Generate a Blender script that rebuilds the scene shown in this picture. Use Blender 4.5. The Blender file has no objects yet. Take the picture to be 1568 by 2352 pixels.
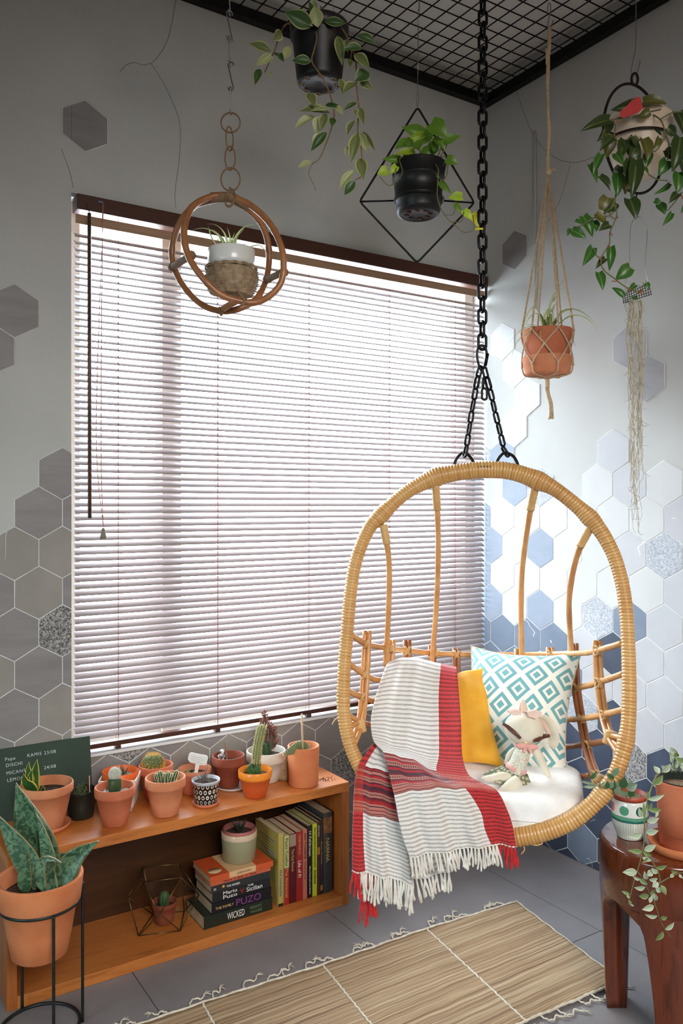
import bpy, math, random
import numpy as np
from mathutils import Vector, Matrix
rnd = random.Random(7)
pi = math.pi
scene = bpy.context.scene
COL = scene.collection

# ------------------------------------------------------------------ camera
CAM = np.array([-2.2177, -2.3832, 1.2352]); YAW = -0.573487; FPX = 1872.9; PX0, PY0 = 784.0, 1157.5
FW = np.array([-math.sin(YAW), math.cos(YAW), 0.0]); RT = np.array([math.cos(YAW), math.sin(YAW), 0.0]); UP = np.array([0, 0, 1.0])
cd = bpy.data.cameras.new('camera'); cam = bpy.data.objects.new('camera', cd); COL.objects.link(cam)
cam.location = CAM; cam.rotation_euler = (pi/2, 0, YAW)
cd.sensor_fit = 'VERTICAL'; cd.sensor_height = 36.0; cd.sensor_width = 24.0
cd.lens = 36.0*FPX/2352.0; cd.shift_y = (PY0-1176.0)/2352.0; cd.clip_start = 0.02
scene.camera = cam

# ------------------------------------------------------------------ world: overcast daylight outside
w = bpy.data.worlds.new('overcast_sky'); scene.world = w; w.use_nodes = True
bg = w.node_tree.nodes['Background']; bg.inputs[0].default_value = (0.80, 0.88, 1.0, 1); bg.inputs[1].default_value = 22.5
# daylight through the window (sampling portal in the opening)
def area(name, loc, rot, sx, sy, energy, col, portal=False, spread=pi):
    ld = bpy.data.lights.new(name, 'AREA'); ld.shape = 'RECTANGLE'; ld.size = sx; ld.size_y = sy
    ld.energy = energy; ld.color = col; ld.spread = spread
    o = bpy.data.objects.new(name, ld); o.location = loc; o.rotation_euler = rot; COL.objects.link(o)
    if portal: ld.cycles.is_portal = True
    return o
area('window_portal', (-0.80, 0.16, 1.31), (-pi/2, 0, 0), 1.7, 1.8, 1, (1, 1, 1), portal=True)
# added soft fill behind the camera to brighten the foreground, no source seen
def aim(loc, tgt): return (Vector(tgt)-Vector(loc)).to_track_quat('-Z', 'Y').to_euler()
area('rear_fill_light', (-1.9, -3.7, 2.1), aim((-1.9, -3.7, 2.1), (-.85, -.7, .45)), 1.5, 1.0, 18.5, (1.0, 0.97, 0.94), spread=math.radians(80))
# daylight from the room's other opening, on the left
area('left_opening_light', (-3.9, -1.5, 1.15), aim((-3.9, -1.5, 1.15), (-1.0, -.35, .55)), 1.2, 1.0, 5.6, (0.70, 0.93, 1.0), spread=math.radians(72))

# warm ceiling lamp of the room, behind and right of the camera
ld = bpy.data.lights.new('room_lamp_light', 'POINT'); ld.energy = 9; ld.color = (1.0, .72, .46); ld.shadow_soft_size = .09
lo = bpy.data.objects.new('room_lamp_light', ld); lo.location = (-.55, -3.1, 2.0); COL.objects.link(lo)
scene.view_settings.view_transform = 'Standard'; scene.view_settings.look = 'None'
scene.view_settings.gamma = 1.0; scene.view_settings.use_curve_mapping = False
scene.view_settings.exposure = 0.0
scene.cycles.max_bounces = 10; scene.cycles.transparent_max_bounces = 16
scene.cycles.diffuse_bounces = 6; scene.cycles.filter_width = 1.1

# ------------------------------------------------------------------ places
def at(px, py, d):
    return CAM + d*(FW + RT*((px-PX0)/FPX) - UP*((py-PY0)/FPX))
def _ray(px, py): return FW + RT*((px-PX0)/FPX) - UP*((py-PY0)/FPX)
def at_z(px, py, z): r = _ray(px, py); return CAM + r*((z-CAM[2])/r[2])
def at_y(px, py, y): r = _ray(px, py); return CAM + r*((y-CAM[1])/r[1])
def S(d): return d/FPX            # metres per pixel at depth d
def zoom(ox, oy, s): return lambda x, y: (ox+x/s, oy+y/s)

# ------------------------------------------------------------------ geometry
class G:
    def __init__(s): s.V = []; s.F = []; s.M = []; s.U = []
    def add(s, v, f, m=0, uv=None):
        o = len(s.V); v = [tuple(map(float, p)) for p in v]; s.V += v
        s.F += [tuple(i+o for i in q) for q in f]; s.M += [m]*len(f)
        s.U += list(uv) if uv is not None else [(0.5, 0.5)]*len(v)
        return s
ORG = {}
def link(o, parent):
    COL.objects.link(o)
    if parent is not None: o.parent = parent
    return o
def org(o): return ORG.get(o.name, np.zeros(3)) if o is not None else np.zeros(3)
def mesh_of(name, g, mats, shift=np.zeros(3), smooth=True, angle=None):
    me = bpy.data.meshes.new(name)
    V = np.array(g.V)-shift
    me.from_pydata(V.tolist(), [], g.F)
    for m in (mats if isinstance(mats, (list, tuple)) else [mats]): me.materials.append(m)
    me.polygons.foreach_set('material_index', g.M)
    uvl = me.uv_layers.new(name='UVMap')
    li = np.empty(len(me.loops), dtype=np.int32); me.loops.foreach_get('vertex_index', li)
    uvl.data.foreach_set('uv', np.array(g.U, dtype=np.float32)[li].ravel())
    me.polygons.foreach_set('use_smooth', [smooth]*len(me.polygons))
    me.update()
    return me
def obj(name, g, mats, parent=None, smooth=True, bev=0, solid=0, label=None, sub=0, kind=None, recalc=False):
    sh = org(parent)
    me = mesh_of(name, g, mats, sh, smooth)
    if recalc:
        import bmesh
        bm = bmesh.new(); bm.from_mesh(me); bmesh.ops.recalc_face_normals(bm, faces=bm.faces); bm.to_mesh(me); bm.free()
    o = bpy.data.objects.new(name, me); link(o, parent); ORG[o.name] = sh
    if bev:
        b = o.modifiers.new('bevel', 'BEVEL'); b.width = bev; b.segments = 2; b.limit_method = 'ANGLE'; b.angle_limit = 0.7
    if solid:
        b = o.modifiers.new('solid', 'SOLIDIFY'); b.thickness = solid; b.offset = 0
    if sub:
        b = o.modifiers.new('sub', 'SUBSURF'); b.levels = sub; b.render_levels = sub
    if label: o['label'] = label
    if kind: o['kind'] = kind
    return o
def thing(name, label, cat, loc, group=None):
    o = bpy.data.objects.new(name, None); COL.objects.link(o); o.location = tuple(float(a) for a in loc); ORG[o.name] = np.array(loc, float)
    o.empty_display_size = 0.02
    tag(o, label, cat, group); return o
def tag(o, label, cat, group=None, kind=None):
    o['label'] = label; o['category'] = cat
    if group: o['group'] = group
    if kind: o['kind'] = kind
    return o
def struct(name, g, m, label=None, **k):
    o = obj(name, g, m, None, **k); o['kind'] = 'structure'
    if label: o['label'] = label
    return o
def place(name, me, parent, M):
    """a part that shares a mesh; M is its world matrix"""
    o = bpy.data.objects.new(name, me); link(o, parent)
    T = Matrix.Translation(Vector(tuple(-org(parent))))
    o.matrix_basis = T @ M
    ORG[o.name] = org(parent)
    return o

def box(g, a, b, m=0):
    x0, y0, z0 = a; x1, y1, z1 = b
    v = [(x0,y0,z0),(x1,y0,z0),(x1,y1,z0),(x0,y1,z0),(x0,y0,z1),(x1,y0,z1),(x1,y1,z1),(x0,y1,z1)]
    uv = [(0,0),(1,0),(1,1),(0,1),(0,0),(1,0),(1,1),(0,1)]
    g.add(v, [(0,3,2,1),(4,5,6,7),(0,1,5,4),(1,2,6,5),(2,3,7,6),(3,0,4,7)], m, uv); return g
def obox(g, c, ax, ay, az, m=0):
    """oriented box; ax ay az are full-length edge vectors"""
    c, ax, ay, az = map(lambda q: np.array(q, float), (c, ax, ay, az))
    v = [c+ax*i+ay*j+az*k for k in (-.5, .5) for i, j in ((-.5,-.5),(.5,-.5),(.5,.5),(-.5,.5))]
    g.add(v, [(0,3,2,1),(4,5,6,7),(0,1,5,4),(1,2,6,5),(2,3,7,6),(3,0,4,7)], m, [(0,0),(1,0),(1,1),(0,1)]*2); return g
def cr(P, n, closed=False):
    """Catmull-Rom through P (k x dims), n samples per span"""
    P = np.array(P, float); k = len(P)
    if k == 2 and not closed:
        t = np.linspace(0, 1, n+1)[:, None]; return P[0]*(1-t)+P[1]*t
    out = []
    rng = range(k) if closed else range(k-1)
    for i in rng:
        if closed: a, b, c, d = P[(i-1) % k], P[i], P[(i+1) % k], P[(i+2) % k]
        else: a, b, c, d = P[max(i-1, 0)], P[i], P[i+1], P[min(i+2, k-1)]
        t = np.linspace(0, 1, n, endpoint=False)[:, None]
        out.append(0.5*((2*b)+(-a+c)*t+(2*a-5*b+4*c-d)*t*t+(-a+3*b-3*c+d)*t**3))
    out = np.concatenate(out)
    if not closed: out = np.vstack([out, P[-1]])
    return out
def resample(P, n, closed=False):
    P = np.array(P, float)
    Q = np.vstack([P, P[:1]]) if closed else P
    s = np.concatenate([[0], np.cumsum(np.linalg.norm(np.diff(Q[:, :3], axis=0), axis=1))])
    t = np.linspace(0, s[-1], n+1 if closed else n)
    R = np.stack([np.interp(t, s, Q[:, i]) for i in range(Q.shape[1])], 1)
    return (R[:-1] if closed else R), s[-1]
def frames(P, closed=False, up0=None):
    P = np.array(P, float); n = len(P)
    if closed: T = np.roll(P, -1, 0)-np.roll(P, 1, 0)
    else: T = np.gradient(P, axis=0)
    T /= np.linalg.norm(T, axis=1)[:, None]+1e-12
    a = np.array(up0, float) if up0 is not None else (np.array([0, 0, 1.0]) if abs(T[0][2]) < .9 else np.array([1.0, 0, 0]))
    N = np.zeros_like(P); N[0] = a-T[0]*(a@T[0]); N[0] /= np.linalg.norm(N[0])+1e-12
    for i in range(1, n):
        v = N[i-1]-T[i]*(N[i-1]@T[i]); N[i] = v/(np.linalg.norm(v)+1e-12)
    B = np.cross(T, N)
    if closed:
        v = N[-1]-T[0]*(N[-1]@T[0]); v /= np.linalg.norm(v); ang = math.atan2(v@B[0], v@N[0])
        for i in range(n):
            c, s = math.cos(-ang*i/n), math.sin(-ang*i/n); N[i], B[i] = N[i]*c+B[i]*s, B[i]*c-N[i]*s
    return T, N, B
def tube(g, P, r, n=8, closed=False, m=0, cap=True, flat=None, up0=None):
    P = np.array(P, float)[:, :3]; k = len(P)
    T, N, B = frames(P, closed, up0)
    r = np.full(k, float(r)) if np.isscalar(r) else np.array(r, float)
    a = np.arange(n)*2*pi/n
    fb = 1.0 if flat is None else flat
    V = P[:, None, :]+r[:, None, None]*(np.cos(a)[None, :, None]*N[:, None, :]+fb*np.sin(a)[None, :, None]*B[:, None, :])
    uv = [(j/n, i/(k-1)) for i in range(k) for j in range(n)]
    V = V.reshape(-1, 3).tolist(); F = []
    for i in range(k if closed else k-1):
        i2 = (i+1) % k
        for j in range(n):
            j2 = (j+1) % n; F.append((i*n+j, i*n+j2, i2*n+j2, i2*n+j))
    if cap and not closed:
        V += [P[0].tolist(), P[-1].tolist()]; uv += [(.5, 0), (.5, 1)]; c0, c1 = k*n, k*n+1
        for j in range(n):
            j2 = (j+1) % n; F.append((c0, j2, j)); F.append((c1, (k-1)*n+j, (k-1)*n+j2))
    g.add(V, F, m, uv); return g
def lathe(g, prof, c, n=40, m=0, sx=1, sy=1, rf=None, tilt=None):
    """prof list of (r,z) from the bottom outside round to the inside"""
    c = np.array(c, float); V = []; uv = []
    k = len(prof)
    for i, (r, z) in enumerate(prof):
        for j in range(n):
            a = 2*pi*j/n; rr = r if rf is None else r*rf(a, z, i/(k-1))
            V.append([rr*math.cos(a)*sx, rr*math.sin(a)*sy, z]); uv.append((j/n, i/(k-1)))
    V = np.array(V)
    if tilt is not None: V = V @ np.array(tilt).T
    V = V+c
    F = []
    for i in range(k-1):
        for j in range(n):
            j2 = (j+1) % n; F.append((i*n+j, i*n+j2, (i+1)*n+j2, (i+1)*n+j))
    g.add(V, F, m, uv); return g
def grid(g, P, m=0, uv=None, closed_u=False):
    """P array [a][b][3]"""
    P = np.array(P, float); a, b = P.shape[:2]; F = []
    if uv is None: uv = [(j/(b-1), i/(a-1)) for i in range(a) for j in range(b)]
    for i in range(a-1):
        for j in range(b-1): F.append((i*b+j, i*b+j+1, (i+1)*b+j+1, (i+1)*b+j))
    g.add(P.reshape(-1, 3), F, m, uv); return g
def sphere(g, c, r, n=16, m=0, R=None, k=10):
    r = (r, r, r) if np.isscalar(r) else r
    V = []; uv = []
    for i in range(k+1):
        th = pi*i/k
        for j in range(n):
            a = 2*pi*j/n; V.append([r[0]*math.sin(th)*math.cos(a), r[1]*math.sin(th)*math.sin(a), -r[2]*math.cos(th)]); uv.append((j/n, i/k))
    V = np.array(V)
    if R is not None: V = V @ np.array(R).T
    F = []
    for i in range(k):
        for j in range(n):
            j2 = (j+1) % n; F.append((i*n+j, i*n+j2, (i+1)*n+j2, (i+1)*n+j))
    g.add(V+np.array(c, float), F, m, uv); return g
def ribbon(g, P, width, nrm=None, fold=0.0, m=0, nx=4, sharp=1.0, curlw=0.0):
    """leaf-like strip: P polyline, width(t) full width, nrm surface normal hint"""
    P = np.array(P, float); k = len(P)
    T = np.gradient(P, axis=0); T /= np.linalg.norm(T, axis=1)[:, None]+1e-12
    nh = np.array(nrm if nrm is not None else -FW, float)
    V = []; uv = []
    for i in range(k):
        t = i/(k-1); s = np.cross(T[i], nh); s /= np.linalg.norm(s)+1e-9; nn = np.cross(s, T[i])
        W = width(t)
        for j in range(nx+1):
            u = j/nx*2-1
            V.append(P[i]+s*u*W/2+nn*(abs(u)**1.3)*fold*W/2); uv.append((j/nx, t))
    F = [(i*(nx+1)+j, i*(nx+1)+j+1, (i+1)*(nx+1)+j+1, (i+1)*(nx+1)+j) for i in range(k-1) for j in range(nx)]
    g.add(V, F, m, uv); return g
def lens(w, p=0.6, tip=1.0):
    return lambda t: max(w*(math.sin(pi*min(max(t, 0), 1)**p)**tip), w*0.02)
def rot_to(a):
    """rotation matrix whose z axis is a"""
    a = np.array(a, float); a /= np.linalg.norm(a); h = np.array([1.0, 0, 0]) if abs(a[2]) > .9 else np.array([0, 0, 1.0])
    x = np.cross(h, a); x /= np.linalg.norm(x); y = np.cross(a, x); return np.stack([x, y, a], 1)

# ------------------------------------------------------------------ materials
def lin(c): return tuple(((x/255)/12.92 if x <= 10 else (((x/255)+.055)/1.055)**2.4) for x in c)+(1,)
MATS = {}
class NT:
    def __init__(s, name):
        s.m = bpy.data.materials.new(name); s.m.use_nodes = True; s.t = s.m.node_tree; s.n = s.t.nodes; s.b = s.n['Principled BSDF']
    def node(s, ty, **k):
        x = s.n.new(ty)
        for a, v in k.items(): setattr(x, a, v)
        return x
    def inp(s, n, i, v):
        if isinstance(v, bpy.types.NodeSocket): s.t.links.new(v, n.inputs[i])
        else: n.inputs[i].default_value = v
    def ma(s, op, a, b=0.0, c=0.0):
        x = s.node('ShaderNodeMath', operation=op); s.inp(x, 0, a); s.inp(x, 1, b); s.inp(x, 2, c); return x.outputs[0]
    def mix(s, f, a, b, bt='MIX'):
        x = s.node('ShaderNodeMix', data_type='RGBA', blend_type=bt); s.inp(x, 0, f); s.inp(x, 6, a); s.inp(x, 7, b); return x.outputs[2]
    def coord(s, out='Object', scale=(1, 1, 1), rot=(0, 0, 0)):
        c = s.node('ShaderNodeTexCoord'); mp = s.node('ShaderNodeMapping'); s.t.links.new(c.outputs[out], mp.inputs[0])
        mp.inputs['Scale'].default_value = scale; mp.inputs['Rotation'].default_value = rot; return mp.outputs[0]
    def noise(s, v, scale=10, detail=4, rough=.5, dist=0.0):
        x = s.node('ShaderNodeTexNoise'); s.inp(x, 'Vector', v); x.inputs['Scale'].default_value = scale; x.inputs['Detail'].default_value = detail
        x.inputs['Roughness'].default_value = rough; x.inputs['Distortion'].default_value = dist; return x.outputs[0]
    def ramp(s, f, stops, interp='LINEAR'):
        x = s.node('ShaderNodeValToRGB'); r = x.color_ramp; r.interpolation = interp
        while len(r.elements) > 1: r.elements.remove(r.elements[-1])
        r.elements[0].position = stops[0][0]; r.elements[0].color = stops[0][1]
        for p, c in stops[1:]:
            e = r.elements.new(p); e.color = c
        s.inp(x, 0, f); return x.outputs[0]
    def bump(s, h, st=.3, dist=.002):
        x = s.node('ShaderNodeBump'); x.inputs['Strength'].default_value = st; x.inputs['Distance'].default_value = dist; s.inp(x, 'Height', h)
        s.t.links.new(x.outputs[0], s.b.inputs['Normal'])
    def uv(s):
        c = s.node('ShaderNodeTexCoord'); x = s.node('ShaderNodeSeparateXYZ'); s.t.links.new(c.outputs['UV'], x.inputs[0]); return x.outputs[0], x.outputs[1]
    def xyz(s, v):
        x = s.node('ShaderNodeSeparateXYZ'); s.t.links.new(v, x.inputs[0]); return x.outputs
    def done(s, rough=.6, metal=0, spec=.5, coat=0, trans=0, sheen=0, sss=0, emit=None):
        b = s.b; b.inputs['Roughness'].default_value = rough; b.inputs['Metallic'].default_value = metal
        b.inputs['Specular IOR Level'].default_value = spec; b.inputs['Coat Weight'].default_value = coat
        b.inputs['Transmission Weight'].default_value = trans; b.inputs['Sheen Weight'].default_value = sheen
        if sss: b.inputs['Subsurface Weight'].default_value = sss; b.inputs['Subsurface Radius'].default_value = (.01, .006, .003); b.inputs['Subsurface Scale'].default_value = 1.0
        return s.m
def mat(name, c1, c2=None, scale=12, stretch=(1, 1, 1), rough=.6, bump=0, bscale=None, lo=.35, hi=.65, detail=4, dist=0, coords='Object', bdist=.002, **k):
    if name in MATS: return MATS[name]
    n = NT(name); v = n.coord(coords, stretch)
    if c2 is not None:
        f = n.noise(v, scale, detail, .55, dist)
        n.inp(n.b, 'Base Color', n.ramp(f, [(lo, lin(c1)), (hi, lin(c2))]))
    else: n.b.inputs['Base Color'].default_value = lin(c1)
    if bump: n.bump(n.noise(v, bscale or scale*4, 3), bump, bdist)
    MATS[name] = n.done(rough=rough, **k); return MATS[name]
# ------------------------------------------------------------------ the room
M_paint = mat('wall_paint', (184, 184, 181), (194, 194, 190), 3, rough=.85, bump=.12, bscale=60, lo=.3, hi=.7)
M_grout = mat('white_grout', (225, 225, 222), (205, 205, 203), 30, rough=.9)
M_ceil = mat('ceiling_paint', (244, 242, 238), rough=.9)
M_black = mat('black_steel', (14, 14, 15), (26, 24, 24), 40, rough=.45, metal=.6)
M_fgrout = mat('floor_grout', (70, 70, 72), rough=.9)
M_ftile = mat('floor_tile_stone', (124, 120, 121), (138, 133, 134), 6, rough=.5, bump=.05, bscale=90, lo=.3, hi=.7, detail=8)
M_dim = mat('far_wall_paint', (84, 79, 74), rough=.9)
XW, YW, ZC = -4.2, -4.4, 2.89
g = G(); box(g, (XW, YW, -.1), (0.12, 0.12, -.006)); FLOOR = struct('floor', g, M_fgrout, 'grey stone tile floor with thin joints', smooth=False)
ft = G(); box(ft, (0.0012, 0.0012, -.006), (.6013, .6013, 0)); ftm = mesh_of('floor_tile', ft, M_ftile, smooth=False)
fx = [-.309-.6025*i for i in range(-1, 7)]
for i in range(-1, 7):
    for j in range(0, 8):
        x0 = -.309-.6025*(i+1); y0 = -.205-.6025*j
        x1, y1 = min(x0+.6025, 0), min(y0+.6025, 0)
        x0, y0 = max(x0, XW), max(y0, YW)
        if x1-x0 < .02 or y1-y0 < .02: continue
        gg = G(); box(gg, (x0+.0012, y0+.0012, -.006), (x1-.0012, y1-.0012, 0)); obj('floor_tile', gg, M_ftile, FLOOR, smooth=False)
# right row beside the wall
WX0, WX1, WZ0, WZ1, WD = -1.600, -0.0, 0.505, 2.128, 0.14      # window opening
g = G()
box(g, (XW-.1, 0, -.1), (WX0, WD, ZC)); box(g, (WX0, 0, -.1), (0.12, WD, WZ0)); box(g, (WX0, 0, WZ1), (0.12, WD, ZC))
WL = struct('wall_left', g, M_paint, 'window wall in grey paint with patches of grey hexagon tile', smooth=False)
g = G(); box(g, (0, YW, -.1), (.12, 0, ZC)); box(g, (0, 0, WZ0), (.12, WD, WZ1))
WR = struct('wall_right', g, M_paint, 'white side wall with white and slate blue hexagon tiles', smooth=False)
g = G(); box(g, (XW-.1, YW, -.1), (XW, 0, ZC)); struct('wall_back', g, M_dim, smooth=False)
g = G(); box(g, (XW-.1, YW-.1, -.1), (.12, YW, ZC)); struct('wall_front', g, M_dim, smooth=False)
g = G(); box(g, (XW-.1, YW-.1, ZC), (.12, WD, ZC+.1)); struct('ceiling', g, M_ceil, 'plain ceiling above the black wire grid', smooth=False)

# hexagon tiles
HR = 0.0745; HW = math.sqrt(3)*HR
def tilemat(name, a, b, vein=None, bump=.06, bs=120, rough=.5, sc=5, st=(1, 1, 1), scr=False):
    n = NT(name); v = n.coord('Object', st)
    c = n.ramp(n.noise(v, sc, 8, .6, .3), [(.3, lin(a)), (.7, lin(b))])
    if vein:
        v2 = n.coord('Object', (1, 1, 1), (.4, .9, .3)); f = n.noise(v2, 3.2, 2, .5, .9)
        k = n.ma('LESS_THAN', n.ma('ABSOLUTE', n.ma('SUBTRACT', f, .5)), .0028)
        k2 = n.ma('MULTIPLY', k, n.ma('GREATER_THAN', n.noise(n.coord('Object',(1,1,1),(1,2,1)), 5, 2), .62))
        c = n.mix(k2, c, lin(vein))
    if scr:
        f = n.noise(n.coord('Object', (1, 1, 1), (.3, .5, .8)), 170, 2, .6, .8); c = n.mix(n.ramp(f, [(.42, (0, 0, 0, 1)), (.6, (1, 1, 1, 1))]), c, lin(vein or b)); n.bump(f, .8, .002)
    else: n.bump(n.noise(v, bs, 4), bump, .001)
    n.inp(n.b, 'Base Color', c); return n.done(rough=rough)
TM = {
 'N': tilemat('tile_lilac_grey', (152, 150, 154), (166, 164, 168), st=(1, 1, 5)),
 'W': tilemat('tile_white', (190, 191, 190), (200, 200, 198)),
 'L': tilemat('tile_pale_grey', (176, 177, 180), (190, 190, 192), (214, 212, 208)),
 'G': tilemat('tile_grey', (128, 124, 124), (146, 142, 141), st=(1, 1, 5)),
 'M': tilemat('tile_marble_grey', (138, 134, 128), (156, 151, 144), (188, 184, 176)),
 'B': tilemat('tile_slate_blue', (102, 115, 134), (124, 136, 152), (220, 222, 225)),
 'C': tilemat('tile_pale_blue', (132, 144, 160), (150, 160, 174)),
 'D': tilemat('tile_navy', (48, 57, 74), (70, 80, 98), (190, 195, 202), sc=7),
 'K': tilemat('tile_textured_grey', (72, 72, 74), (96, 95, 94), (176, 174, 170), scr=True),
 'T': tilemat('tile_textured_pale', (178, 182, 186), (198, 200, 203), (152, 158, 168), scr=True),
}
def clip(poly, ax, val, keep_less):
    out = []
    for i in range(len(poly)):
        a, b = poly[i], poly[(i+1) % len(poly)]
        ia = (a[ax] <= val) == keep_less or abs(a[ax]-val) < 1e-9; ib = (b[ax] <= val) == keep_less or abs(b[ax]-val) < 1e-9
        if ia: out.append(a)
        if ia != ib:
            t = (val-a[ax])/(b[ax]-a[ax]); out.append((a[0]+(b[0]-a[0])*t, a[1]+(b[1]-a[1])*t))
    return out
def prism(g, poly, wall, h0, h1, bevel=0.0):
    """poly in (s,z); wall 'L': plane Y=0 facing -Y, 'R': plane X=0 facing -X"""
    n = len(poly); cx = sum(p[0] for p in poly)/n; cz = sum(p[1] for p in poly)/n
    def W(p, h, k=1.0):
        s, z = cx+(p[0]-cx)*k, cz+(p[1]-cz)*k
        return (s, -h, z) if wall == 'L' else (-h, s, z)
    r = [W(p, h0) for p in poly]+[W(p, h1-.0008) for p in poly]+[W(p, h1, .985) for p in poly]
    F = [tuple(range(2*n, 3*n))]
    for i in range(n):
        j = (i+1) % n; F += [(i, j, n+j, n+i), (n+i, n+j, 2*n+j, 2*n+i)]
    g.add(r, F, 0)
def hexpoly(s, z, R): return [(s+R*math.sin(pi/3*i), z+R*math.cos(pi/3*i)) for i in range(6)]
def cells(wall, s0, z0, table):
    par = WL if wall == 'L' else WR
    gg = G()
    for (j, k), ty in table.items():
        s = s0+(k+.5*(j % 2))*HW; z = z0+1.5*HR*j
        full = hexpoly(s, z, HR*1.006)
        regs = [[(1, 0.0015, False), (0, -.0005, True)]]
        if wall == 'R': regs.append([(0, -.0004, False), (0, .070, True), (1, WZ0+.008, False), (1, WZ1-.05, True)])
        if wall == 'L':
            regs = [[(1, 0.0015, False), (0, WX0, True)], [(1, 0.0015, False), (0, WX0+.0003, False), (0, -.001, True), (1, WZ0-.004, True)], [(1, WZ1+.004, False), (0, WX0+.0003, False), (0, -.001, True)]]
        for rg in regs:
            def cut(p):
                for ax, v, l in rg:
                    if len(p) > 2: p = clip(p, ax, v, l)
                return p if len(p) > 2 else None
            p = cut(full)
            if not p: continue
            ar = abs(sum(p[i][0]*p[(i+1) % len(p)][1]-p[(i+1) % len(p)][0]*p[i][1] for i in range(len(p))))/2
            if ar < 1e-4: continue
            prism(gg, p, wall, .0001, .0026)
            q = cut(hexpoly(s, z, HR-.0016))
            if not q: continue
            g1 = G(); prism(g1, q, wall, .002, .0037); obj('hexagon_tile', g1, TM[ty], par, smooth=False, recalc=True)
    obj('tile_grout', gg, M_grout, par, smooth=False, recalc=True)
LT = {}
for j in range(-12, -1):
    for k in range(-16, 1):
        if j >= -6 and k > -12: continue
        LT[(j, k)] = 'G' if (j*7+k*3) % 5 in (0, 1, 3) else 'M'
LT.update({(9, -13): 'G', (4, -14): 'G', (3, -15): 'G', (0, -13): 'G', (-1, -14): 'G', (-1, -13): 'G', (-2, -14): 'M', (-2, -13): 'M', (-3, -14): 'M', (-3, -15): 'G', (-3, -13): 'G',
           (-4, -14): 'G', (-4, -13): 'K', (-5, -14): 'G', (-5, -15): 'M', (-6, -14): 'G', (-6, -13): 'M', (-7, -12): 'K', (-9, -6): 'K', (-9, -5): 'K', (-8, -6): 'G'})
for k in range(-15, -3): LT.setdefault((-8, k), 'G')
cells('L', 0.700042*HR, 1.2352+1.15981751*HR, LT)
RT_ = {(8, -2): 'G', (5, -2): 'W', (4, -2): 'W', (3, -3): 'W', (2, -2): 'W', (1, -2): 'C', (1, -1): 'T', (0, -2): 'C', (0, -3): 'T', (-1, -1): 'C', (-2, -1): 'C', (-2, -3): 'C', (-3, -1): 'C',
       (-4, -1): 'C', (-4, -3): 'C', (-5, -1): 'B', (-5, -2): 'B', (-5, -3): 'B', (-5, -4): 'B', (-4, -5): 'T', (-4, -6): 'B', (-5, -6): 'D', (-5, -5): 'L', (-3, -7): 'W', (-3, -6): 'W', (-3, -8): 'L', (-2, -7): 'T', (-2, -6): 'L',
       (-1, -8): 'L', (-1, -7): 'W', (0, -6): 'L', (0, -5): 'W', (1, -6): 'L', (3, -7): 'N', (4, -6): 'N', (0, -7): 'W', (-2, -8): 'L', (-2, -2): 'W', (-3, -2): 'W', (-1, -3): 'W', (-1, -2): 'W', (-3, -3): 'W', (-3, -4): 'W', (-3, -5): 'W', (-2, -4): 'W', (-2, -5): 'W',
       (-4, -2): 'W', (-4, -4): 'W', (-1, -4): 'W', (-1, -5): 'W', (-1, -6): 'W', (-4, -7): 'L', (-4, -8): 'L'}
for k in range(-12, 0):
    RT_.setdefault((-5, k), 'L'); RT_.setdefault((-6, k), 'L' if k <= -5 else 'B')
    RT_.setdefault((-7, k), {-5: 'T', -6: 'D', -4: 'D'}.get(k, 'L' if k < -6 else 'B'))
    RT_.setdefault((-8, k), {-6: 'K', -7: 'D', -8: 'K'}.get(k, 'D' if k % 3 else 'B'))
    for j in (-9, -10, -11, -12): RT_.setdefault((j, k), 'B' if (j*5+k*7) % 6 == 0 else 'D')
    if k < -8: RT_.setdefault((-3, k), 'L'); RT_.setdefault((-2, k), 'W')
for j in (-3, -4, -2, -1, 0, 1): RT_.setdefault((j, 0), 'B')
cells('R', 1.38676764*HR, 1.2352+0.844200870*HR, RT_)
# fine cracks in the plaster
M_crack = mat('crack_line', (120, 118, 114), rough=1)
def crack(par, pts, plane):
    Q = [(at_y(x, y, -.0004) if plane == 'L' else (lambda r: CAM+r*((-.0004-CAM[0])/r[0]))(_ray(x, y))) for x, y in pts]
    Q = cr(Q, 6); g = G(); tube(g, Q+np.array([[0, 0, rnd.uniform(-.002, .002)] for _ in Q]), .0007, 4); obj('plaster_crack', g, M_crack, par)
crack(WL, [(404, 0), (385, 90), (347, 145), (300, 145), (275, 165)], 'L'); crack(WL, [(347, 145), (385, 210), (412, 280), (412, 360), (402, 440), (404, 478)], 'L')
crack(WL, [(140, 340), (160, 395), (168, 432)], 'L')
crack(WR, [(1187, 212), (1215, 290), (1255, 348), (1310, 373), (1370, 360)], 'R'); crack(WR, [(1310, 373), (1285, 460), (1240, 535), (1214, 570)], 'R')
# thin wall-coloured rod up the right wall, standing in for a shadow stripe
g = G(); tube(g, [(-.006, -.262, 1.95), (-.006, -.262, 2.6)], .0035, 8); obj('shadow_stripe', g, M_paint, WR)

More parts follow.
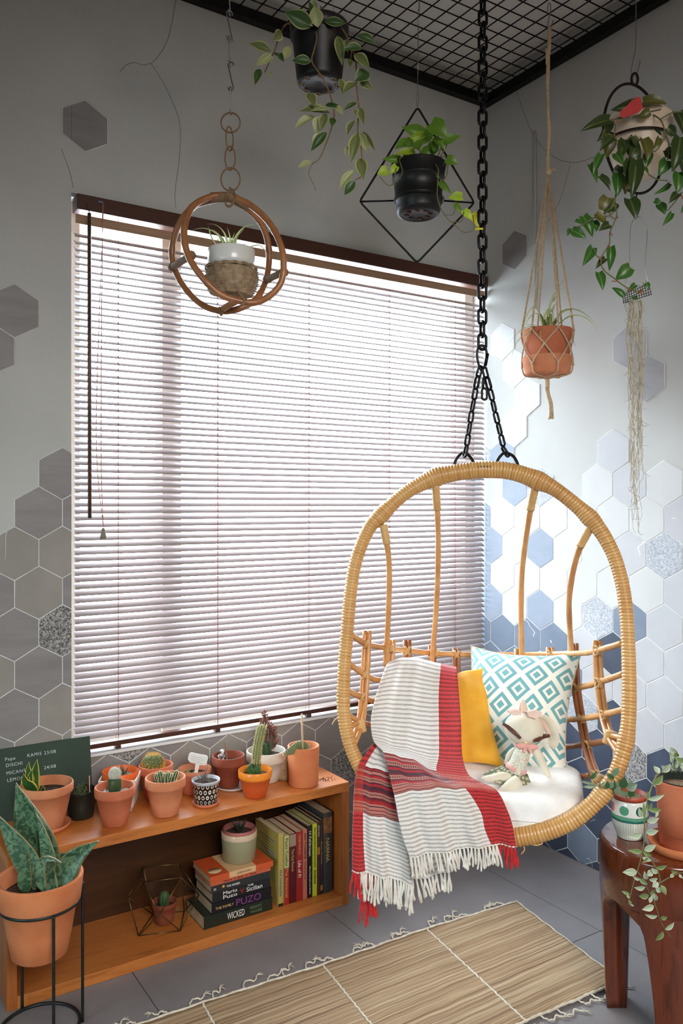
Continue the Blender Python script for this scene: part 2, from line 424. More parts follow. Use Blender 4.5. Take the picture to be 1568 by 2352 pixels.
# ------------------------------------------------------------------ window
M_frame = mat('window_frame_paint', (206, 198, 188), (196, 188, 178), 8, rough=.5)
M_sill = mat('sill_white', (222, 222, 222), rough=.5)
n = NT('window_glass'); tr = n.node('ShaderNodeBsdfTransparent'); gl = n.node('ShaderNodeBsdfGlossy'); gl.inputs['Roughness'].default_value = .02
mx = n.node('ShaderNodeMixShader'); mx.inputs[0].default_value = .06; n.t.links.new(tr.outputs[0], mx.inputs[1]); n.t.links.new(gl.outputs[0], mx.inputs[2])
n.t.links.new(mx.outputs[0], n.n['Material Output'].inputs['Surface']); tr.inputs[0].default_value = (.97, .99, .98, 1); M_glass = n.m
g = G(); fw_ = .045
y0, y1 = .075, .125
box(g, (WX0, y0, WZ0), (WX0+fw_, y1, WZ1)); box(g, (-fw_, y0, WZ0), (-.0005, y1, WZ1)); box(g, (WX0+fw_, y0, WZ0), (-fw_, y1, WZ0+fw_)); box(g, (WX0+fw_, y0, WZ1-fw_), (-fw_, y1, WZ1))
WIN = struct('window_1', g, M_frame, 'wide window with pale frames behind the brown blind', smooth=False, bev=.002)
mxl, mxr = at_y(372, 900, .06)[0], at_y(416, 900, .06)[0]
g = G(); box(g, (mxl, .058, WZ0), (mxr, .126, WZ1)); obj('mullion', g, M_frame, WIN, smooth=False, bev=.002)
for a, b in ((WX0+fw_, mxl), (mxr, -fw_)):
    g = G(); box(g, (a, .098, WZ0+fw_), (b, .102, WZ1-fw_)); obj('pane', g, M_glass, WIN, smooth=False)
g = G(); box(g, (WX0, -.012, WZ0-.003), (-.001, .075, WZ0+.006)); struct('window_sill', g, M_sill, 'white sill under the blind', smooth=False, bev=.002)['kind'] = 'structure'
# neighbouring wall outside, low on the right
M_out = mat('outside_wall', (88, 74, 66), (70, 60, 54), 5, rough=.9)
g = G(); box(g, (-.52, .24, -.5), (1.2, .44, .87)); struct('wall_outside', g, M_out, 'low brown parapet outside the window', smooth=False)

# ------------------------------------------------------------------ venetian blind
def slatmat(name, a, b, rough=.35):
    n = NT(name); v = n.coord('Object', (1.2, 30, 30)); f = n.noise(v, 9, 6, .6, .6)
    n.inp(n.b, 'Base Color', n.ramp(f, [(.3, lin(a)), (.7, lin(b))])); return n.done(rough=rough, spec=.4)
M_slat = slatmat('slat_wood', (136, 124, 122), (152, 139, 137))
M_rail = slatmat('rail_brown', (66, 36, 26), (78, 44, 32), .45)
M_cord = mat('ladder_cord', (176, 120, 108), rough=.8)
M_wand = mat('wand_brown', (72, 52, 42), (92, 66, 52), 20, rough=.4)
M_tan = mat('valance_tan', (150, 118, 92), (168, 134, 106), 6, stretch=(1, 20, 20), rough=.5)
bx0, bx1, byc = WX0+.012, -.008, .012
BL = thing('venetian_blind', 'wide brown wooden slat blind covering the window, tilted half open', 'blind', (bx0, byc, WZ1))
g = G(); box(g, (bx0, -.018, WZ1-.048), (bx1, .036, WZ1-.004)); obj('headrail', g, M_rail, BL, smooth=False, bev=.003)
g = G(); box(g, (bx0, -.001, WZ1-.085), (bx1, .003, WZ1-.058)); obj('valance', g, M_tan, BL, smooth=False, bev=.001)
zs0, zs1, pitch = .560, WZ1-.098, .0199
ns = int((zs1-zs0)/pitch)+1
g = G(); tl = math.radians(38); A = []
for i in range(2):
    x = (bx0, bx1)[i]; row = []
    for j in range(7):
        u = (j/6*2-1); y = u*.0125; z = .0011*(1-u*u)
        row.append((x, byc+y*math.cos(tl)-z*math.sin(tl), y*math.sin(tl)+z*math.cos(tl)))
    A.append(row)
grid(g, A); B = [[(p[0], p[1]+.0013*math.sin(tl), p[2]-.0013*math.cos(tl)) for p in r] for r in A]
g2 = G(); g2.V = []; grid(g2, B); o = len(g.V); g.V += g2.V; g.U += g2.U; g.F += [tuple(reversed([i+o for i in f])) for f in g2.F]; g.M += g2.M
def edge(i, j): return i*7+j
for j in range(6):
    g.F += [(edge(0, j+1), edge(0, j), o+edge(0, j), o+edge(0, j+1)), (edge(1, j), edge(1, j+1), o+edge(1, j+1), o+edge(1, j))]; g.M += [0, 0]
g.F += [(edge(0, 0), edge(1, 0), o+edge(1, 0), o+edge(0, 0)), (edge(1, 6), edge(0, 6), o+edge(0, 6), o+edge(1, 6))]; g.M += [0, 0]
slat_me = mesh_of('slat', g, M_slat, smooth=False)
for i in range(ns):
    place('slat', slat_me, BL, Matrix.Translation((0, rnd.uniform(-.0006, .0006), zs0+pitch*i)) @ Matrix.Rotation(rnd.uniform(-.0006, .0006), 4, 'Y'))
g = G(); box(g, (bx0, byc-.013, .522), (bx1, byc+.013, .536)); obj('bottom_rail', g, M_rail, BL, smooth=False, bev=.002)
lx = [at_y(q, 1200, byc)[0] for q in (269, 497, 706, 890, 1041)]
for q in lx:
    g = G()
    for yy in (-.0115, .0115): tube(g, [(q, byc+yy, .53), (q, byc+yy, WZ1-.05)], .0006, 5)
    tube(g, [(q+.004, byc, .53), (q+.004, byc, WZ1-.05)], .0007, 5)
    for i in range(ns):
        z = zs0+pitch*i-.006; tube(g, [(q, byc-.0115, z-.001), (q-.003, byc-.0125, z+.004), (q+.003, byc-.0125, z-.003), (q, byc-.0115, z+.003)], .0006, 4)
    obj('ladder_cord', g, M_cord, BL)
    g = G(); box(g, (q-.008, byc-.014, .512), (q+.008, byc+.010, .523)); obj('cord_plug', g, M_rail, BL, smooth=False, bev=.002)
p0 = at_y(205, 490, -.045); p1 = at_y(206, 1190, -.045)
g = G(); tube(g, [(p0[0], p0[1], p0[2]), (p1[0], p1[1], p1[2])], .0054, 6); tube(g, [(p0[0], p0[1], p0[2]+.002), (p0[0], -.02, WZ1-.03)], .0012, 5); obj('tilt_wand', g, M_wand, BL)
c0 = at_y(236, 480, -.022); c1 = at_y(232, 1010, -.03); c2 = at_y(237, 1210, -.035)
g = G(); tube(g, cr([(c0[0], -.02, WZ1-.02), c1, c2], 8), .0011, 5); tube(g, cr([(c0[0]+.003, -.02, WZ1-.02), c1+np.array([-.014, 0, .03]), c2], 8), .0009, 5)
pc = obj('pull_cord', g, M_cord, BL)
g = G(); lathe(g, [(0, 0), (.0085, 0), (.0088, .004), (.0055, .024), (.003, .030), (0, .031)], c2-np.array([0, 0, .034]), 14); obj('tassel_bell', g, mat('bell_grey', (120, 110, 96), rough=.5), pc)
g = G(); q = at_y(231.5, 464, -.019); sphere(g, q, (.0085, .0006, .0036), 18)
obj('maker_badge', g, mat('badge_blue', (40, 60, 120), rough=.4), BL)
g = G(); tube(g, cr([q+np.array([-.006, -.0012, 0]), q+np.array([-.004, -.0012, .0022]), q+np.array([-.002, -.0012, 0]), q+np.array([.006, -.0012, 0])], 5), .0006, 4); obj('badge_script', g, mat('badge_white', (230, 230, 230)), BL)

# ------------------------------------------------------------------ black wire grid under the ceiling
ZF = 2.789
CG = thing('ceiling_wire_grid', 'black welded wire grid in a black steel frame below the ceiling', 'wire grid', (-2.0, -2.2, ZF))
fh = .030
gx0, gx1, gy0, gy1 = -3.4, -.0015, -3.4, -.0015
for a, b in (((gx0, gy1-fh, ZF), (gx1, gy1, ZF+.034)), ((gx1-fh, gy0, ZF), (gx1, gy1-fh, ZF+.034)), ((gx0, gy0, ZF), (gx1-fh, gy0+fh, ZF+.034)), ((gx0, gy0+fh, ZF), (gx0+fh, gy1-fh, ZF+.034))):
    g = G(); box(g, a, b); obj('frame_bar', g, M_black, CG, smooth=False)
gp = .0572
g = G(); tube(g, cr([(0, gy1-.01, ZF+.036), (0, -.9, ZF+.034), (0, -1.7, ZF+.036), (0, -2.6, ZF+.034), (0, gy0+.01, ZF+.036)], 4), .0022, 6); mY = mesh_of('wire', g, M_black)
g = G(); tube(g, cr([(gx1-.01, 0, ZF+.0405), (-.9, 0, ZF+.039), (-1.7, 0, ZF+.0405), (gx0+.01, 0, ZF+.0405)], 4), .0022, 6); mX = mesh_of('wire', g, M_black)
for i in range(58):
    x = -.049-gp*i
    place('wire', mY, CG, Matrix.Translation((x, 0, 0)) @ Matrix.Rotation(rnd.uniform(-.0012, .0012), 4, 'Z'))
    place('wire', mX, CG, Matrix.Translation((0, -.064-gp*i, 0)))
# ------------------------------------------------------------------ low bookcase
def woodmat(name, a, b, c=None, st=(1.5, 14, 14), rough=.35, coat=.1, sc=4):
    n = NT(name); v = n.coord('Object', st); f = n.noise(v, sc, 6, .6, .9)
    stops = [(.28, lin(a)), (.72, lin(b))] if c is None else [(.25, lin(a)), (.5, lin(b)), (.78, lin(c))]
    n.inp(n.b, 'Base Color', n.ramp(f, stops)); n.bump(n.noise(v, sc*6, 3), .05, .001); return n.done(rough=rough, coat=coat)
M_teakx = woodmat('teak_along', (160, 88, 36), (200, 122, 58), (180, 102, 46))
M_teakz = woodmat('teak_upright', (150, 80, 32), (190, 112, 52), st=(14, 14, 1.5))
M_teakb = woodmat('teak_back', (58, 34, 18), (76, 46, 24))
CX0, CX1, CY0, CZ = -1.826, -.831, -.281, .377
BC = thing('low_bookcase', 'low teak open bookcase standing on the floor below the window', 'bookcase', (CX0, CY0, 0))
g = G(); box(g, (CX0, CY0, CZ-.028), (CX1, -.006, CZ)); obj('top_board', g, M_teakx, BC, smooth=False, bev=.001)
g = G(); box(g, (CX0+.024, CY0+.002, .0005), (CX1-.024, -.006, .030)); obj('bottom_board', g, M_teakx, BC, smooth=False, bev=.001)
for a in (CX0, CX1-.024):
    g = G(); box(g, (a, CY0+.001, .0005), (a+.024, -.006, CZ-.028)); obj('side_panel', g, M_teakz, BC, smooth=False, bev=.001)
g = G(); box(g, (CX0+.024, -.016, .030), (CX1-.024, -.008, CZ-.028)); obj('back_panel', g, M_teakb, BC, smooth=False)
ZT = CZ+.0006

# ------------------------------------------------------------------ lettering
def text_mesh(txt, size, squeeze=1.0, spacing=1.0, bold=0.0):
    cu = bpy.data.curves.new('lettering', 'FONT'); cu.body = txt; cu.size = size; cu.extrude = .0002; cu.align_x = 'LEFT'; cu.space_character = spacing
    cu.offset = bold; cu.resolution_u = 3
    o = bpy.data.objects.new('tmp', cu); COL.objects.link(o)
    dg = bpy.context.evaluated_depsgraph_get(); me = bpy.data.meshes.new_from_object(o.evaluated_get(dg)); me.name = 'lettering'
    bpy.data.objects.remove(o); me.transform(Matrix.Diagonal((squeeze, 1, 1, 1)))
    return me
def letter(txt, size, m, parent, pos, xdir, ydir, width=None, bold=0.0, spacing=1.0, center=False):
    me = text_mesh(txt, size, 1, spacing, bold); me.materials.clear(); me.materials.append(m)
    xs = [v.co.x for v in me.vertices] or [0, 1]; wd = max(xs)-min(xs)
    if width: me.transform(Matrix.Translation((-min(xs), 0, 0))); me.transform(Matrix.Diagonal((width/wd, 1, 1, 1)))
    x = Vector(xdir).normalized(); y = Vector(ydir).normalized(); z = x.cross(y)
    M = Matrix(((x.x, y.x, z.x, pos[0]), (x.y, y.y, z.y, pos[1]), (x.z, y.z, z.z, pos[2]), (0, 0, 0, 1)))
    return place('lettering', me, parent, M)
M_chalk = mat('chalk', (215, 220, 220), rough=.95)
# chalkboard
M_board = mat('chalkboard_green', (44, 62, 50), (52, 70, 58), 6, rough=.75, bump=.05, bscale=60)
bz1 = .566; tlt = math.atan2(.035, bz1-ZT)
CB = thing('chalkboard', 'dark green chalkboard with handwriting leaning on the wall at the left end', 'chalkboard', (-1.72, -.045, ZT))
by0, by1 = -.046, -.013
g = G(); X0, X1 = -1.905, -1.551
nrm = np.array([0, -(bz1-ZT), -(by1-by0)*-1]); nrm = np.array([0, -math.cos(tlt), math.sin(tlt)])*1.0
v = [(X0, by0, ZT), (X1, by0, ZT), (X1, by1, bz1), (X0, by1, bz1)]; t2 = np.array([0, .005, 0])
g.add(v+[tuple(np.array(p)+t2) for p in v], [(0, 1, 2, 3), (7, 6, 5, 4), (0, 4, 5, 1), (1, 5, 6, 2), (2, 6, 7, 3), (3, 7, 4, 0)]); obj('board', g, M_board, CB, smooth=False)
ud = np.array([0, by1-by0, bz1-ZT]); ud /= np.linalg.norm(ud)
def chalk(txt, px, py, size, spacing=1.15):
    t = .5
    for _ in range(8): yy = by0+(by1-by0)*t; p = at_y(px, py, yy); t = (p[2]-ZT)/(bz1-ZT)
    letter(txt, size, M_chalk, CB, p+np.array([0, -.0008, 0]), (1, 0, 0), ud, spacing=spacing)
for t_, x_, y_ in (('Pepe', 11, 1748), ('KAMIS', 62, 1739), ('23/08', 101, 1733), ('DISCHI', 13, 1762), ('MICANS', 14, 1780), ('24/08', 101, 1767), ('LEMON', 16, 1796)):
    chalk(t_, x_, y_, .0125)

# ------------------------------------------------------------------ pots
def terra(name, a, b, c=None): return mat(name, a, b, 14, rough=.8, bump=.15, bscale=50, lo=.35, hi=.7, detail=6)
M_t1 = terra('terracotta_light', (200, 122, 82), (218, 146, 106)); M_t2 = terra('terracotta_red', (190, 104, 70), (208, 124, 88))
M_t3 = terra('terracotta_dark', (126, 56, 36), (158, 82, 56)); M_t4 = terra('terracotta_orange', (202, 116, 70), (216, 136, 88))
M_soil = mat('dark_soil', (42, 30, 24), (82, 62, 48), 90, rough=1, bump=1, bscale=160, bdist=.004)
M_grit = mat('grey_grit', (96, 90, 80), (168, 160, 146), 120, rough=1, bump=1, bscale=180, bdist=.005)
M_white = mat('white_glaze', (226, 226, 222), rough=.25, coat=.3); M_cream = mat('cream_glaze', (206, 200, 186), (214, 208, 196), 12, rough=.4)
def potprof(rt, rb, h, rim=0.0, rimh=.25, th=.005, inner=.8, bot=.0):
    P = [(0, 0), (rb-.002, 0), (rb, .002)]
    if rim:
        P += [(rb+(rt-rim-rb)*.5, h*(1-rimh)*.5), (rt-rim, h*(1-rimh)), (rt-rim*.2, h*(1-rimh)+.002), (rt, h*(1-rimh)+.006), (rt, h-.002)]
    else: P += [(rb+(rt-rb)*.5, h*.5), (rt, h-.002)]
    P += [(rt-.0015, h), (rt-th+.001, h), (rt-th, h-.002), (rt-th-.003, h*inner), (rt-th-.004, h*inner-.008), (0, h*inner-.008)]
    return P
def soil(parent, c, r, m, z, name='soil'):
    g = G(); V = []; nr, na = 7, 28
    A = [[(c[0]+r*i/nr*math.cos(2*pi*j/na), c[1]+r*i/nr*math.sin(2*pi*j/na), c[2]+z+(rnd.uniform(-.0015, .002) if 0 < i < nr and j < na else 0)) for j in range(na+1)] for i in range(nr+1)]
    grid(g, A); return obj(name, g, m, parent)
def pebbles(parent, c, r, z, n_, m, sz=.006):
    g = G(); 
    for i in range(n_):
        a = rnd.uniform(0, 2*pi); q = r*math.sqrt(rnd.random()); s = sz*rnd.uniform(.5, 1)
        sphere(g, (c[0]+q*math.cos(a), c[1]+q*math.sin(a), c[2]+z+s*.3), (s, s*rnd.uniform(.6, 1), s*.6), 7, 0, rot_to((rnd.uniform(-.4, .4), rnd.uniform(-.4, .4), 1)), 5)
    return obj('pebbles', g, m, parent, kind='stuff')
def pot(parent, c, rt, rb, h, m, rim=.004, rimh=.25, th=.005, inner=.82, name='pot', n=44, rf=None, label=None):
    g = G(); lathe(g, potprof(rt, rb, h, rim, rimh, th, inner), c, n, rf=rf); return obj(name, g, m, parent, label=label)
def saucer(parent, c, r, h, m, th=.004, name='saucer'):
    g = G(); lathe(g, [(0, 0), (r*.86, 0), (r*.9, .001), (r, h), (r-th*.6, h+.0008), (r-th, h), (r*.86-th*.6, th), (0, th)], c, 44); return obj(name, g, m, parent)
def base(px, py, rb, z=ZT):
    p = at_z(px, py, z); return p+FW*rb
# leaf materials
def leafmat(name, mid, edge, ew=.12, vein=None, rough=.45, spots=None, sc=40, trans=.0, mid2=None):
    n = NT(name); u, v = n.uv(); d = n.ma('ABSOLUTE', n.ma('SUBTRACT', u, .5))
    ob = n.coord('Object'); c0 = n.ramp(n.noise(ob, sc, 3), [(.35, lin(mid)), (.65, lin(mid2 or tuple(min(255, int(q*1.15)) for q in mid)))])
    if spots: c0 = n.mix(n.ramp(n.noise(ob, sc*4, 3, .6, 1.5), [(.47, (0, 0, 0, 1)), (.56, (1, 1, 1, 1))]), c0, lin(spots))
    if vein: c0 = n.mix(n.ma('MULTIPLY', n.ma('LESS_THAN', d, .05), .7), c0, lin(vein))
    f = n.ma('GREATER_THAN', n.ma('ADD', d, n.ma('MULTIPLY', n.ma('SUBTRACT', n.noise(ob, 60, 2), .5), ew)), .5-ew)
    n.inp(n.b, 'Base Color', n.mix(f, c0, lin(edge)))
    n.m.node_tree.nodes['Principled BSDF'].inputs['Subsurface Weight'].default_value = 0
    n.done(rough=rough)
    if trans:
        t = n.node('ShaderNodeBsdfTranslucent'); t.inputs[0].default_value = lin(tuple(min(255, int(q*1.35)+10) for q in mid)); mx = n.node('ShaderNodeMixShader'); mx.inputs[0].default_value = trans
        n.t.links.new(n.b.outputs[0], mx.inputs[1]); n.t.links.new(t.outputs[0], mx.inputs[2]); n.t.links.new(mx.outputs[0], n.n['Material Output'].inputs['Surface'])
    return n.m
def strap(parent, pts, m, w, p=.35, d=None, dd=None, name='leaf', nrm=None, fold=.35, z=None, n=10, tip=1.0, nx=4, solid=0):
    """leaf along picture polyline pts at depth d (+dd spread along it)"""
    k = len(pts); P = [at(x, y, d+(dd or 0)*i/(k-1)) for i, (x, y) in enumerate(pts)]
    P, _ = resample(cr(P, 8), n+6); g = G(); ribbon(g, P, lens(w, p, tip), nrm, fold, nx=nx); return obj(name, g, m, parent, solid=solid)
M_gspine = mat('cactus_spine_pale', (236, 230, 214), rough=.8); M_yspine = mat('cactus_spine_gold', (232, 176, 78), rough=.8)
def spines(g, c, r, n_, ln, w=.0004, R=None, up=-.3, m=0):
    rr = (r, r, r) if np.isscalar(r) else r
    for i in range(n_):
        zz = 1-2*(i+.5)/n_
        if zz < up: continue
        a = i*2.39996; q = math.sqrt(1-zz*zz); d = np.array([q*math.cos(a), q*math.sin(a), zz])
        p = np.array(c)+(d*np.array(rr)); e = p+(d+np.array([rnd.uniform(-.5, .5) for _ in range(3)]))*ln
        s = np.cross(d, [.3, .5, .8]); s /= np.linalg.norm(s)+1e-9; t = np.cross(d, s)
        g.add([p+s*w, p-s*w*.5+t*w*.86, p-s*w*.5-t*w*.86, e], [(0, 1, 3), (1, 2, 3), (2, 0, 3)], m)
M_cact = mat('cactus_green', (52, 84, 48), (76, 108, 62), 40, rough=.55); M_cactd = mat('cactus_dark', (34, 62, 36), (52, 84, 46), 30, rough=.5)
M_cactl = mat('cactus_pale', (128, 134, 84), (96, 112, 62), 30, rough=.6)
GRP = 'potted cacti and succulents on the bookcase'

# a: variegated snake plant in a wide pot with saucer, far left
c = base(92, 1915, .045); c[1] -= .004
t = thing('potted_snake_plant', 'small yellow-edged snake plant in wide terracotta pot before the chalkboard', 'potted plant', c, GRP)
saucer(t, c, .062, .012, M_t4); pot(t, c+UP*.0045, .068, .044, .114, M_t1, .006, .22); soil(t, c, .058, M_soil, .094)
M_var = leafmat('leaf_yellow_edge', (46, 84, 40), (190, 176, 74), .13, rough=.4)
Z6 = zoom(0, 1600, 3.127)
for pts, w_ in (([(262, 690), (250, 600), (258, 520), (267, 450)], .030), ([(225, 660), (218, 590), (205, 520), (207, 470)], .024), ([(262, 690), (225, 650), (185, 610), (168, 552)], .034), ([(240, 690), (215, 620), (222, 560), (240, 520)], .022), ([(305, 690), (312, 660), (308, 640)], .012)):
    strap(t, [Z6(*q) for q in pts], M_var, w_, .7, d=2.17, dd=-.02, fold=.25, solid=.0015)
# b: dark plastic pot with fine seedlings
c = base(180, 1888, .03); c[1] += .01
t = thing('potted_seedlings', 'dark plastic pot of thin seedlings with a pink stick', 'potted plant', c, GRP)
M_dkpot = mat('dark_plastic', (30, 36, 30), (36, 42, 36), 20, rough=.4); pot(t, c, .041, .033, .075, M_dkpot, .002, .12, .002, .8); soil(t, c, .037, M_soil, .056)
g = G()
for i in range(46):
    a = rnd.uniform(0, 2*pi); q = .03*math.sqrt(rnd.random()); p = c+np.array([q*math.cos(a), q*math.sin(a), .055]); h = rnd.uniform(.012, .032)
    tube(g, cr([p, p+np.array([rnd.uniform(-.006, .006), rnd.uniform(-.006, .006), h*.6]), p+np.array([rnd.uniform(-.014, .014), rnd.uniform(-.014, .014), h])], 3), .0006, 4)
obj('seedlings', g, mat('seedling_green', (92, 108, 60), rough=.7), t, kind='stuff')
q0 = at(206, 1826, 2.22); g = G(); tube(g, [q0-UP*.03, at(205, 1782, 2.22)], .0014, 6); obj('stick', g, mat('pink_stick', (214, 140, 132), rough=.5), t)
# c: grafted cactus
c = base(256, 1902, .032)
t = thing('grafted_cactus', 'terracotta pot with white fuzzy ball cactus grafted on a green stalk', 'potted plant', c, GRP)
pot(t, c, .0535, .033, .101, M_t2, .005, .27); soil(t, c, .045, M_grit, .080); pebbles(t, c, .040, .081, 40, mat('pebble', (150, 144, 132), (196, 190, 178), 20, rough=.7))
g = G(); cc = c+RT*-.002; lathe(g, [(0, .08), (.014, .08), (.0165, .095), (.0165, .118), (.014, .121), (0, .121)], cc, 24, rf=lambda a, z, u: 1+.14*math.cos(3*a+.6)); cct = obj('rootstock', g, M_cactd, t)
g = G(); bc = cc+UP*.133+RT*.002; sphere(g, bc, (.0145, .0145, .016), 20, 0, None, 14); ball = obj('ball', g, mat('fuzz_body', (150, 156, 140), (190, 190, 176), 160, rough=.9), t)
g = G(); spines(g, bc, (.014, .014, .0155), 900, .0045, .00035, up=-.8); obj('spines', g, M_gspine, ball, kind='stuff')
# d: square white pot with an orange dotted pot inside
c = base(268, 1864, .036)
t = thing('square_white_pot', 'square white ceramic pot holding a smaller orange pot', 'pot', c, GRP)
def sq(a, z, u): return 1/max(abs(math.cos(a+.5)), abs(math.sin(a+.5)))**.93
g = G(); lathe(g, potprof(.053, .040, .090, 0, .2, .005, .2), c, 64, rf=sq); obj('pot', g, M_cream, t)
c2 = c+UP*.046
t = thing('dotted_orange_pot', 'orange pot with white dots and a tiny spiky rosette in the square white pot', 'potted plant', c2, GRP)
n = NT('orange_dots'); u, v = n.uv(); uu = n.ma('SUBTRACT', n.ma('FRACT', n.ma('MULTIPLY', u, 20)), .5); vv = n.ma('MULTIPLY', n.ma('SUBTRACT', v, .42), 7.0)
k = n.ma('LESS_THAN', n.ma('ADD', n.ma('MULTIPLY', uu, uu), n.ma('MULTIPLY', vv, vv)), .075); n.inp(n.b, 'Base Color', n.mix(k, lin((226, 104, 40)), lin((244, 224, 204)))); M_odot = n.done(rough=.4)
pot(t, c2, .050, .030, .058, M_odot, .003, .5, .002, .72); soil(t, c2, .042, M_grit, .040)
M_haw = leafmat('haworthia', (58, 70, 52), (96, 100, 80), .06)
for i in range(16):
    a = i*2.4; o_ = c2+np.array([.012*math.cos(i), .012*math.sin(i), .042]); d = np.array([math.cos(a)*.5, math.sin(a)*.5, .8+.4*rnd.random()]); L = .024
    g = G(); ribbon(g, cr([o_, o_+d*L*.5, o_+d*L], 4), lens(.006, .4), (math.cos(a), math.sin(a), .1), .4); obj('leaf', g, M_haw, t, solid=.001)
# e: golden barrel cactus
c = base(352, 1840, .032)
t = thing('barrel_cactus', 'round ribbed cactus with golden spines in terracotta pot nearest the window', 'potted plant', c, GRP)
pot(t, c, .050, .034, .097, M_t2, .005, .27); soil(t, c, .042, M_grit, .076); pebbles(t, c, .036, .077, 26, MATS['pebble'])
g = G(); bc = c-RT*.008+UP*.098; lathe(g, [(.006, -.026), (.022, -.018), (.029, -.004), (.029, .008), (.024, .020), (.013, .027), (0, .026)], bc, 96, rf=lambda a, z, u: 1+.10*abs(math.cos(8*a))-.05); ba = obj('barrel', g, M_cact, t)
g = G()
for i in range(16):
    a = i*pi/8
    for j in range(11):
        th = .25+j*.15; rr = .0305*math.sin(th*1.0)**.8; p = bc+np.array([rr*math.cos(a), rr*math.sin(a), .027*math.cos(th*1.25)])
        spines(g, p, .0002, 12, .0095, .0007, up=-1)
obj('spines', g, M_yspine, ba, kind='stuff')
# f: crested cactus in front pot
c = base(373, 1880, .036)
t = thing('fluted_cactus', 'terracotta pot with a clump of wavy fluted cactus columns', 'potted plant', c, GRP)
pot(t, c, .0555, .036, .102, M_t1, .005, .27); soil(t, c, .047, M_soil, .080)
for i, (x, y, h, w_) in enumerate(((362, 1806, 30, 6.5), (370, 1806, 36, 7), (378, 1808, 33, 6.5), (386, 1808, 36, 7), (394, 1806, 30, 6.5), (402, 1802, 34, 6), (366, 1800, 22, 6), (390, 1800, 26, 6), (400, 1808, 20, 5))):
    s = S(2.25); b0 = at(x-(x-382)*.3, y, 2.25+(.012 if i in (6, 7) else 0)); tp = at(x+(x-382)*.25, y-h, 2.25)
    Pp, _ = resample(np.array([b0-UP*.008, (b0+tp)/2, tp]), 14); r_ = np.array([w_*s*(.55 if q == 0 else 1)*(1-.85*max(0, (q/13-.78)/.22)**2)*.75 for q in range(14)])
    g = G(); a = G(); T_, N_, B_ = frames(Pp); V = []; F = []; kk = 18
    for q in range(14):
        for j in range(kk):
            an = 2*pi*j/kk; rr = r_[q]*(1+.22*math.cos(6*an+.4*math.sin(q*1.3))); V.append(Pp[q]+rr*(math.cos(an)*N_[q]+math.sin(an)*B_[q]))
    F = [(q*kk+j, q*kk+(j+1) % kk, (q+1)*kk+(j+1) % kk, (q+1)*kk+j) for q in range(13) for j in range(kk)]+[tuple(13*kk+j for j in range(kk))]
    g.add(V, F); co = obj('column', g, M_cactd, t); g = G()
    for j in range(6):
        an = 2*pi*j/6; ln = [Pp[q]+r_[q]*1.24*(math.cos(an)*N_[q]+math.sin(an)*B_[q]) for q in range(14)]; tube(g, ln, .0009, 4)
    obj('edge_wool', g, mat('edge_wool', (206, 200, 164), rough=.9), co)
# g: pale pink plastic pot with label
c = base(442, 1828, .034)
t = thing('labelled_pot', 'pinkish plastic pot with small succulents and a white plant label with pencil writing', 'potted plant', c, GRP)
M_ppl = mat('peach_plastic', (224, 146, 112), (214, 132, 98), 4, rough=.35); pot(t, c, .050, .036, .072, M_ppl, .003, .2, .002, .75); soil(t, c, .044, M_soil, .052)
for x0_, x1_, y1_, w_ in ((420, 412, 1766, .010), (424, 436, 1757, .011), (428, 420, 1772, .010), (440, 434, 1774, .011), (436, 452, 1768, .010), (448, 458, 1776, .009)):
    strap(t, [(x0_, 1786), ((x0_+x1_)/2, 1776), (x1_, y1_)], leafmat('succ_green', (110, 124, 72), (136, 146, 92), .1) if 'succ_green' not in bpy.data.materials else bpy.data.materials['succ_green'], w_, .5, d=2.42, fold=.3, solid=.002)
M_lab = mat('plant_label', (226, 226, 222), rough=.4); g = G(); pl = [(431, 1744), (434, 1731), (438, 1728), (474, 1735), (478, 1739), (474, 1756), (470, 1758), (458, 1757), (452, 1782), (445, 1782), (449, 1754), (436, 1751)]
V = [at(x, y, 2.40) for x, y in pl]; V2 = [p+FW*.0008 for p in V]; nn_ = len(V); g.add(V+V2, [tuple(range(nn_)), tuple(reversed(range(nn_, 2*nn_)))]+[(i, (i+1) % nn_, nn_+(i+1) % nn_, nn_+i) for i in range(nn_)]); lb = obj('label', g, M_lab, t, smooth=False)
M_pencil = mat('pencil_line', (150, 150, 150), rough=.9)
for i in range(4):
    g = G(); P = [at(438+2*j+.3*i, 1736+i*4.2+j*.43+(.5*((j+i) % 2)), 2.3992) for j in range(16 if i != 2 else 12)]; tube(g, P, .0003, 3); obj('pencil_writing', g, M_pencil, lb)
# h: black pot with white spots
c = base(468, 1857, .034)
t = thing('spotted_black_pot', 'little black pot with white spots and spiky plant on a clay saucer', 'potted plant', c, GRP)
saucer(t, c, .039, .009, M_t2, .004); c2 = c+UP*.0045
n = NT('black_white_spots'); u, v = n.uv(); row = n.ma('MULTIPLY', v, 17.0); off = n.ma('MULTIPLY', n.ma('MODULO', n.ma('FLOOR', row), 2.0), .5)
uu = n.ma('SUBTRACT', n.ma('FRACT', n.ma('ADD', n.ma('MULTIPLY', u, 17), off)), .5); vv = n.ma('MULTIPLY', n.ma('SUBTRACT', n.ma('FRACT', row), .5), .85)
d2 = n.ma('SQRT', n.ma('ADD', n.ma('MULTIPLY', uu, uu), n.ma('MULTIPLY', vv, vv))); ring = n.ma('MULTIPLY', n.ma('LESS_THAN', d2, .34), n.ma('GREATER_THAN', d2, n.ma('MULTIPLY', n.noise(n.coord(), 60, 1), .3)))
body = n.ma('LESS_THAN', v, .46); n.inp(n.b, 'Base Color', n.mix(n.ma('MULTIPLY', ring, body), n.mix(body, lin((176, 180, 186)), lin((22, 22, 20))), lin((230, 228, 220)))); M_spot = n.done(rough=.45)
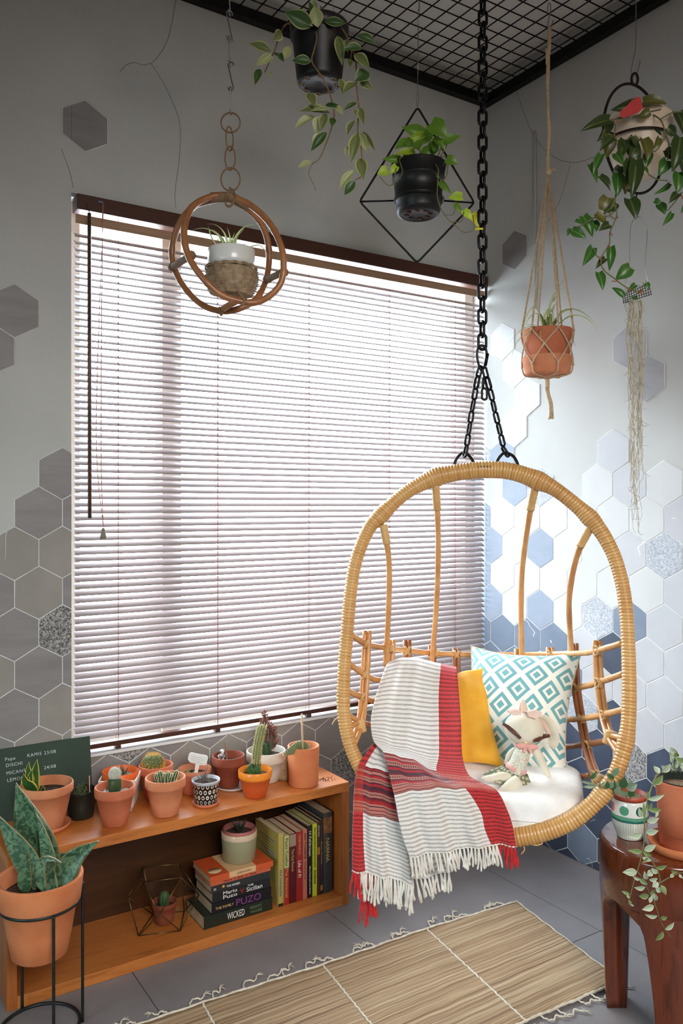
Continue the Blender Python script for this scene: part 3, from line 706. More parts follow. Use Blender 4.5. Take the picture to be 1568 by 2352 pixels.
g = G(); lathe(g, [(0, 0), (.030, 0), (.0345, .028), (.0375, .058), (.0395, .0585), (.0405, .0645), (.040, .067), (.038, .067), (.037, .056), (0, .056)], c2, 44); obj('pot', g, M_spot, t)
soil(t, c2, .036, M_soil, .058)
M_spk = leafmat('dark_spiky', (62, 66, 58), (110, 104, 96), .15)
for pts in ([(466, 1798), (456, 1786), (444, 1776)], [(466, 1798), (462, 1780), (456, 1772)], [(468, 1798), (470, 1776), (472, 1758)], [(470, 1798), (476, 1778), (484, 1764)], [(468, 1798), (474, 1770), (479, 1748)], [(466, 1800), (452, 1794), (438, 1782)], [(470, 1798), (482, 1788), (490, 1782)], [(468, 1798), (466, 1776), (463, 1766)]):
    strap(t, pts, M_spk, .0045, .2, d=2.335, fold=.5, solid=.001)
# i: dark terracotta with stick and small silver figure
c = base(521, 1815, .031)
t = thing('dark_terracotta_pot', 'dark stained terracotta pot with bare stick, between the spotted and white pots', 'potted plant', c, GRP)
M_gls = mat('clear_saucer', (226, 222, 218), rough=.1); saucer(t, c+RT*.012, .051, .007, M_gls, .002)
pot(t, c+UP*.0025, .050, .031, .094, M_t3, .005, .3); soil(t, c, .042, M_soil, .074)
g = G(); tube(g, cr([at(521, 1748, 2.49), at(519, 1726, 2.49), at(513, 1703, 2.49)], 5), [.003]*5+[.0025]*5+[.0015], 7); obj('stick', g, mat('bark_stick', (110, 84, 64), (150, 122, 98), 60, rough=.9), t)
M_sil = mat('silver_figure', (190, 184, 186), rough=.22, metal=.8); M_helm = mat('helmet_white', (228, 228, 230), rough=.2)
f0 = at(509, 1744, 2.478); t = thing('small_figurine', 'tiny silver spaceman sitting in the dark terracotta pot', 'figurine', f0)
g = G(); sphere(g, f0+UP*.010, (.0075, .0065, .010), 14, k=8); 
for sx_ in (-1, 1):
    tube(g, cr([f0+RT*sx_*.004+UP*.003, f0+RT*sx_*.006-FW*.009+UP*.004, f0+RT*sx_*.006-FW*.012-UP*.003], 4), .0028, 7); tube(g, cr([f0+RT*sx_*.006+UP*.015, f0+RT*sx_*.010-FW*.003+UP*.010, f0+RT*sx_*.006-FW*.008+UP*.007], 4), .0022, 7)
obj('body', g, M_sil, t); g = G(); sphere(g, f0+UP*.0235+RT*.001, .0072, 16, k=10); hl = obj('helmet', g, M_helm, t)
g = G(); sphere(g, f0+UP*.0235-FW*.004-RT*.0015, (.0046, .0036, .0042), 12, k=8); obj('visor', g, mat('visor_grey', (90, 96, 104), rough=.15), hl)
# j: orange plastic pot with column cactus
c = base(583, 1836, .031)
t = thing('orange_plastic_pot', 'orange plastic pot with a tall pale hairy column cactus leaning right', 'potted plant', c, GRP)
n = NT('orange_plastic'); z_ = n.xyz(n.coord())[2]; n.inp(n.b, 'Base Color', n.ramp(n.ma('MULTIPLY', z_, 12.0), [(.62, lin((196, 84, 38))), (.7, lin((236, 140, 44)))])); M_opl = n.done(rough=.3)
pot(t, c, .0495, .032, .078, M_opl, .003, .3, .002, .78); soil(t, c, .043, M_soil, .060)
P = [at(586, 1788, 2.41), at(589, 1768, 2.41), at(589, 1750, 2.41)]; g = G(); V = cr(P, 4); tube(g, V, .013, 14); obj('rootstock', g, M_cactd, t)
for pts, w_ in (([(584, 1782), (574, 1768), (578, 1752)], .022), ([(590, 1776), (592, 1764), (586, 1757)], .020)): strap(t, pts, M_cactd if False else leafmat('pad_green', (40, 78, 34), (70, 100, 50), .05) if 'pad_green' not in bpy.data.materials else bpy.data.materials['pad_green'], w_, .7, d=2.395, fold=.2, solid=.004)
P, _ = resample(cr([at(588, 1752, 2.405), at(590, 1730, 2.405), at(594, 1702, 2.405), at(603, 1664, 2.405)], 8), 26)
g = G(); T_, N_, B_ = frames(P); kk = 40; V = []
for q in range(26):
    r_ = .0122*min(1, .72+q*.06)*(1-max(0, (q-22)/3.2)**2*.75)
    for j in range(kk): an = 2*pi*j/kk; V.append(P[q]+r_*(1+.10*math.cos(10*an))*(math.cos(an)*N_[q]+math.sin(an)*B_[q]))
g.add(V, [(q*kk+j, q*kk+(j+1) % kk, (q+1)*kk+(j+1) % kk, (q+1)*kk+j) for q in range(25) for j in range(kk)]+[tuple(25*kk+j for j in range(kk))]); co = obj('column', g, M_cactl, t)
g = G()
for q in range(0, 26):
    for j in range(10):
        an = 2*pi*j/10; p = P[q]+.0133*(math.cos(an)*N_[q]+math.sin(an)*B_[q]); spines(g, p, .0001, 7, .0042, .0006, up=-1)
obj('spines', g, mat('spine_cream', (228, 212, 160), rough=.8), co, kind='stuff')
# k: white pot with reddish euphorbia
c = base(608, 1801, .038)
t = thing('white_pot_euphorbia', 'larger white ceramic pot with reddish leafy spurge on a dark green stem', 'potted plant', c, GRP)
pot(t, c, .061, .040, .094, M_cream, .005, .36, .005, .8); soil(t, c, .053, M_soil, .074)
M_euph = mat('euphorbia_stem', (70, 52, 46), (58, 78, 50), 70, rough=.6); M_red = leafmat('euphorbia_leaf', (120, 62, 56), (160, 92, 84), .2, mid2=(92, 78, 54))
def ridged(g, P, r, lobes=3, k=12):
    P = np.array(P); T_, N_, B_ = frames(P); V = []; n_ = len(P)
    for q in range(n_):
        for j in range(k): an = 2*pi*j/k; V.append(P[q]+r[q]*(1+.3*math.cos(lobes*an))*(math.cos(an)*N_[q]+math.sin(an)*B_[q]))
    g.add(V, [(q*k+j, q*k+(j+1) % k, (q+1)*k+(j+1) % k, (q+1)*k+j) for q in range(n_-1) for j in range(k)]+[tuple((n_-1)*k+j for j in range(k))])
g = G(); P = cr([at(612, 1742, 2.56), at(612, 1722, 2.56), at(611, 1705, 2.56)], 5); ridged(g, P, [.013]*len(P)); obj('stem', g, M_cactd, t)
for br in ([(611, 1712), (612, 1690), (609, 1660), (607, 1640)], [(613, 1712), (620, 1700), (622, 1680), (618, 1664)], [(613, 1716), (624, 1712), (630, 1695), (629, 1674)], [(610, 1710), (603, 1695), (600, 1676), (603, 1656)], [(615, 1718), (628, 1716), (634, 1704)]):
    P, _ = resample(cr([at(x, y, 2.56) for x, y in br], 6), 14); g = G(); ridged(g, P, [.0055*(1-.4*q/13) for q in range(14)]); bo = obj('branch', g, M_euph, t)
    for q in range(2, 14):
        for s_ in (0, 1, 2):
            a = q*1.9+s_*2.1; d = RT*math.cos(a)+FW*math.sin(a)+UP*rnd.uniform(.5, 1.3); d /= np.linalg.norm(d); g = G(); ribbon(g, [P[q]+d*.003, P[q]+d*.009, P[q]+d*.016], lens(.007, .6), -FW+UP*.4, .3, nx=2); obj('leaf', g, M_red, bo)
# l: tall cylinder pot with prickly pear
c = base(695, 1812, .045)
t = thing('cylinder_pot', 'straight terracotta cylinder pot with prickly pear and upright wooden stick', 'potted plant', c, GRP)
pot(t, c, .049, .0455, .119, M_t4, 0, .2, .006, .88); soil(t, c, .042, M_soil, .100)
g = G(); Pp = [at(706, 1726, 2.475), at(690, 1714, 2.47), at(672, 1722, 2.455), at(651, 1734, 2.44)]; P, _ = resample(cr(Pp, 6), 14)
T_, N_, B_ = frames(P, up0=-FW); V = []; kk = 20
for q in range(14):
    wv = .0175*(math.sin(pi*min(1, .12+.88*q/13)**.8)**.6+.05); 
    for j in range(kk): an = 2*pi*j/kk; V.append(P[q]+.0055*math.cos(an)*N_[q]*(wv/.018)+wv*math.sin(an)*B_[q])
g.add(V, [(q*kk+j, q*kk+(j+1) % kk, (q+1)*kk+(j+1) % kk, (q+1)*kk+j) for q in range(13) for j in range(kk)]+[tuple(13*kk+j for j in range(kk)), tuple(reversed(range(kk)))]); pd = obj('pad', g, mat('pear_green', (90, 106, 66), (116, 130, 88), 60, rough=.7, bump=.3, bscale=200), t)
g = G()
for q in range(14):
    for j in range(kk): spines(g, V[q*kk+j], .0001, 4, .0034, .0003, up=-1)
obj('spines', g, M_gspine, pd, kind='stuff')
g = G(); tube(g, [at(695, 1730, 2.46), at(693, 1640, 2.46)], .0032, 8); obj('stick', g, mat('pale_stick', (206, 184, 152), (190, 166, 132), 20, rough=.7), t)
# m: woven little pot behind
c = base(656, 1797, .022); c = c+FW*.012
t = thing('woven_pot', 'small woven straw pot half hidden behind the cylinder pot', 'pot', c, GRP)
g = G(); pr = [(0, 0), (.024, 0)]+[(.026+.004*i/12+(.0012 if i % 2 else 0), .004+.0052*i) for i in range(13)]+[(.027, .066), (.025, .05), (0, .05)]
lathe(g, pr, c-RT*.006, 40, rf=lambda a, z, u: 1+.03*math.cos(20*a+pi*int(u*20))); obj('pot', g, mat('straw', (146, 120, 88), (180, 154, 118), 60, rough=.9), t)
g = G(); 
for i in range(90):
    p = at_z(744+rnd.gauss(0, 11), 1790+rnd.gauss(0, 2.6), ZT)
    if p[0] < CX1-.004 and p[1] > CY0+.004: sphere(g, p+UP*.0004, rnd.uniform(.0004, .0015), 5, k=4)
tag(obj('soil_crumbs', g, M_soil), 'spilled dark soil crumbs on the right end of the bookcase', 'soil', None, 'stuff')
# ------------------------------------------------------------------ books
BG = 'paperbacks standing at the right end of the bookcase'
M_pages = mat('book_pages', (206, 190, 158), (188, 170, 136), 30, stretch=(60, 60, 1), rough=.9)
M_pagesh = mat('book_pages_flat', (196, 180, 148), (178, 160, 128), 30, stretch=(1, 1, 60), rough=.9)
M_wlet = mat('white_lettering', (232, 230, 224), rough=.5); M_blet = mat('black_lettering', (24, 22, 22), rough=.5); M_glet = mat('gold_lettering', (196, 168, 104), rough=.4)
M_plum = mat('purple_lettering', (128, 60, 128), rough=.5); M_grlet = mat('green_lettering', (96, 120, 84), rough=.5); M_blue = mat('blue_lettering', (60, 100, 150), rough=.5)
def cover(name, c, r=.35): return mat(name, c, rough=r, coat=.15)
SY = -.235
def standing(px0, px1, pytop, cov, cov2, name, label, words, split=None, depth=.15, extra=None):
    x0, x1 = at_y(px0, 2000, SY)[0], at_y(px1, 2000, SY)[0]-.0006; h = at_y((px0+px1)/2, pytop, SY)[2]-.031; z0 = .0308
    t = thing('book', label, 'book', ((x0+x1)/2, SY, z0), BG); th = .0006
    g = G(); box(g, (x0, SY, z0), (x1, SY+th, z0+h)); box(g, (x0, SY+th, z0), (x0+th, SY+depth, z0+h)); box(g, (x1-th, SY+th, z0), (x1, SY+depth, z0+h)); obj('cover', g, cov, t, smooth=False)
    if split:
        g = G(); box(g, (x0+.0001, SY-.0003, z0+h*split[0]), (x1-.0001, SY, z0+h*split[1])); obj('spine_band', g, cov2, t, smooth=False)
    g = G(); box(g, (x0+th, SY+.001, z0+.0015), (x1-th, SY+depth-.002, z0+h-.0015)); obj('pages', g, M_pages, t, smooth=False)
    w_ = x1-x0
    for txt, m_, a, b, k in words:      # spine text reads downwards from a to b (fractions from top)
        letter(txt, w_*k, m_, t, (x0+w_*(.5-.33*k), SY-.0008, z0+h*(1-a)), (0, 0, -1), (1, 0, 0), width=h*(b-a))
    return t, x0, x1, z0, h
t, x0, x1, z0, h = standing(639, 651, 1914, cover('cover_tan', (176, 158, 84)), cover('c_', (40, 36, 30)), 'b', 'thick yellow paperback with pages and back cover text, next to the lying stack', [('jhumpa lahiri', M_glet, .1, .42, .6), ('the namesake', M_blue, .5, .86, .7)], (.0, .04))
for i in range(14):
    g = G(); yy = SY+.02+.001*(i % 3); box(g, (x0-.0004, yy, z0+h*.85-i*.009), (x0, SY+.125-.02*((i*7) % 3), z0+h*.85-i*.009+.0022)); obj('blurb_line', g, M_blue if i in (0, 4, 5) else M_grlet, t, smooth=False)
standing(652.5, 664, 1919, cover('cover_lime_pale', (178, 186, 120)), cover('cover_red', (168, 40, 28)), 'b', 'slim paperback, pale green spine above and red below', [('Paulo Coelho', mat('brown_lettering', (96, 50, 30)), .04, .44, .8), ('The Alchemist', M_glet, .47, .9, .8)], (0, .53))
standing(664.5, 680, 1915, cover('cover_maroon', (84, 18, 26)), cover('photo_cream', (150, 132, 110)), 'b', 'dark maroon paperback with a small photo strip at the top of its spine', [('The Kite Runner', M_glet, .22, .55, .55)], (.82, .99))
standing(680.5, 695, 1910, cover('cover_crimson', (156, 36, 36)), cover('c_', (1, 1, 1)), 'b', 'crimson paperback with white handwritten title, between maroon and salmon books', [('YANN MARTEL', M_glet, .03, .34, .5), ('Life of Pi', M_wlet, .42, .66, .75)])
standing(695.5, 705.5, 1905, cover('cover_salmon', (196, 112, 90)), cover('c_', (1, 1, 1)), 'b', 'salmon pink slim paperback left of the black one', [('GEAL TUNKERTIE', M_blet, .05, .42, .6), ('TOHARAKATAR', mat('rust_lettering', (140, 60, 44)), .46, .72, .6)])
standing(706.5, 717, 1896, cover('cover_black', (18, 18, 20)), cover('c_', (1, 1, 1)), 'b', 'black paperback with white title left of the lime green one', [('H Fahlirman', M_wlet, .08, .42, .8), ('About Rules and Love Stories', M_wlet, .56, .95, .45)])
standing(717.5, 728, 1892, cover('cover_lime', (196, 208, 40)), cover('c_', (1, 1, 1)), 'b', 'bright lime green paperback', [('SEPERTI DENDAM RINDU HARUS DIBAYAR TUNTAS', M_blet, .05, .6, .5), ('EKA KURNIAWAN', M_blet, .64, .83, .6)])
standing(728.5, 735, 1887, cover('cover_plum', (74, 36, 44)), cover('cover_ochre', (170, 120, 60)), 'b', 'very thin plum paperback right of the lime green one', [('SENO', M_wlet, .05, .2, .6)], (.55, .65))
standing(735.5, 741, 1882, cover('cover_brown', (52, 36, 28)), cover('cover_ochre', (170, 120, 60)), 'b', 'very thin dark brown paperback beside the thick slate one', [('Bumi Manusia', M_glet, .3, .6, .7)], (.05, .12))
t, x0, x1, z0, h = standing(742, 762.5, 1866, cover('cover_slate', (56, 60, 64), .15), mat('photo_gold', (150, 104, 60), (96, 70, 48), 60), 'b', 'thickest slate book in clear wrap at the right end of the row', [('NARNIA', M_glet, .32, .62, .62), ('The Chronicles of', M_glet, .36, .58, .22)], (.74, .94))
# lying stack
SG = 'books lying in a stack beside the standing ones'
def lying(z, th_, x0, x1, ya, yb, cov, label, texts, page='L'):
    x0 -= .026; x1 -= .026; ya -= .022; yb -= .022
    t = thing('book', label, 'book', ((x0+x1)/2, ya, z), SG); c_ = .0006
    g = G(); box(g, (x0, ya, z), (x1, ya+c_, z+th_)); box(g, (x0, ya+c_, z), (x1, yb, z+c_)); box(g, (x0, ya+c_, z+th_-c_), (x1, yb, z+th_)); obj('cover', g, cov, t, smooth=False)
    g = G(); box(g, (x0+.0015, ya+.001, z+c_), (x1-.0015, yb-.002, z+th_-c_)); obj('pages', g, M_pagesh, t, smooth=False)
    for txt, m_, a, b, k, zo in texts: letter(txt, th_*k, m_, t, (x0+(x1-x0)*a, ya-.0004, z+th_*zo), (1, 0, 0), (0, 0, 1), width=(x1-x0)*(b-a), bold=.0001)
    return t
z = .0306; e = .0003
lying(z, .036, -1.268, -1.049, -.214, -.085, cover('cover_dkgreen', (28, 40, 32)), 'thick dark green novel at the bottom of the lying stack', [('WICKED', M_wlet, .33, .58, .75, .25), ('GREGORY', M_grlet, .66, .84, .3, .55), ('MAGUIRE', M_grlet, .67, .84, .3, .2)]); z += .036+e
lying(z, .030, -1.243, -1.052, -.212, -.088, cover('cover_nearblack', (20, 18, 24)), 'black novel with purple author name, second from the bottom of the stack', [('THE FAMILY', M_glet, .06, .36, .35, .3), ('PUZO', M_plum, .40, .82, .95, .12)]); z += .030+e
t = lying(z, .0285, -1.240, -1.055, -.210, -.09, cover('cover_charcoal', (34, 32, 36)), 'charcoal novel with bold white title, third from the bottom of the stack', [('Mario', M_wlet, .18, .42, .5, .52), ('Puzo', M_wlet, .18, .42, .5, .1), ('THE', M_wlet, .6, .7, .28, .68), ('Sicilian', M_wlet, .58, .86, .62, .18), ('V', mat('red_lettering', (190, 40, 40)), .47, .54, .7, .2)]); z += .0285+e
lying(z, .020, -1.244, -1.056, -.211, -.09, cover('cover_graphite', (46, 48, 50)), 'dark grey book with a yellow dot below the two orange books', [('THE AENEID', M_wlet, .25, .48, .4, .3), ('o', M_wlet, .04, .08, .7, .3)])
g = G(); lathe(g, [(0, 0), (.004, 0), (.004, .0006), (0, .0006)], np.array([-1.232, -.2325, z+.011]), 16, tilt=rot_to((0, -1, 0))); obj('sun_dot', g, mat('dot_yellow', (226, 170, 60)), bpy.data.objects[t.name] if False else [o_ for o_ in bpy.data.objects if o_.name.startswith('book') and o_.parent is None][-1]); z += .020+e
lying(z, .0125, -1.246, -1.054, -.212, -.095, cover('cover_orange_thin', (196, 96, 66)), 'thin orange paperback just below the top book', [('Thirst  o  Jack  o  Turn', M_blet, .2, .75, .5, .3)]); z += .0125+e
t = lying(z, .0165, -1.250, -1.048, -.216, -.09, cover('cover_orange', (200, 84, 40), .5), 'orange and cream classic paperback on top of the lying stack', [('JOSEPH ROTH', M_blet, .42, .64, .5, .3)])
g = G(); box(g, (-1.216, -.2386, z+.0002), (-1.131, -.1125, z+.0169)); obj('cream_band', g, cover('cream_paper', (216, 176, 130), .5), t, smooth=False)
g = G(); lathe(g, [(0, .0169), (.0165, .0169), (.0165, .0174), (0, .0174)], np.array([-1.248, -.207, z]), 26, sx=1.25); obj('round_sticker', g, cover('sticker', (206, 176, 136), .6), t)
ZS = z+.0176
# two-tone pot on the stack
c = at(549, 1968, 2.44); c[2] = ZS
t = thing('two_tone_pot', 'cream and sage glazed pot standing on the lying book stack', 'pot', c)
n = NT('two_tone'); zz = n.ma('ADD', n.xyz(n.coord())[2], n.ma('MULTIPLY', n.noise(n.coord(), 12, 2), .012)); n.inp(n.b, 'Base Color', n.ramp(n.ma('MULTIPLY', zz, 10), [(.70, lin((146, 144, 112))), (.74, lin((208, 184, 156)))])); M_two = n.done(rough=.25, coat=.4)
pot(t, c, .0535, .050, .083, M_two, 0, .2, .005, .5)
c2 = c+UP*.036; t = thing('pink_inner_pot', 'pink plastic pot with dark spiky aloe inside the cream and sage pot', 'potted plant', c2)
pot(t, c2, .049, .038, .056, mat('pink_plastic', (168, 100, 92), rough=.45), .003, .3, .002, .8); soil(t, c2, .043, M_soil, .040)
M_aloe = leafmat('aloe_dark', (34, 44, 34), (50, 60, 46), .05)
for i in range(14):
    a = i*2.4; d = np.array([math.cos(a)*.7, math.sin(a)*.7, 1.0]); L = .036+.008*rnd.random(); o_ = c2+UP*.040
    g = G(); ribbon(g, cr([o_, o_+d*L*.5-UP*.001, o_+d*L*.8+UP*.006], 4), lens(.008, .3), (math.cos(a), math.sin(a), .2), .4); obj('leaf', g, M_aloe, t, solid=.001)

# ------------------------------------------------------------------ glass terrarium in the bookcase
M_brass = mat('dark_brass', (110, 92, 60), rough=.3, metal=.8)
A_, B_, C_ = at(326.6, 2026, 2.24), at(415.8, 2016, 2.25), at(367.4, 2100, 2.20)
D_, E_, F_ = at(328.5, 1992, 2.38), at(412.7, 1984, 2.39), at(457, 2055, 2.36); I_ = at(294, 2061, 2.27)
G_, H_ = at_z(318, 2149, .0325), at_z(414, 2138, .0325); J_, K_ = G_+FW*.12+RT*.012, H_+FW*.11-RT*.01
for q in (A_, B_, C_): q[1] = max(q[1], CY0+.006)
cc = (G_+H_+J_+K_)/4
t = thing('glass_terrarium', 'faceted glass terrarium with metal edges inside the bookcase', 'terrarium', (cc[0], cc[1], .031))
E_list = [(A_, B_), (A_, C_), (B_, C_), (A_, D_), (B_, E_), (D_, E_), (D_, I_), (E_, F_), (A_, I_), (B_, F_), (I_, G_), (C_, G_), (C_, H_), (F_, H_), (G_, H_), (F_, K_), (I_, J_), (J_, K_), (G_, J_), (H_, K_), (D_, J_), (E_, K_)]
for a, b in E_list:
    g = G(); tube(g, [a, b], .0016, 6); obj('edge_bar', g, M_brass, t)
for f in ((A_, B_, C_), (A_, D_, E_, B_), (A_, I_, D_), (B_, E_, F_), (C_, H_, G_), (B_, F_, H_, C_), (A_, C_, G_, I_), (D_, E_, K_, J_)):
    g = G(); g.add(f, [tuple(range(len(f)))]); obj('pane', g, M_glass, t, smooth=False)
c = (G_+H_)/2+FW*.062; c[2] = .0335
t = thing('potted_cactus', 'small green cactus in a terracotta pot inside the glass terrarium', 'potted plant', c)
pot(t, c, .036, .026, .060, M_t3, .003, .25, .004, .85); soil(t, c, .030, M_soil, .045)
g = G(); lathe(g, [(.006, .04), (.013, .048), (.015, .065), (.012, .08), (.006, .087), (0, .088)], c, 40, rf=lambda a, z, u: 1+.1*math.cos(9*a)); cb = obj('cactus', g, M_cact, t)

# ------------------------------------------------------------------ plant stand with snake plant
PS = np.array([-1.772, -.384, 0]); rs = .090
M_iron = mat('stand_iron', (40, 44, 42), (52, 56, 54), 30, rough=.4, metal=.5)
t = thing('plant_stand', 'dark metal ring plant stand on the floor in front of the bookcase', 'plant stand', PS)
ang = [math.radians(a) for a in (196, 135, 308, 14)]      # around the camera's right axis
def cdir(a): return RT*math.cos(a)+FW*math.sin(a)
for nm_, z_ in (('base_ring', .0045), ('top_ring', .300)):
    g = G(); tube(g, [PS+cdir(i*2*pi/48)*rs+UP*z_ for i in range(48)], .0042, 8, closed=True); obj(nm_, g, M_iron, t)
for a, ht in zip(ang, (.300, .300, .300, .330)):
    p = PS+cdir(a)*(rs+.006); q = PS+cdir(a)*(rs-.0005)
    g = G(); tube(g, cr([p+UP*.0005, p+UP*.15, p+UP*(ht-.012), p+UP*(ht-.002), q+UP*(ht)], 5), .0036, 8); obj('leg', g, M_iron, t)
c = PS+UP*.176
t = thing('large_snake_plant', 'broad mottled snake plant in terracotta pot held by the ring stand', 'potted plant', c)
g = G(); lathe(g, [(0, 0), (.058, 0), (.064, .005), (.074, .06), (.0835, .118), (.090, .1245), (.0935, .130), (.0985, .182), (.0975, .1855), (.091, .1855), (.088, .182), (.084, .140), (0, .140)], c, 64); obj('pot', g, M_t4, t)
soil(t, c, .084, M_soil, .146)
M_sans = leafmat('sansevieria', (44, 74, 50), (126, 108, 64), .022, spots=(92, 124, 92), sc=16, rough=.4); M_sansl = leafmat('sansevieria_pale', (98, 128, 100), (150, 130, 88), .022, spots=(60, 92, 70), sc=16, rough=.4)
for pts, w_, m_, d0, dd in (([(98, 2040), (92, 1960), (66, 1880), (36, 1798)], .105, M_sans, 1.95, .0), ([(84, 2040), (66, 1980), (28, 1920), (-10, 1868)], .062, M_sansl, 1.93, -.02),
        ([(112, 2040), (112, 1970), (98, 1910), (84, 1870)], .036, M_sansl, 1.93, -.02), ([(60, 2052), (58, 2020), (62, 1980), (68, 1954)], .034, M_sans, 1.88, -.01),
        ([(118, 2050), (146, 2010), (176, 1966), (228, 1931)], .058, M_sans, 1.92, .02), ([(128, 2030), (130, 1990), (136, 1970), (152, 1958)], .042, M_sans, 1.98, .0),
        ([(104, 2050), (92, 2010), (100, 1975), (122, 1974), (142, 1982)], .026, M_sansl, 1.89, -.01), ([(106, 2050), (98, 2000), (97, 1950)], .034, M_sans, 1.95, 0), ([(78, 2045), (86, 1995), (68, 1955)], .022, M_sansl, 1.92, 0), ([(112, 2050), (116, 2015), (124, 1990)], .044, M_sansl, 1.915, 0)):
    strap(t, pts, m_, w_, .62, d=d0, dd=dd, fold=.28, solid=.003, n=16, nx=6)
# ------------------------------------------------------------------ hanging rattan egg chair
def dr(px, py): return 2.13+.10*((1110-px)/330)+.12*((1500-py)/420)
TH = math.radians(15.5); TV = RT*math.cos(TH)-FW*math.sin(TH); BV = FW*math.cos(TH)+RT*math.sin(TH)
def ch(px, py, t=0.0): return at(px, py, dr(px if t == 0 else 1110+(px-1110)*(1-.35*t), py)+.42*t)
def rattan(name, cols, sc=14, rough=.38, groove=None, coat=.25):
    n = NT(name); f = n.noise(n.coord('Object'), sc, 5, .6)
    st = [(.25+.5*i/(len(cols)-1), lin(c)) for i, c in enumerate(cols)]; c = n.ramp(f, st)
    if groove:
        u, v = n.uv(); tri = n.ma('ABSOLUTE', n.ma('SUBTRACT', n.ma('FRACT', n.ma('MULTIPLY', v, groove)), .5))
        c = n.mix(n.ramp(tri, [(.36, (0, 0, 0, 1)), (.49, (1, 1, 1, 1))]), c, lin((112, 68, 28)))
        c2 = n.ramp(n.noise(n.coord('UV', (.01, groove*.9, 1)), 1, 1), [(.3, lin((176, 128, 70))), (.7, lin((232, 196, 138)))]); c = n.mix(.35, c, c2)
    n.inp(n.b, 'Base Color', c); return n.done(rough=rough, coat=coat)
NW = 330
M_wrap = rattan('rattan_wrap', [(188, 122, 54), (214, 156, 80), (230, 184, 118)], 9, groove=NW)
M_cane = rattan('rattan_cane', [(176, 112, 58), (206, 148, 88), (222, 172, 112)], 12)
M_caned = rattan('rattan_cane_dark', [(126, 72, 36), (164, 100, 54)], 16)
M_lash = rattan('cane_lashing', [(198, 150, 88), (224, 184, 124)], 40)
M_node = rattan('cane_node', [(120, 74, 40), (150, 98, 56)], 50)
CH = thing('hanging_egg_chair', 'oval rattan swing chair with open cane back, hanging on black chain', 'swing chair', ch(1110, 1925, .3))
ctl = [(1113, 1079, 19), (1173, 1083, 19), (1235, 1104, 19), (1288, 1133, 16), (1361, 1197, 17), (1403, 1262, 15.5), (1426, 1331, 15), (1437, 1400, 15), (1442, 1482, 15), (1444, 1551, 15.5), (1444, 1626, 16),
       (1440, 1682, 16), (1430, 1730, 16.5), (1409, 1786, 17), (1370, 1838, 18), (1316, 1882, 20), (1250, 1909, 21), (1180, 1923, 21), (1105, 1927, 20), (1020, 1914, 19), (930, 1876, 17), (870, 1827, 16), (835, 1777, 15.5), (812, 1733, 15), (798, 1690, 15),
       (790, 1645, 15), (788, 1593, 15), (791, 1521, 14.5), (796, 1463, 14.5), (804, 1367, 14.5), (818, 1285, 14.5), (846, 1216, 15), (872, 1186, 16.5), (930, 1133, 15.5), (990, 1100, 19), (1045, 1086, 19)]
C4 = np.array([list(ch(x, y))+[r*S(dr(x, y))] for x, y, r in ctl])
P4, Ltot = resample(cr(C4, 14, True), NW*6, True)
rr = P4[:, 3]*(1+.075*np.abs(np.sin(pi*np.arange(NW*6)/6)))
for bx, by in ((1001, 1097), (1235, 1104), (878, 1182), (1352, 1190), (1440, 1700), (1385, 1822)):
    d_ = np.linalg.norm(P4[:, :3]-ch(bx, by), axis=1); rr *= 1+.17*np.exp(-(d_/.022)**2)
g = G(); tube(g, P4[:, :3], rr, 14, closed=True, up0=BV)
obj('ring_frame', g, M_wrap, CH)
def cane(pts, r, name='cane', m=None, nodes=3, n_=26, parent=None, raw=None):
    P = np.array(raw) if raw is not None else np.array([ch(*q) for q in pts]); P, L = resample(cr(P, 8), n_)
    R_ = np.full(n_, r)+.0
    for k_ in range(nodes):
        c_ = (k_+.6)/(nodes+.2)*(n_-1); R_ *= 1+.16*np.exp(-((np.arange(n_)-c_)/.55)**2)
    g = G(); tube(g, P, R_, 10); o = obj(name, g, m or M_cane, parent or CH); return P
def lash(p, ax, r=.012, n_=2):
    """wrapping around a crossing"""
    g = G(); ax = np.array(ax); ax /= np.linalg.norm(ax); v = -FW
    for i in range(n_):
        s = (i-(n_-1)/2)*.004
        for sg in (-1, 1):
            d = ax+sg*.55*np.cross(ax, v); d /= np.linalg.norm(d); e = np.cross(d, v)
            tube(g, [p+ax*s+e*r*math.cos(a)*1.25+(v*math.sin(a))*r*.95 for a in np.linspace(0, 2*pi, 16, endpoint=False)], .0017, 5, closed=True)
    obj('lashing', g, M_lash, CH)
tall = [[(880, 1205, 0), (893, 1290, .1), (892, 1400, .33), (885, 1530, .5)], [(1000, 1110, 0), (1006, 1230, .25), (1003, 1370, .6), (990, 1540, .88)],
        [(1230, 1112, 0), (1212, 1205, .22), (1197, 1340, .6), (1198, 1540, .93)], [(1357, 1208, 0), (1326, 1272, .13), (1308, 1360, .35), (1308, 1440, .58), (1318, 1560, .72)]]
for q in tall:
    P = cane(q, .0078, 'tall_post', nodes=4)
    g = G(); tube(g, [P[0]+(P[1]-P[0])*t_*3.2 for t_ in np.linspace(0, 1, 14)], [.0105+.0012*(i % 2) for i in range(14)], 10); obj('post_binding', g, M_lash, CH)
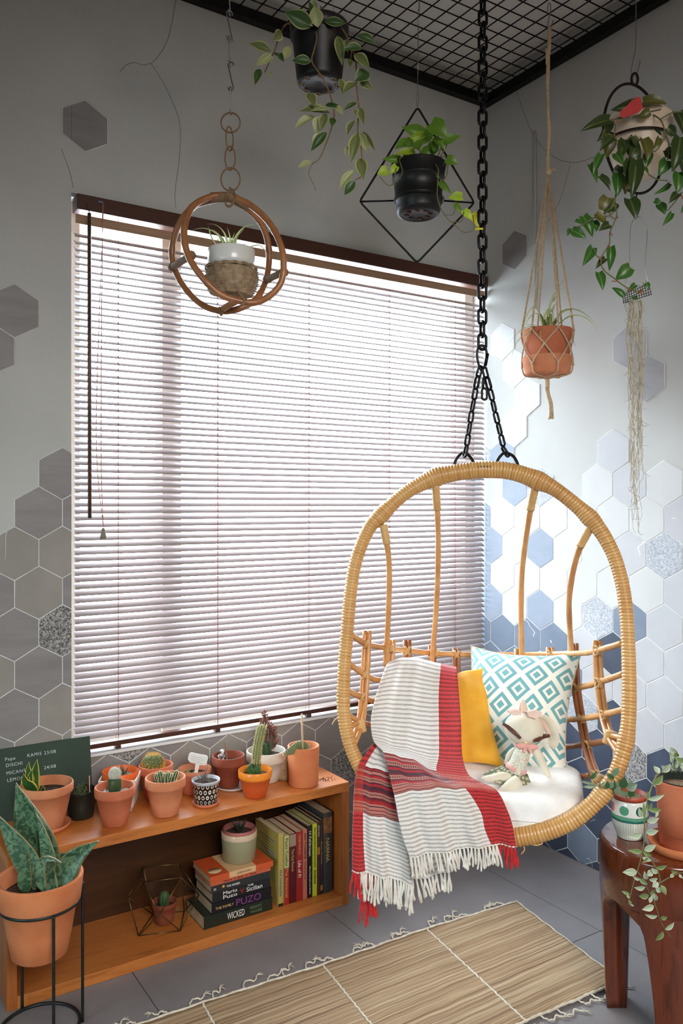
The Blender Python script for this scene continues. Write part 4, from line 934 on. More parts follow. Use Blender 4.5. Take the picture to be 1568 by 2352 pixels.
rails = [[(806, 1457, 0), (838, 1478, .2), (880, 1487, .45), (935, 1494, .7), (990, 1500, .88), (1048, 1503, .97), (1110, 1504, 1), (1200, 1504, .97), (1270, 1502, .85), (1335, 1500, .5), (1372, 1494, .25), (1430, 1477, 0)],
         [(799, 1522, 0), (835, 1548, .2), (875, 1563, .45), (990, 1572, .88), (1110, 1574, 1), (1250, 1577, .9), (1320, 1580, .72), (1372, 1568, .30), (1434, 1546, 0)],
         [(796, 1586, 0), (830, 1601, .2), (870, 1614, .45), (990, 1640, .88), (1110, 1645, 1), (1250, 1652, .9), (1318, 1652, .70), (1380, 1643, .26), (1436, 1628, 0)],
         [(826, 1660, .12), (872, 1672, .45), (990, 1712, .85), (1110, 1720, .95), (1250, 1718, .8), (1330, 1712, .62), (1392, 1702, .20)],
         [(846, 1752, .1), (900, 1780, .45), (1000, 1792, .75), (1110, 1796, .85), (1240, 1793, .75), (1300, 1788, .62), (1356, 1781, .36)]]
for i, q in enumerate(rails): cane(q, .0080, 'rail', nodes=9, n_=70, m=M_cane if i < 3 else M_caned)
def pair(q, name='upright', m=None, w_=.0062, r=.0068):
    P = np.array([ch(*a) for a in q])
    for sg in (-1, 1): cane(None, r, name, m, 2, 24, raw=P+TV*sg*w_)
ups = [([(843, 1449, .2), (838, 1560, .2), (833, 1620, .18), (826, 1665, .12), (810, 1706, 0)], M_cane), ([(1371, 1471, .27), (1375, 1560, .28), (1386, 1640, .24), (1401, 1692, .13), (1431, 1740, 0)], M_cane),
       ([(1318, 1478, .74), (1323, 1580, .70), (1336, 1660, .62), (1353, 1740, .40), (1377, 1800, .1), (1392, 1818, 0)], M_caned), ([(899, 1470, .52), (893, 1560, .5), (885, 1650, .45), (868, 1730, .18), (852, 1790, 0)], M_cane),
       ([(935, 1470, .7), (934, 1600, .7), (930, 1750, .55), (935, 1860, .1)], M_caned), ([(992, 1482, .88), (992, 1600, .88), (990, 1760, .7), (1000, 1890, .1)], M_caned), ([(1048, 1490, .97), (1048, 1620, .95), (1048, 1780, .75), (1052, 1905, .1)], M_caned),
       ([(1263, 1487, .88), (1262, 1620, .85), (1255, 1780, .6), (1245, 1900, .1)], M_cane), ([(1110, 1492, 1), (1110, 1620, 1), (1110, 1780, .8), (1110, 1912, .1)], M_caned), ([(1190, 1490, .97), (1188, 1620, .95), (1186, 1780, .75), (1184, 1910, .1)], M_cane)]
for q, m_ in ups: pair(q, m=m_)
for (x, y, t_) in ((840, 1479, .2), (837, 1549, .2), (831, 1601, .2), (897, 1489, .5), (935, 1494, .7), (991, 1500, .88), (1048, 1503, .97), (1372, 1494, .25), (1374, 1568, .25), (1386, 1643, .22), (1322, 1580, .70), (1334, 1652, .62), (1350, 1712, .48), (1366, 1781, .2), (1262, 1502, .87), (1000, 1500, .86), (886, 1488, .47)):
    lash(ch(x, y, t_)-FW*.003, TV)
# forks where uprights reach the ring
for q in ([(826, 1662, .12), (815, 1662, .05), (798, 1672, 0)], [(829, 1658, .13), (812, 1650, .05), (796, 1640, 0)], [(1400, 1690, .14), (1415, 1692, .05), (1438, 1700, 0)], [(1398, 1694, .15), (1418, 1712, .05), (1436, 1722, 0)]): cane(q, .0068, 'fork', nodes=0, n_=10)
for (x, y, t_) in ((825, 1668, .11), (1402, 1695, .13), (1376, 1796, .12)):
    p = ch(x, y, t_); g = G(); tube(g, [p+UP*.016*s_+TV*.004*s_*(1 if x > 1000 else -1) for s_ in np.linspace(-1, 1, 14)], [.0165+.0014*(i % 2) for i in range(14)], 12, flat=.8, up0=TV); obj('fork_binding', g, M_lash, CH)
g = G(); tube(g, cr([ch(1228, 1925), ch(1245, 1934)-UP*.001, ch(1232, 1941), ch(1210, 1936)], 5), .0025, 6, flat=.3); tube(g, cr([ch(1196, 1935), ch(1204, 1950), ch(1196, 1962)], 4), .0022, 6, flat=.4); obj('loose_cane_end', g, M_lash, CH)
g = G(); tube(g, cr([ch(782, 1644), ch(770, 1652), ch(762, 1664)], 4), .0013, 5); obj('loose_cane_end', g, M_lash, CH)
# badge
bp = ch(1113, 1076)-BV*.0222; g = G(); obox(g, bp, TV*.034, BV*.0016, UP*.0115); bdg = obj('badge', g, mat('badge_black', (22, 20, 20), rough=.4), CH, smooth=False)
letter('ELEMENTS', .008, mat('badge_letter', (206, 200, 190)), bdg, bp-BV*.0012-TV*.015-UP*.0042, TV, UP, width=.030)
# steel loops
for x0_, x1_, xc, yt in ((1041, 1091, 1068, 1039), (1137, 1191, 1162, 1040)):
    g = G(); P = cr([ch(x0_, 1077), ch(x0_+3, 1062), ch(x0_+12, 1047), ch(xc-2, yt), ch(x1_-14, 1047), ch(x1_-5, 1060), ch(x1_, 1075)], 6); tube(g, P, .0042, 10); obj('steel_loop', g, M_black, CH)
# ------------------------------------------------------------------ chains
M_chain = mat('black_chain', (16, 16, 18), (32, 31, 33), 60, rough=.32, metal=.7)
def linkmesh(L, W_, r, pear=0.0, n_=32):
    """stadium in the XZ plane, length L along Z"""
    P = []; hw = W_/2-r; hl = L/2-r-hw
    for i in range(n_):
        a = 2*pi*i/n_; x, z = hw*math.cos(a), hw*math.sin(a)+(hl if math.sin(a) >= 0 else -hl); x *= 1+pear*(z/(L/2)); P.append((x, 0, z))
    g = G(); tube(g, P, r, 8, closed=True, up0=(0, 1, 0)); return mesh_of('link', g, M_chain)
def orient(p, ax, side):
    z = Vector(ax).normalized(); x = Vector(side); x = (x-z*x.dot(z)).normalized(); y = z.cross(x)
    return Matrix(((x.x, y.x, z.x, p[0]), (x.y, y.y, z.y, p[1]), (x.z, y.z, z.z, p[2]), (0, 0, 0, 1)))
dC = 2.25; topp = at(1108, -15, dC); HC = thing('suspension_chain', 'heavy black steel chain carrying the egg chair, from ceiling to carabiner', 'chain', at(1108, 790, dC))
pit = 28.6*S(dC); lm = linkmesh(.0512, .031, .0041)
y = -430; k = 0
zc = 785
while zc > -370:
    p = at(1107+1.5*(785-zc)/785, zc, dC)
    if p[2] < ZC-.02: place('link', lm, HC, orient(p, (0, 0, 1), RT*math.cos(.25)+FW*math.sin(.25) if k % 2 == 0 else FW*math.cos(.25)-RT*math.sin(.25)))
    zc -= 28.6; k += 1
pz = ZC-.012; g = G(); lathe(g, [(0, -.004), (.03, -.004), (.03, .012), (0, .012)], np.array([*at(1108, 0, dC)[:2], pz]), 24); obj('ceiling_plate', g, M_chain, HC)
cb_ = at(1106, 822, dC); g = G(); P = [];
for i in range(36):
    a = 2*pi*i/36; x = .0125*math.cos(a)*(1+.35*math.sin(a)); z = .0345*math.sin(a); P.append(cb_+RT*x+UP*z)
tube(g, P, .0036, 8, closed=True); cbo = obj('carabiner', g, M_chain, HC); g = G(); tube(g, [cb_+RT*.0155+UP*.012, cb_+RT*.0095-UP*.022], .0048, 8); obj('gate', g, M_chain, cbo)
lm2 = linkmesh(.0375, .020, .0033); lmb = linkmesh(.043, .026, .0038)
for nm, pts, lab in (('l', [(1103, 846), (1096, 870), (1090, 905), (1083, 945), (1077, 985), (1070, 1030), (1068, 1040)], 'left branch chain from carabiner down to the chair ring'), ('r', [(1112, 848), (1118, 872), (1127, 905), (1136, 945), (1146, 985), (1157, 1030), (1162, 1040)], 'right branch chain from carabiner down to the chair ring')):
    P = np.array([at(x, y_, dC) for x, y_ in pts]); P, L = resample(cr(P, 8), 200); t = thing('branch_chain', lab, 'chain', P[-1], 'branch chains of the swing chair'); stp = .0302; nl = int(L/stp)+1; stp = L/(nl-.6)
    for i in range(nl):
        s = min(1, (i+.3)*stp/L)*199; j = int(min(s, 198)); p = P[j]; ax = P[min(j+4, 199)]-P[max(j-4, 0)]
        place('link', lmb if i in (1,) else lm2, t, orient(p, ax, RT*.9+FW*.45 if i % 2 == 0 else FW*.9-RT*.45))
    if nm == 'r':
        place('link', lm2, t, orient(at(1112, 905, dC-.01), (0, 0, 1), RT))
        place('link', lm2, t, orient(at(1109, 880, dC-.01), (0.1, 0, 1), FW))

# ------------------------------------------------------------------ soft things in the chair
def superell(g, c, ax, ay, az, e1=.45, e2=.35, nu=56, nv=28, wob=.0, seed=0):
    def sp(x, e): return math.copysign(abs(x)**e, x)
    A = []
    for i in range(nv+1):
        ph = -pi/2+pi*i/nv; row = []
        for j in range(nu+1):
            th = 2*pi*j/nu; x = sp(math.cos(ph), e1)*sp(math.cos(th), e2); y = sp(math.cos(ph), e1)*sp(math.sin(th), e2); z = sp(math.sin(ph), e1)
            k = 1+wob*(math.sin(3*th+seed)*math.cos(2*ph)+.6*math.sin(7*th+2*seed)*math.cos(3*ph+1))
            row.append(c+ax*x*k+ay*y*k+az*z*(1-.20*(x*x*y*y)+wob*2*math.sin(5*x+2*y+seed)))
        A.append(row)
    grid(g, A)
def cloth(name, a, b, sc=30, bump=.3, bs=900, rough=.9, sheen=.2): return mat(name, a, b, sc, rough=rough, bump=bump, bscale=bs, bdist=.0008, sheen=sheen)
M_wc = cloth('white_canvas', (236, 234, 230), (246, 245, 242))
cc = at(1104, 1842, 2.185); cc[2] = .470
g = G(); superell(g, cc, TV*.260, BV*.180, UP*.053, .38, .42, 80, 30, .012, 2); g.V = [tuple(np.array(p)+UP*(.016*max(0, (np.array(p)-cc)@TV/.262)**1.5-.006)*max(0, (p[2]-cc[2])/.05)) for p in g.V]
SC = obj('seat_cushion', g, M_wc); tag(SC, 'thick white seat cushion lying in the swing chair', 'cushion')
seam = []
for j in range(90):
    th = 2*pi*j/90; sp = lambda x, e: math.copysign(abs(x)**e, x); seam.append(cc+TV*.2625*sp(math.cos(th), .42)+BV*.1815*sp(math.sin(th), .42)-UP*.004)
g = G(); tube(g, seam, .0016, 6, closed=True); o = obj('seam', g, M_wc, SC)
def pillow(name, C, th, m, label, cat='cushion', N=44, pinch=.13, uvs=1.0, seed=1, group=None, wr=.004, seam_m=None):
    TL, TR_, BR, BL_ = [at(*q) for q in C]; V = []; uv = []; F = []
    nn_ = np.cross(TR_-TL, BL_-TL); nn_ /= np.linalg.norm(nn_)
    if nn_ @ FW > 0: nn_ = -nn_
    def pt(u, v, s):
        # pinch the edges inwards
        uu = u+(.5-u)*pinch*(1-(2*v-1)**2)*abs(2*u-1)**2; vv = v+(.5-v)*pinch*(1-(2*u-1)**2)*abs(2*v-1)**2
        p = TL*(1-uu)*(1-vv)+TR_*uu*(1-vv)+BR*uu*vv+BL_*(1-uu)*vv
        b = (max(0, 1-abs(2*u-1)**2.4)*max(0, 1-abs(2*v-1)**2.4))**.55
        wv = wr*(math.sin(9*u+5*v+seed)+.7*math.sin(17*v-8*u+2*seed)+.5*math.sin(26*u+seed))*b**.4*(1-b*.6)
        return p+nn_*(s*th*b+wv*(1 if s > 0 else .3))
    for s in (1, -1):
        o = len(V)
        for i in range(N+1):
            for j in range(N+1): V.append(pt(j/N, i/N, s)); uv.append((j/N*uvs, i/N*uvs))
        for i in range(N):
            for j in range(N):
                q = (o+i*(N+1)+j, o+i*(N+1)+j+1, o+(i+1)*(N+1)+j+1, o+(i+1)*(N+1)+j); F.append(q if s < 0 else tuple(reversed(q)))
    g = G(); g.add(V, F, 0, uv); P = obj(name, g, m); tag(P, label, cat, group)
    if seam_m:
        E_ = [pt(k/24, 0, 0) for k in range(24)]+[pt(1, k/24, 0) for k in range(24)]+[pt(1-k/24, 1, 0) for k in range(24)]+[pt(0, 1-k/24, 0) for k in range(24)]
        g = G(); tube(g, E_, .0022, 6, closed=True); obj('piping', g, seam_m, P)
    return P
n = NT('diamond_print'); v = n.coord('UV', (5.2, 5.4, 1), (0, 0, pi/4)); X = n.xyz(v)
def fr(s): return n.ma('ABSOLUTE', n.ma('SUBTRACT', n.ma('FRACT', s), .5))
dd_ = n.ma('MAXIMUM', fr(X[0]), fr(X[1])); white = lin((240, 238, 228)); teal = lin((116, 172, 174))
n.inp(n.b, 'Base Color', n.ramp(dd_, [(0, teal), (.13, white), (.235, teal), (.385, white)], 'CONSTANT')); n.bump(n.noise(n.coord(), 700, 2), .3, .0008); M_dia = n.done(rough=.9, sheen=.2)
M_ed = cloth('beige_edge', (196, 184, 164), (206, 196, 178))
pillow('patterned_pillow', [(1082, 1484, 2.51), (1336, 1497, 2.36), (1302, 1790, 2.19), (1034, 1775, 2.31)], .062, M_dia, 'large square pillow printed with teal and white concentric diamonds', 'pillow', seed=3, group='pillows in the swing chair', seam_m=M_ed, wr=.003)
pillow('yellow_pillow', [(930, 1545, 2.46), (1122, 1528, 2.42), (1157, 1762, 2.20), (945, 1772, 2.24)], .042, cloth('mustard_cotton', (232, 166, 40), (238, 178, 56)), 'mustard yellow pillow between the blanket and the printed pillow', 'pillow', seed=1.5, group='pillows in the swing chair', wr=.010)

# ------------------------------------------------------------------ blanket
n = NT('woven_throw'); u, v = n.uv(); ob = n.coord()
warp = n.ma('MULTIPLY', n.ma('SUBTRACT', n.noise(ob, 60, 3), .5), .004); vv = n.ma('ADD', v, warp)
st = n.ma('FRACT', n.ma('MULTIPLY', vv, 30)); fuzz = n.noise(n.coord('Object'), 420, 2)
gs = n.ma('MULTIPLY', n.ma('LESS_THAN', st, .40), n.ramp(fuzz, [(.2, (.35, .35, .35, 1)), (.65, (1, 1, 1, 1))]))
base_ = n.mix(gs, lin((224, 220, 214)), lin((164, 154, 148)))
red = n.mix(n.ma('LESS_THAN', st, .5), lin((190, 40, 44)), lin((132, 12, 20)))
red = n.mix(n.ramp(fuzz, [(.4, (0, 0, 0, 1)), (.7, (.25, .25, .25, 1))]), red, lin((214, 100, 92)))
side = n.ma('MAXIMUM', n.ma('GREATER_THAN', u, .82), n.ma('LESS_THAN', u, .18))
c = n.mix(side, base_, red)
bv = n.ma('DIVIDE', n.ma('SUBTRACT', v, .9), .25)
R_, K_c, P_, D_c, O_ = lin((160, 30, 34)), lin((72, 28, 44)), lin((176, 112, 98)), lin((110, 26, 32)), lin((190, 62, 42))
band = n.ramp(bv, [(0, D_c), (.03, R_), (.06, K_c), (.08, P_), (.14, K_c), (.16, R_), (.21, P_), (.28, P_), (.30, K_c), (.33, R_), (.38, K_c), (.46, D_c), (.50, P_), (.58, P_), (.60, K_c), (.62, D_c), (.66, R_), (.72, P_), (.76, K_c), (.78, P_), (.84, D_c), (.86, P_), (.93, K_c), (.95, P_), (.98, D_c)], 'CONSTANT')
dots = n.ma('MULTIPLY', n.ma('GREATER_THAN', n.ma('SINE', n.ma('MULTIPLY', u, 260)), .1), n.ma('MAXIMUM', n.ma('MULTIPLY', n.ma('GREATER_THAN', bv, .235), n.ma('LESS_THAN', bv, .275)), n.ma('MULTIPLY', n.ma('GREATER_THAN', bv, .53), n.ma('LESS_THAN', bv, .57))))
band = n.mix(dots, band, lin((30, 16, 22))); band = n.mix(n.ma('MULTIPLY', side, .45), band, O_)
inb = n.ma('MULTIPLY', n.ma('GREATER_THAN', bv, 0.0), n.ma('LESS_THAN', bv, 1.0)); c = n.mix(inb, c, band)
n.inp(n.b, 'Base Color', c); n.bump(n.ma('ADD', n.ma('MULTIPLY', fuzz, .6), n.ma('MULTIPLY', st, .3)), .4, .0015); M_throw = n.done(rough=.95, sheen=.25)
TB = thing('woven_throw', 'striped cream and grey throw with red borders and fringe draped over the chair', 'blanket', at(990, 1960, 1.99))
def sheet(rows, vs, us, amp=.006, fq=5.0, seed=0.0, nu=70, sub=9, name='cloth'):
    R = np.array([[list(at(*q))+[vv_, uu_] for q, uu_ in zip(r, us)] for r, vv_ in zip(rows, vs)])
    a, b = R.shape[:2]
    A = np.stack([cr(R[i], nu//(b-1)) for i in range(a)]); A = np.stack([cr(A[:, j], sub) for j in range(A.shape[1])], 1)
    na, nb = A.shape[:2]; P = A[:, :, :3].copy(); uv = []
    for i in range(na):
        for j in range(nb):
            t, s = i/(na-1), j/(nb-1); w_ = amp*(.35+.9*t)*(math.sin(fq*2*pi*s+1.2*math.sin(2.5*t+seed)+seed)+.35*math.sin(2.3*fq*2*pi*s+3*t))
            P[i, j] += -FW*w_*(math.sin(pi*min(1, s*8))*.5 if s*8 < .5 else 1); uv.append((A[i, j, 4], A[i, j, 3]))
    g = G(); grid(g, P, 0, uv); obj(name, g, M_throw, TB, solid=.0016); return P
A_rows = [[(898, 1560, 2.50), (930, 1556, 2.50), (968, 1556, 2.50), (1012, 1560, 2.50), (1046, 1562, 2.50)],
 [(897, 1526, 2.45), (928, 1519, 2.45), (962, 1520, 2.45), (1010, 1530, 2.45), (1046, 1536, 2.45)],
 [(889, 1524, 2.37), (924, 1516, 2.37), (960, 1518, 2.37), (1010, 1530, 2.37), (1048, 1537, 2.36)],
 [(867, 1585, 2.30), (905, 1580, 2.30), (950, 1583, 2.29), (1005, 1590, 2.29), (1053, 1590, 2.29)],
 [(852, 1650, 2.24), (893, 1650, 2.235), (945, 1655, 2.225), (1005, 1660, 2.215), (1058, 1658, 2.205)],
 [(857, 1700, 2.16), (895, 1712, 2.155), (940, 1722, 2.145), (1005, 1735, 2.13), (1061, 1735, 2.12)],
 [(880, 1728, 2.11), (915, 1737, 2.10), (954, 1748, 2.09), (1000, 1772, 2.075), (1076, 1779, 2.06)],
 [(893, 1778, 2.05), (932, 1782, 2.045), (985, 1785, 2.035), (1035, 1795, 2.03), (1106, 1797, 2.025)],
 [(905, 1826, 2.00), (958, 1816, 2.0), (1013, 1811, 2.0), (1066, 1813, 1.995), (1141, 1816, 1.995)],
 [(915, 1880, 1.972), (975, 1873, 1.972), (1035, 1868, 1.972), (1100, 1865, 1.972), (1166, 1865, 1.972)],
 [(925, 1925, 1.96), (985, 1917, 1.96), (1045, 1911, 1.96), (1110, 1906, 1.96), (1178, 1905, 1.96)],
 [(940, 1968, 1.955), (1000, 1959, 1.955), (1060, 1950, 1.955), (1125, 1942, 1.955), (1184, 1943, 1.955)]]
PA = sheet(A_rows, [-.1, -.02, .0, .22, .45, .68, .9, 1.02, 1.15, 1.35, 1.5, 1.65], [.24, .42, .62, .81, 1.0], .0055, 3.2, .4)
B_rows = [[(862, 1702, 2.17), (872, 1712, 2.165), (882, 1722, 2.16), (894, 1732, 2.155)], [(824, 1756, 2.115), (846, 1762, 2.11), (870, 1768, 2.10), (898, 1776, 2.09)],
 [(814, 1808, 2.075), (843, 1814, 2.07), (875, 1822, 2.06), (912, 1832, 2.05)], [(811, 1865, 2.045), (844, 1871, 2.04), (880, 1879, 2.03), (924, 1889, 2.02)],
 [(809, 1930, 2.02), (846, 1938, 2.015), (886, 1947, 2.01), (936, 1958, 2.0)], [(809, 2000, 2.005), (852, 2008, 2.0), (896, 2017, 1.995), (946, 2032, 1.99)]]
PB = sheet(B_rows, [.75, .9, 1.02, 1.15, 1.4, 1.66], [.0, .26, .5, .78], .006, 2.2, 1.1, nu=45)
PCt = sheet([[(915, 1930, 2.04), (955, 1930, 2.04), (1032, 1920, 2.04)], [(920, 1980, 2.03), (965, 1975, 2.03), (1032, 1965, 2.03)], [(930, 2027, 2.02), (970, 2015, 2.02), (1032, 2002, 2.02)]], [1.4, 1.5, 1.6], [.3, .5, .75], .005, 2, 2, nu=24)
PD = sheet([[(826, 1960, 2.06), (846, 1962, 2.06), (872, 1966, 2.06)], [(828, 2010, 2.05), (846, 2012, 2.05), (868, 2014, 2.05)], [(830, 2053, 2.045), (846, 2048, 2.045), (862, 2043, 2.045)]], [1.4, 1.5, 1.6], [.0, .07, .15], .003, 1, 0, nu=12)
M_fr = cloth('fringe_cream', (214, 208, 196), (232, 228, 220), 60); M_frr = cloth('fringe_red', (176, 16, 24), (204, 30, 34), 60)
def fringe(P, n_, Ls, redf, dx=0.0, spread=.008):
    H = P[-1]; H, _ = resample(H, n_*3); g = G()
    tube(g, H, [.0016+.0012*(i % 3 == 0) for i in range(len(H))], 6); obj('knot_row', g, M_fr, TB)
    for i in range(n_):
        p = H[i*3+1 if i*3+1 < len(H) else -1]; s = i/(n_-1); L = Ls*rnd.uniform(.8, 1.12)
        m_ = M_frr if redf(s) else M_fr; g = G()
        for q in range(2):
            a, b = rnd.uniform(-spread, spread)+dx, rnd.uniform(-spread, spread)
            Q = cr([p, p-UP*L*.3+RT*a*.4-FW*.003, p-UP*L*.65+RT*(a*.9+rnd.uniform(-.003, .003))-FW*(.002+b*.3), p-UP*L*(1-.08*q)+RT*(a*1.3)+FW*b*.4], 4)
            k = len(Q); tube(g, Q, [.0024+.0009*math.sin(6*t_+i)*t_+.0010*t_ if t_ < .93 else .0016 for t_ in np.linspace(0, 1, k)], 6)
        obj('tassel', g, m_, TB)
fringe(PA, 30, .050, lambda s: s > .83, .004)
fringe(PB, 22, .068, lambda s: s < .14)
fringe(PCt, 12, .056, lambda s: False, .004)
fringe(PD, 5, .078, lambda s: True, .0, .006)

# ------------------------------------------------------------------ stuffed doll
Zd = zoom(1040, 1460, 4.612); k_ = 1/4.612
M_ivory = cloth('ivory_cotton', (216, 208, 186), (226, 219, 200), 30); M_pinkf = cloth('pink_cotton', (226, 160, 152), (232, 176, 166)); M_pinks = cloth('pale_pink_cotton', (232, 196, 182), (238, 208, 196))
M_lea = mat('brown_leather', (84, 46, 36), (96, 56, 44), 40, rough=.4)
def zd(x, y, d): return at(*Zd(x, y), d)
n = NT('floral_knit'); f = n.noise(n.coord(), 220, 2); f2 = n.noise(n.coord('Object', (1, 1, 1), (1, 1, 0)), 260, 2)
cc_ = n.ramp(f, [(.4, lin((190, 194, 176))), (.6, lin((222, 218, 200)))]); n.inp(n.b, 'Base Color', n.mix(n.ma('GREATER_THAN', f2, .64), cc_, lin((206, 130, 110)))); M_floral = n.done(rough=.95)
n = NT('green_plaid'); X = n.xyz(n.coord('Object', (1, 1, 1), (0, 0, .5))); uu, vv = n.uv()
f = n.ma('MAXIMUM', n.ma('LESS_THAN', n.ma('FRACT', n.ma('MULTIPLY', uu, 22)), .4), n.ma('LESS_THAN', n.ma('FRACT', n.ma('MULTIPLY', vv, 4)), .4)); n.inp(n.b, 'Base Color', n.mix(f, lin((190, 186, 160)), lin((112, 120, 96)))); M_plaid = n.done(rough=.95)
DD = thing('stuffed_doll', 'ivory cloth rabbit doll with brown leather eyes sitting on the seat cushion', 'stuffed toy', zd(620, 1500, 2.10))
d0 = 2.115
hc = zd(752, 985, d0); g = G(); al = math.radians(-12); Rr = np.stack([RT*math.cos(al)+UP*math.sin(al), FW, -RT*math.sin(al)+UP*math.cos(al)], 1)
sphere(g, hc, (.0505, .040, .0425), 36, 0, Rr, 22); head = obj('head', g, M_ivory, DD)
hx, hz = Rr[:, 0], Rr[:, 2]
def onhead(x, y, off=.0):
    p = zd(x, y, d0); q = p-hc; a, b = (q@hx)/.0505, (q@hz)/.0425; return hc+hx*a*.0505+hz*b*.0425-FW*(.040*math.sqrt(max(.02, 1-a*a-b*b))+off)
for pts, w_ in (([(515, 918), (570, 950), (630, 995), (682, 1045)], .0105), ([(818, 1068), (880, 1062), (950, 1058), (1016, 1050)], .0135)):
    g = G(); P, _ = resample(cr([onhead(x, y, .0035) for x, y in pts], 6), 12); P[0] -= FW*.004
    tube(g, P, [w_*.5*(.55+.45*math.sin(pi*(i+.5)/12)) for i in range(12)], 10, flat=.22, up0=UP); obj('eye', g, M_lea, head)
g = G(); sphere(g, onhead(740, 1100, .001), (.0065, .004, .0042), 12); obj('nose', g, cloth('nose_cream', (226, 200, 140), (232, 210, 154)), head)
def flatlimb(pts, w_, th, m, name, parent=DD, dd=0, d=None, p=.5, tipr=1):
    P, _ = resample(cr([zd(x, y, (d or d0)+dd*i) for i, (x, y) in enumerate(pts)], 8), 16)
    g = G(); tube(g, P, [max(.002, w_*.5*math.sin(pi*(.12+.86*i/15)**p)**.45) for i in range(16)], 14, flat=th); return obj(name, g, m, parent)
flatlimb([(745, 850), (742, 760), (738, 680)], .034, .35, M_ivory, 'ear', d=2.13); g = G(); P = [zd(737, 820, 2.119), zd(735, 760, 2.117), zd(733, 705, 2.119)]; tube(g, cr(P, 6), [.0075*math.sin(pi*(.15+.8*i/12))**.5 for i in range(13)], 10, flat=.2); obj('ear_lining', g, M_pinks, bpy.data.objects['ear'])
for pts, m_ in (([(880, 860), (960, 880), (1030, 990), (1062, 1100), (1040, 1190)], M_ivory), ):
    P, _ = resample(cr([zd(x, y, 2.13+.004*i) for i, (x, y) in enumerate(pts)], 8), 16); g = G(); tube(g, P, [.021*math.sin(pi*(.1+.88*i/15))**.5+.002 for i in range(16)], 14, flat=.35, up0=RT); e2 = obj('ear', g, m_, DD)
    g = G(); tube(g, P[2:11]-FW*.0055-RT*.006, [.009*math.sin(pi*(.15+.8*i/8))**.5 for i in range(9)], 10, flat=.25, up0=RT); obj('ear_lining', g, M_pinks, e2)
for pts in ([(720, 812), (660, 796), (596, 812), (640, 838), (716, 832)], [(795, 815), (860, 800), (932, 822), (880, 872), (805, 850)]):
    g = G(); c_ = np.mean([zd(x, y, 2.085) for x, y in pts], axis=0); V = [zd(x, y, 2.082) for x, y in pts]; V2 = [p+FW*.012 for p in V]; m_ = len(V); g.add(V+V2, [tuple(range(m_)), tuple(reversed(range(m_, 2*m_)))]+[(i, (i+1) % m_, m_+(i+1) % m_, m_+i) for i in range(m_)]); obj('hood_edge', g, M_pinks, head, bev=.002)
P, _ = resample(cr([zd(742, 1165, 2.115), zd(735, 1230, 2.105), zd(700, 1330, 2.10), zd(655, 1440, 2.10)], 6), 16); g = G(); tube(g, P, [.014, .0195, .0235, .0245]+[.0252+.0004*i for i in range(12)], 24, flat=.8); obj('dress_top', g, M_floral, DD)
g = G(); tube(g, [P[12], P[13], P[14]], [.0308, .0318, .0318], 24, flat=.8); obj('waistband', g, M_pinkf, DD)
# skirt, flared and pleated
sk = []; a0 = P[14]; ax = P[15]-P[12]; ax /= np.linalg.norm(ax)
s1 = np.cross(ax, FW); s1 /= np.linalg.norm(s1); s2 = np.cross(ax, s1)
for i in range(12):
    t_ = i/11; row = []
    for j in range(73):
        a = 2*pi*j/72; r_ = (.030+.027*t_)*(1+.16*t_*math.sin(9*a)+.05*t_*math.sin(17*a+1)); row.append(a0+ax*.040*t_*1.05-FW*.010*t_+UP*.004*t_+s1*r_*math.cos(a)*1.12+s2*r_*math.sin(a)*.62)
    sk.append(row)
g = G(); grid(g, sk); obj('skirt', g, M_plaid, DD, solid=.0012)
for pts, w_, d_ in (([(600, 1500), (520, 1500), (430, 1515), (300, 1515)], .028, 2.085), ([(690, 1540), (640, 1575), (560, 1625), (480, 1665)], .034, 2.06)):
    flatlimb(pts, w_, 1.0, M_ivory, 'leg', d=d_, dd=-.006, p=.55)
flatlimb([(855, 1195), (905, 1270), (960, 1390), (1030, 1510)], .0235, .9, M_ivory, 'arm', d=2.115, dd=.004, p=.6)
flatlimb([(690, 1200), (620, 1240), (572, 1320), (560, 1380)], .018, .8, M_ivory, 'arm', d=2.13, p=.6)
g = G(); kb = zd(790, 1175, 2.078); sphere(g, kb, (.006, .005, .006), 12)
for sg in (-1, 1):
    tube(g, cr([kb, kb+RT*sg*.014+UP*.006*sg*-.2, kb+RT*sg*.028-UP*.002*sg], 4), [.003, .005, .0065, .0075, .0075, .007, .006, .005, .003], 8, flat=.4)
    tube(g, cr([kb, kb+RT*sg*.006-UP*.008, kb+RT*sg*.010-UP*.016], 3), [.003, .004, .0045, .0045, .004, .004, .003], 8, flat=.35)
tube(g, [zd(745, 1160, 2.11)+RT*.020*math.cos(a)+FW*.019*math.sin(a) for a in np.linspace(0, 2*pi, 20, endpoint=False)], .0055, 8, closed=True, flat=.7); obj('neck_bow', g, M_pinkf, DD)
# ------------------------------------------------------------------ reed rug
n = NT('reed_weave'); v = n.coord('Object', (1.2, 130, 1)); f = n.noise(v, 1.0, 6, .65, .2); v2 = n.coord('Object', (5, 420, 1)); f2 = n.noise(v2, 1.0, 3)
c = n.ramp(f, [(.32, lin((104, 76, 50))), (.43, lin((150, 120, 88))), (.54, lin((182, 156, 120))), (.70, lin((210, 192, 160)))]); c = n.mix(n.ramp(f2, [(.3, (.55, .55, .55, 1)), (.6, (0, 0, 0, 1))]), c, lin((120, 98, 78)))
n.inp(n.b, 'Base Color', c); n.bump(n.ma('ADD', f2, n.ma('MULTIPLY', n.noise(n.coord('Object', (400, 30, 1)), 1, 2), .5)), .7, .002); M_rug = n.done(rough=.9)
rA, rB = at_z(1187.6, 2072.7, .004), at_z(1440, 2262, .004); rS1, rS1b = at_z(977, 2138, .004), at_z(1212, 2340, .004); rS2 = at_z(740, 2222, .004); rS2b = at_z(858, 2352, .004); rS3 = at_z(464.5, 2310, .004)
